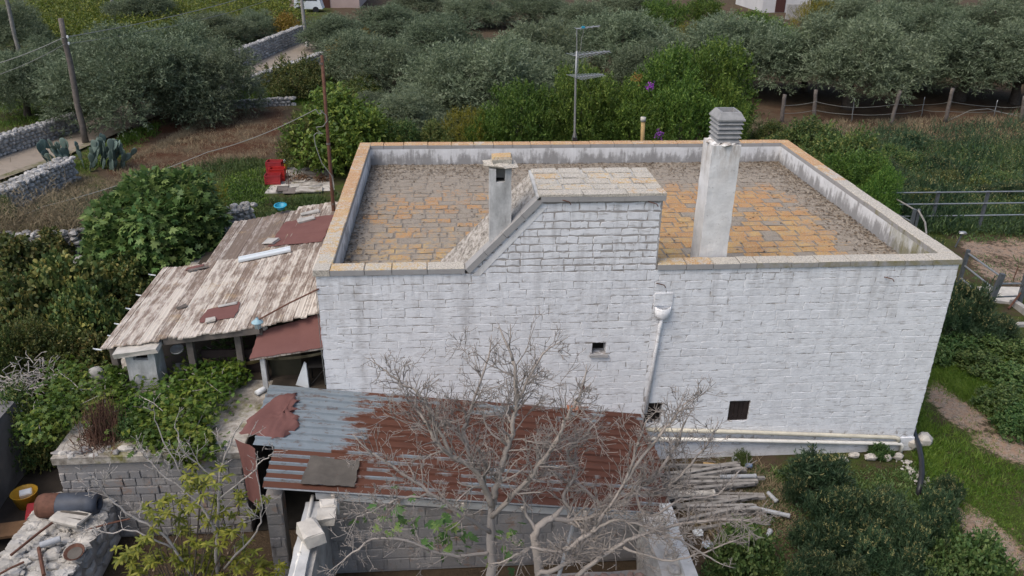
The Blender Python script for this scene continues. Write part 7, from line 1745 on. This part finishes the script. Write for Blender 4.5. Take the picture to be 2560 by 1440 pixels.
mb = MB(); limb_px(mb, [(1200, 1640, YT), (1228, 1440, YT), (1226, 1330, YT+.05), (1232, 1240, YT+.1)], .10, .058, 0, .3, .3); mb.build('trunk', M['figbark'], figA, True)
mb = MB()
for pix, r0, L, d_ in (([(1232, 1245, YT), (1250, 1170, YT), (1275, 1100, YT+.1), (1290, 1010, YT+.2), (1285, 900, YT+.3)], .075, .75, 3.2),
                       ([(1228, 1260, YT), (1190, 1180, YT-.1), (1130, 1140, YT-.2), (1090, 1105, YT-.1), (1060, 1050, YT)], .07, .7, 3.2),
                       ([(1230, 1290, YT), (1300, 1220, YT-.2), (1370, 1130, YT-.2), (1420, 1040, YT-.1), (1450, 990, YT)], .06, .65, 3.0),
                       ([(1190, 1180, YT), (1160, 1090, YT+.3), (1180, 1010, YT+.4), (1215, 910, YT+.5)], .05, .6, 3.2),
                       ([(1225, 1330, YT), (1160, 1290, YT-.4), (1090, 1240, YT-.5), (1000, 1180, YT-.4), (930, 1130, YT-.3)], .05, .55, 2.8),
                       ([(1130, 1140, YT-.2), (1060, 1000, YT), (1010, 960, YT+.1), (960, 925, YT+.2)], .035, .45, 2.4),
                       ([(1090, 1240, YT-.5), (1010, 1245, YT-.6), (945, 1270, YT-.7), (885, 1300, YT-.8)], .03, .45, 2.4),
                       ([(1226, 1380, YT), (1120, 1390, YT-.3), (1010, 1350, YT-.4), (930, 1350, YT-.4), (860, 1400, YT-.4)], .04, .45, 2.4),
                       ([(1290, 1010, YT+.2), (1330, 930, YT+.3), (1370, 870, YT+.4)], .035, .5, 2.6)):
    limb_px(mb, pix, r0*.8, r0*.34, 3, L*.98, d_*2.6)
mb.build('branches', M['figbark'], figA, True)
figB = thing('bare_fig_tree', 'bare spreading fig tree with low thick limbs right of the upright one', 'tree', tuple(at_y(1380, 1600, YT-.3)))
mb = MB(); limb_px(mb, [(1390, 1640, YT-.3), (1350, 1430, YT-.3), (1340, 1330, YT-.2), (1385, 1292, YT-.1)], .10, .05, 0, .3, .3); mb.build('trunk', M['figbark'], figB, True)
mb = MB()
for pix, r0, L, d_ in (([(1380, 1295, YT-.1), (1450, 1300, YT), (1510, 1275, YT+.1), (1590, 1230, YT+.2), (1650, 1170, YT+.3), (1700, 1100, YT+.4)], .07, .62, 3.2),
                       ([(1450, 1300, YT), (1410, 1240, YT+.2), (1440, 1180, YT+.3), (1420, 1130, YT+.4), (1470, 1085, YT+.5)], .05, .5, 2.6),
                       ([(1510, 1275, YT+.1), (1450, 1210, YT+.3), (1390, 1190, YT+.4), (1350, 1150, YT+.4)], .04, .5, 2.6),
                       ([(1340, 1440, YT-.4), (1430, 1400, YT-.5), (1480, 1330, YT-.4), (1560, 1210, YT-.3), (1600, 1100, YT-.2)], .055, .62, 3.0),
                       ([(1590, 1230, YT+.2), (1650, 1235, YT+.1), (1700, 1190, YT+.1), (1770, 1110, YT+.2)], .045, .55, 3.0),
                       ([(1560, 1210, YT-.3), (1640, 1100, YT-.2), (1690, 1040, YT-.1), (1720, 1000, YT)], .035, .5, 2.8),
                       ([(1440, 1440, YT-.6), (1520, 1380, YT-.6), (1600, 1340, YT-.5), (1700, 1310, YT-.4), (1800, 1300, YT-.4), (1880, 1300, YT-.4)], .05, .5, 2.6),
                       ([(1560, 1370, YT-.6), (1660, 1400, YT-.7), (1760, 1380, YT-.7), (1840, 1350, YT-.7)], .03, .4, 2.2),
                       ([(1480, 1330, YT-.4), (1400, 1380, YT-.6), (1330, 1370, YT-.6), (1270, 1400, YT-.6)], .05, .45, 2.2),
                       ([(1590, 1230, YT+.2), (1620, 1290, YT-.2), (1700, 1250, YT-.1), (1780, 1240, YT), (1850, 1180, YT+.1)], .035, .45, 2.4),
                       ([(1480, 1330, YT-.4), (1540, 1300, YT-.5), (1620, 1320, YT-.6), (1700, 1350, YT-.7), (1790, 1400, YT-.8)], .035, .45, 2.2),
                       ([(1340, 1330, YT-.2), (1310, 1260, YT), (1330, 1190, YT+.2), (1360, 1110, YT+.3)], .04, .5, 2.8)):
    limb_px(mb, pix, r0*.8, r0*.34, 3, L*.98, d_*2.6)
mb.build('branches', M['figbark'], figB, True)
rg = np.random.default_rng(3)
for px, py, n, lb in ((1120, 1330, 46, 'few green fig leaves low behind the bare branches'), (985, 1290, 22, 'small green fig shoot left of the bare trunk'), (1260, 1360, 14, 'tiny green fig shoot right of the bare trunk')):
    c = at_y(px, py, -4.2); P = rg.normal(0, 1, (n, 3))*np.array([.22, .15, .28]); fs = thing('fig_shoot', lb, 'shoot', tuple(c))
    for q in range(n):
        o = lm[q % 6].copy(); COL.objects.link(o); o.parent = fs; o.location = P[q]; o.rotation_euler = (rg.normal(0, .5), rg.normal(.3, .4), rg.uniform(0, 6.28)); sc_ = rnd.uniform(.6, .95); o.scale = (sc_,)*3
    mb = MB(); mb.tube([c-Vector((0, 0, .5)), c], .012, 5); mb.build('stem', M['figbark'], fs)

# saplings of the left courtyard: pale bare twigs and a young loquat-like tree
YS = -4.2
sa = thing('bare_sapling', 'pale leafless sapling with thin grey limbs in the left courtyard', 'tree', tuple(at_y(520, 1560, YS)))
mb = MB()
for pix, r0, L, d_ in (([(600, 1600, YS), (545, 1450, YS), (545, 1290, YS+.1), (550, 1180, YS+.2), (590, 1080, YS+.3)], .038, .42, 2.2), ([(545, 1330, YS), (490, 1250, YS-.1), (400, 1180, YS-.1), (360, 1130, YS)], .024, .38, 2.2),
                       ([(500, 1470, YS), (420, 1350, YS-.2), (330, 1290, YS-.2), (265, 1235, YS-.2), (235, 1190, YS-.2)], .028, .4, 2.4), ([(545, 1250, YS+.1), (620, 1190, YS), (660, 1150, YS), (690, 1130, YS)], .018, .32, 2.0), ([(430, 1370, YS-.2), (340, 1330, YS-.3), (270, 1330, YS-.3), (215, 1320, YS-.3)], .018, .3, 2.0),
                       ([(550, 1200, YS+.2), (460, 1130, YS+.2), (440, 1060, YS+.3)], .018, .35, 2.0), ([(560, 1420, YS), (640, 1330, YS-.1), (655, 1270, YS-.1), (640, 1180, YS)], .022, .35, 2.2), ([(455, 1190, YS), (400, 1080, YS+.2), (380, 1020, YS+.2)], .014, .3, 1.6)):
    limb_px(mb, pix, r0, r0*.4, 2, L, d_, None, .35, .25)
mb.build('branches', M['twig'], sa, True)
sb = thing('loquat_sapling', 'young tree with drooping yellow-green leaf rosettes at the bottom left', 'tree', tuple(at_y(450, 1560, YS-.2)))
mb = MB(); tips = []
ros = [(x, y) for x, y in ((475, 1180), (505, 1205), (545, 1190), (430, 1245), (500, 1235), (540, 1260), (560, 1290), (610, 1240), (630, 1265), (385, 1260), (420, 1260), (470, 1260), (380, 1315), (450, 1310), (470, 1330), (520, 1290), (575, 1320), (540, 1340), (600, 1345), (310, 1380), (340, 1390), (375, 1385), (330, 1400), (400, 1400), (370, 1355), (430, 1375), (470, 1370), (500, 1390), (460, 1400), (510, 1420), (545, 1400), (580, 1420), (620, 1420), (650, 1430), (690, 1425), (440, 1430), (400, 1435), (350, 1430), (480, 1440), (560, 1440), (610, 1385), (650, 1400), (530, 1360), (490, 1350), (355, 1410))]
hub = at_y(470, 1560, YS-.1)
for x, y in ros:
    t = at_y(x, y, YS+br.uniform(-.35, .3)); m_ = hub.lerp(t, .55)+Vector((0, 0, -.1)); mb.tube([hub, m_, t], [.014, .010, .005], 5); tips.append(t)
mb.build('stem', M['bark'], sb)
P = []; Dv = []
for t in tips:
    for k in range(4):
        o = Vector((br.gauss(0, .10), br.gauss(0, .10), br.gauss(-.03, .09))); n = 11
        for q in range(n):
            a = q*2.4+br.uniform(-.3, .3); P.append(tuple(t+o-Vector(sb.location))); Dv.append((math.cos(a), math.sin(a), br.uniform(-.7, .35)))
P, Dv = np.array(P), np.array(Dv); V, F, nf = leaves(P, Dv, .15*rg.uniform(.7, 1.2, len(P)), .048, T_OVAL, rg, 1.0)
np_obj('foliage', V, F, np.repeat(rg.uniform(.2, 1, len(P)), nf), M['citrus'], sb)
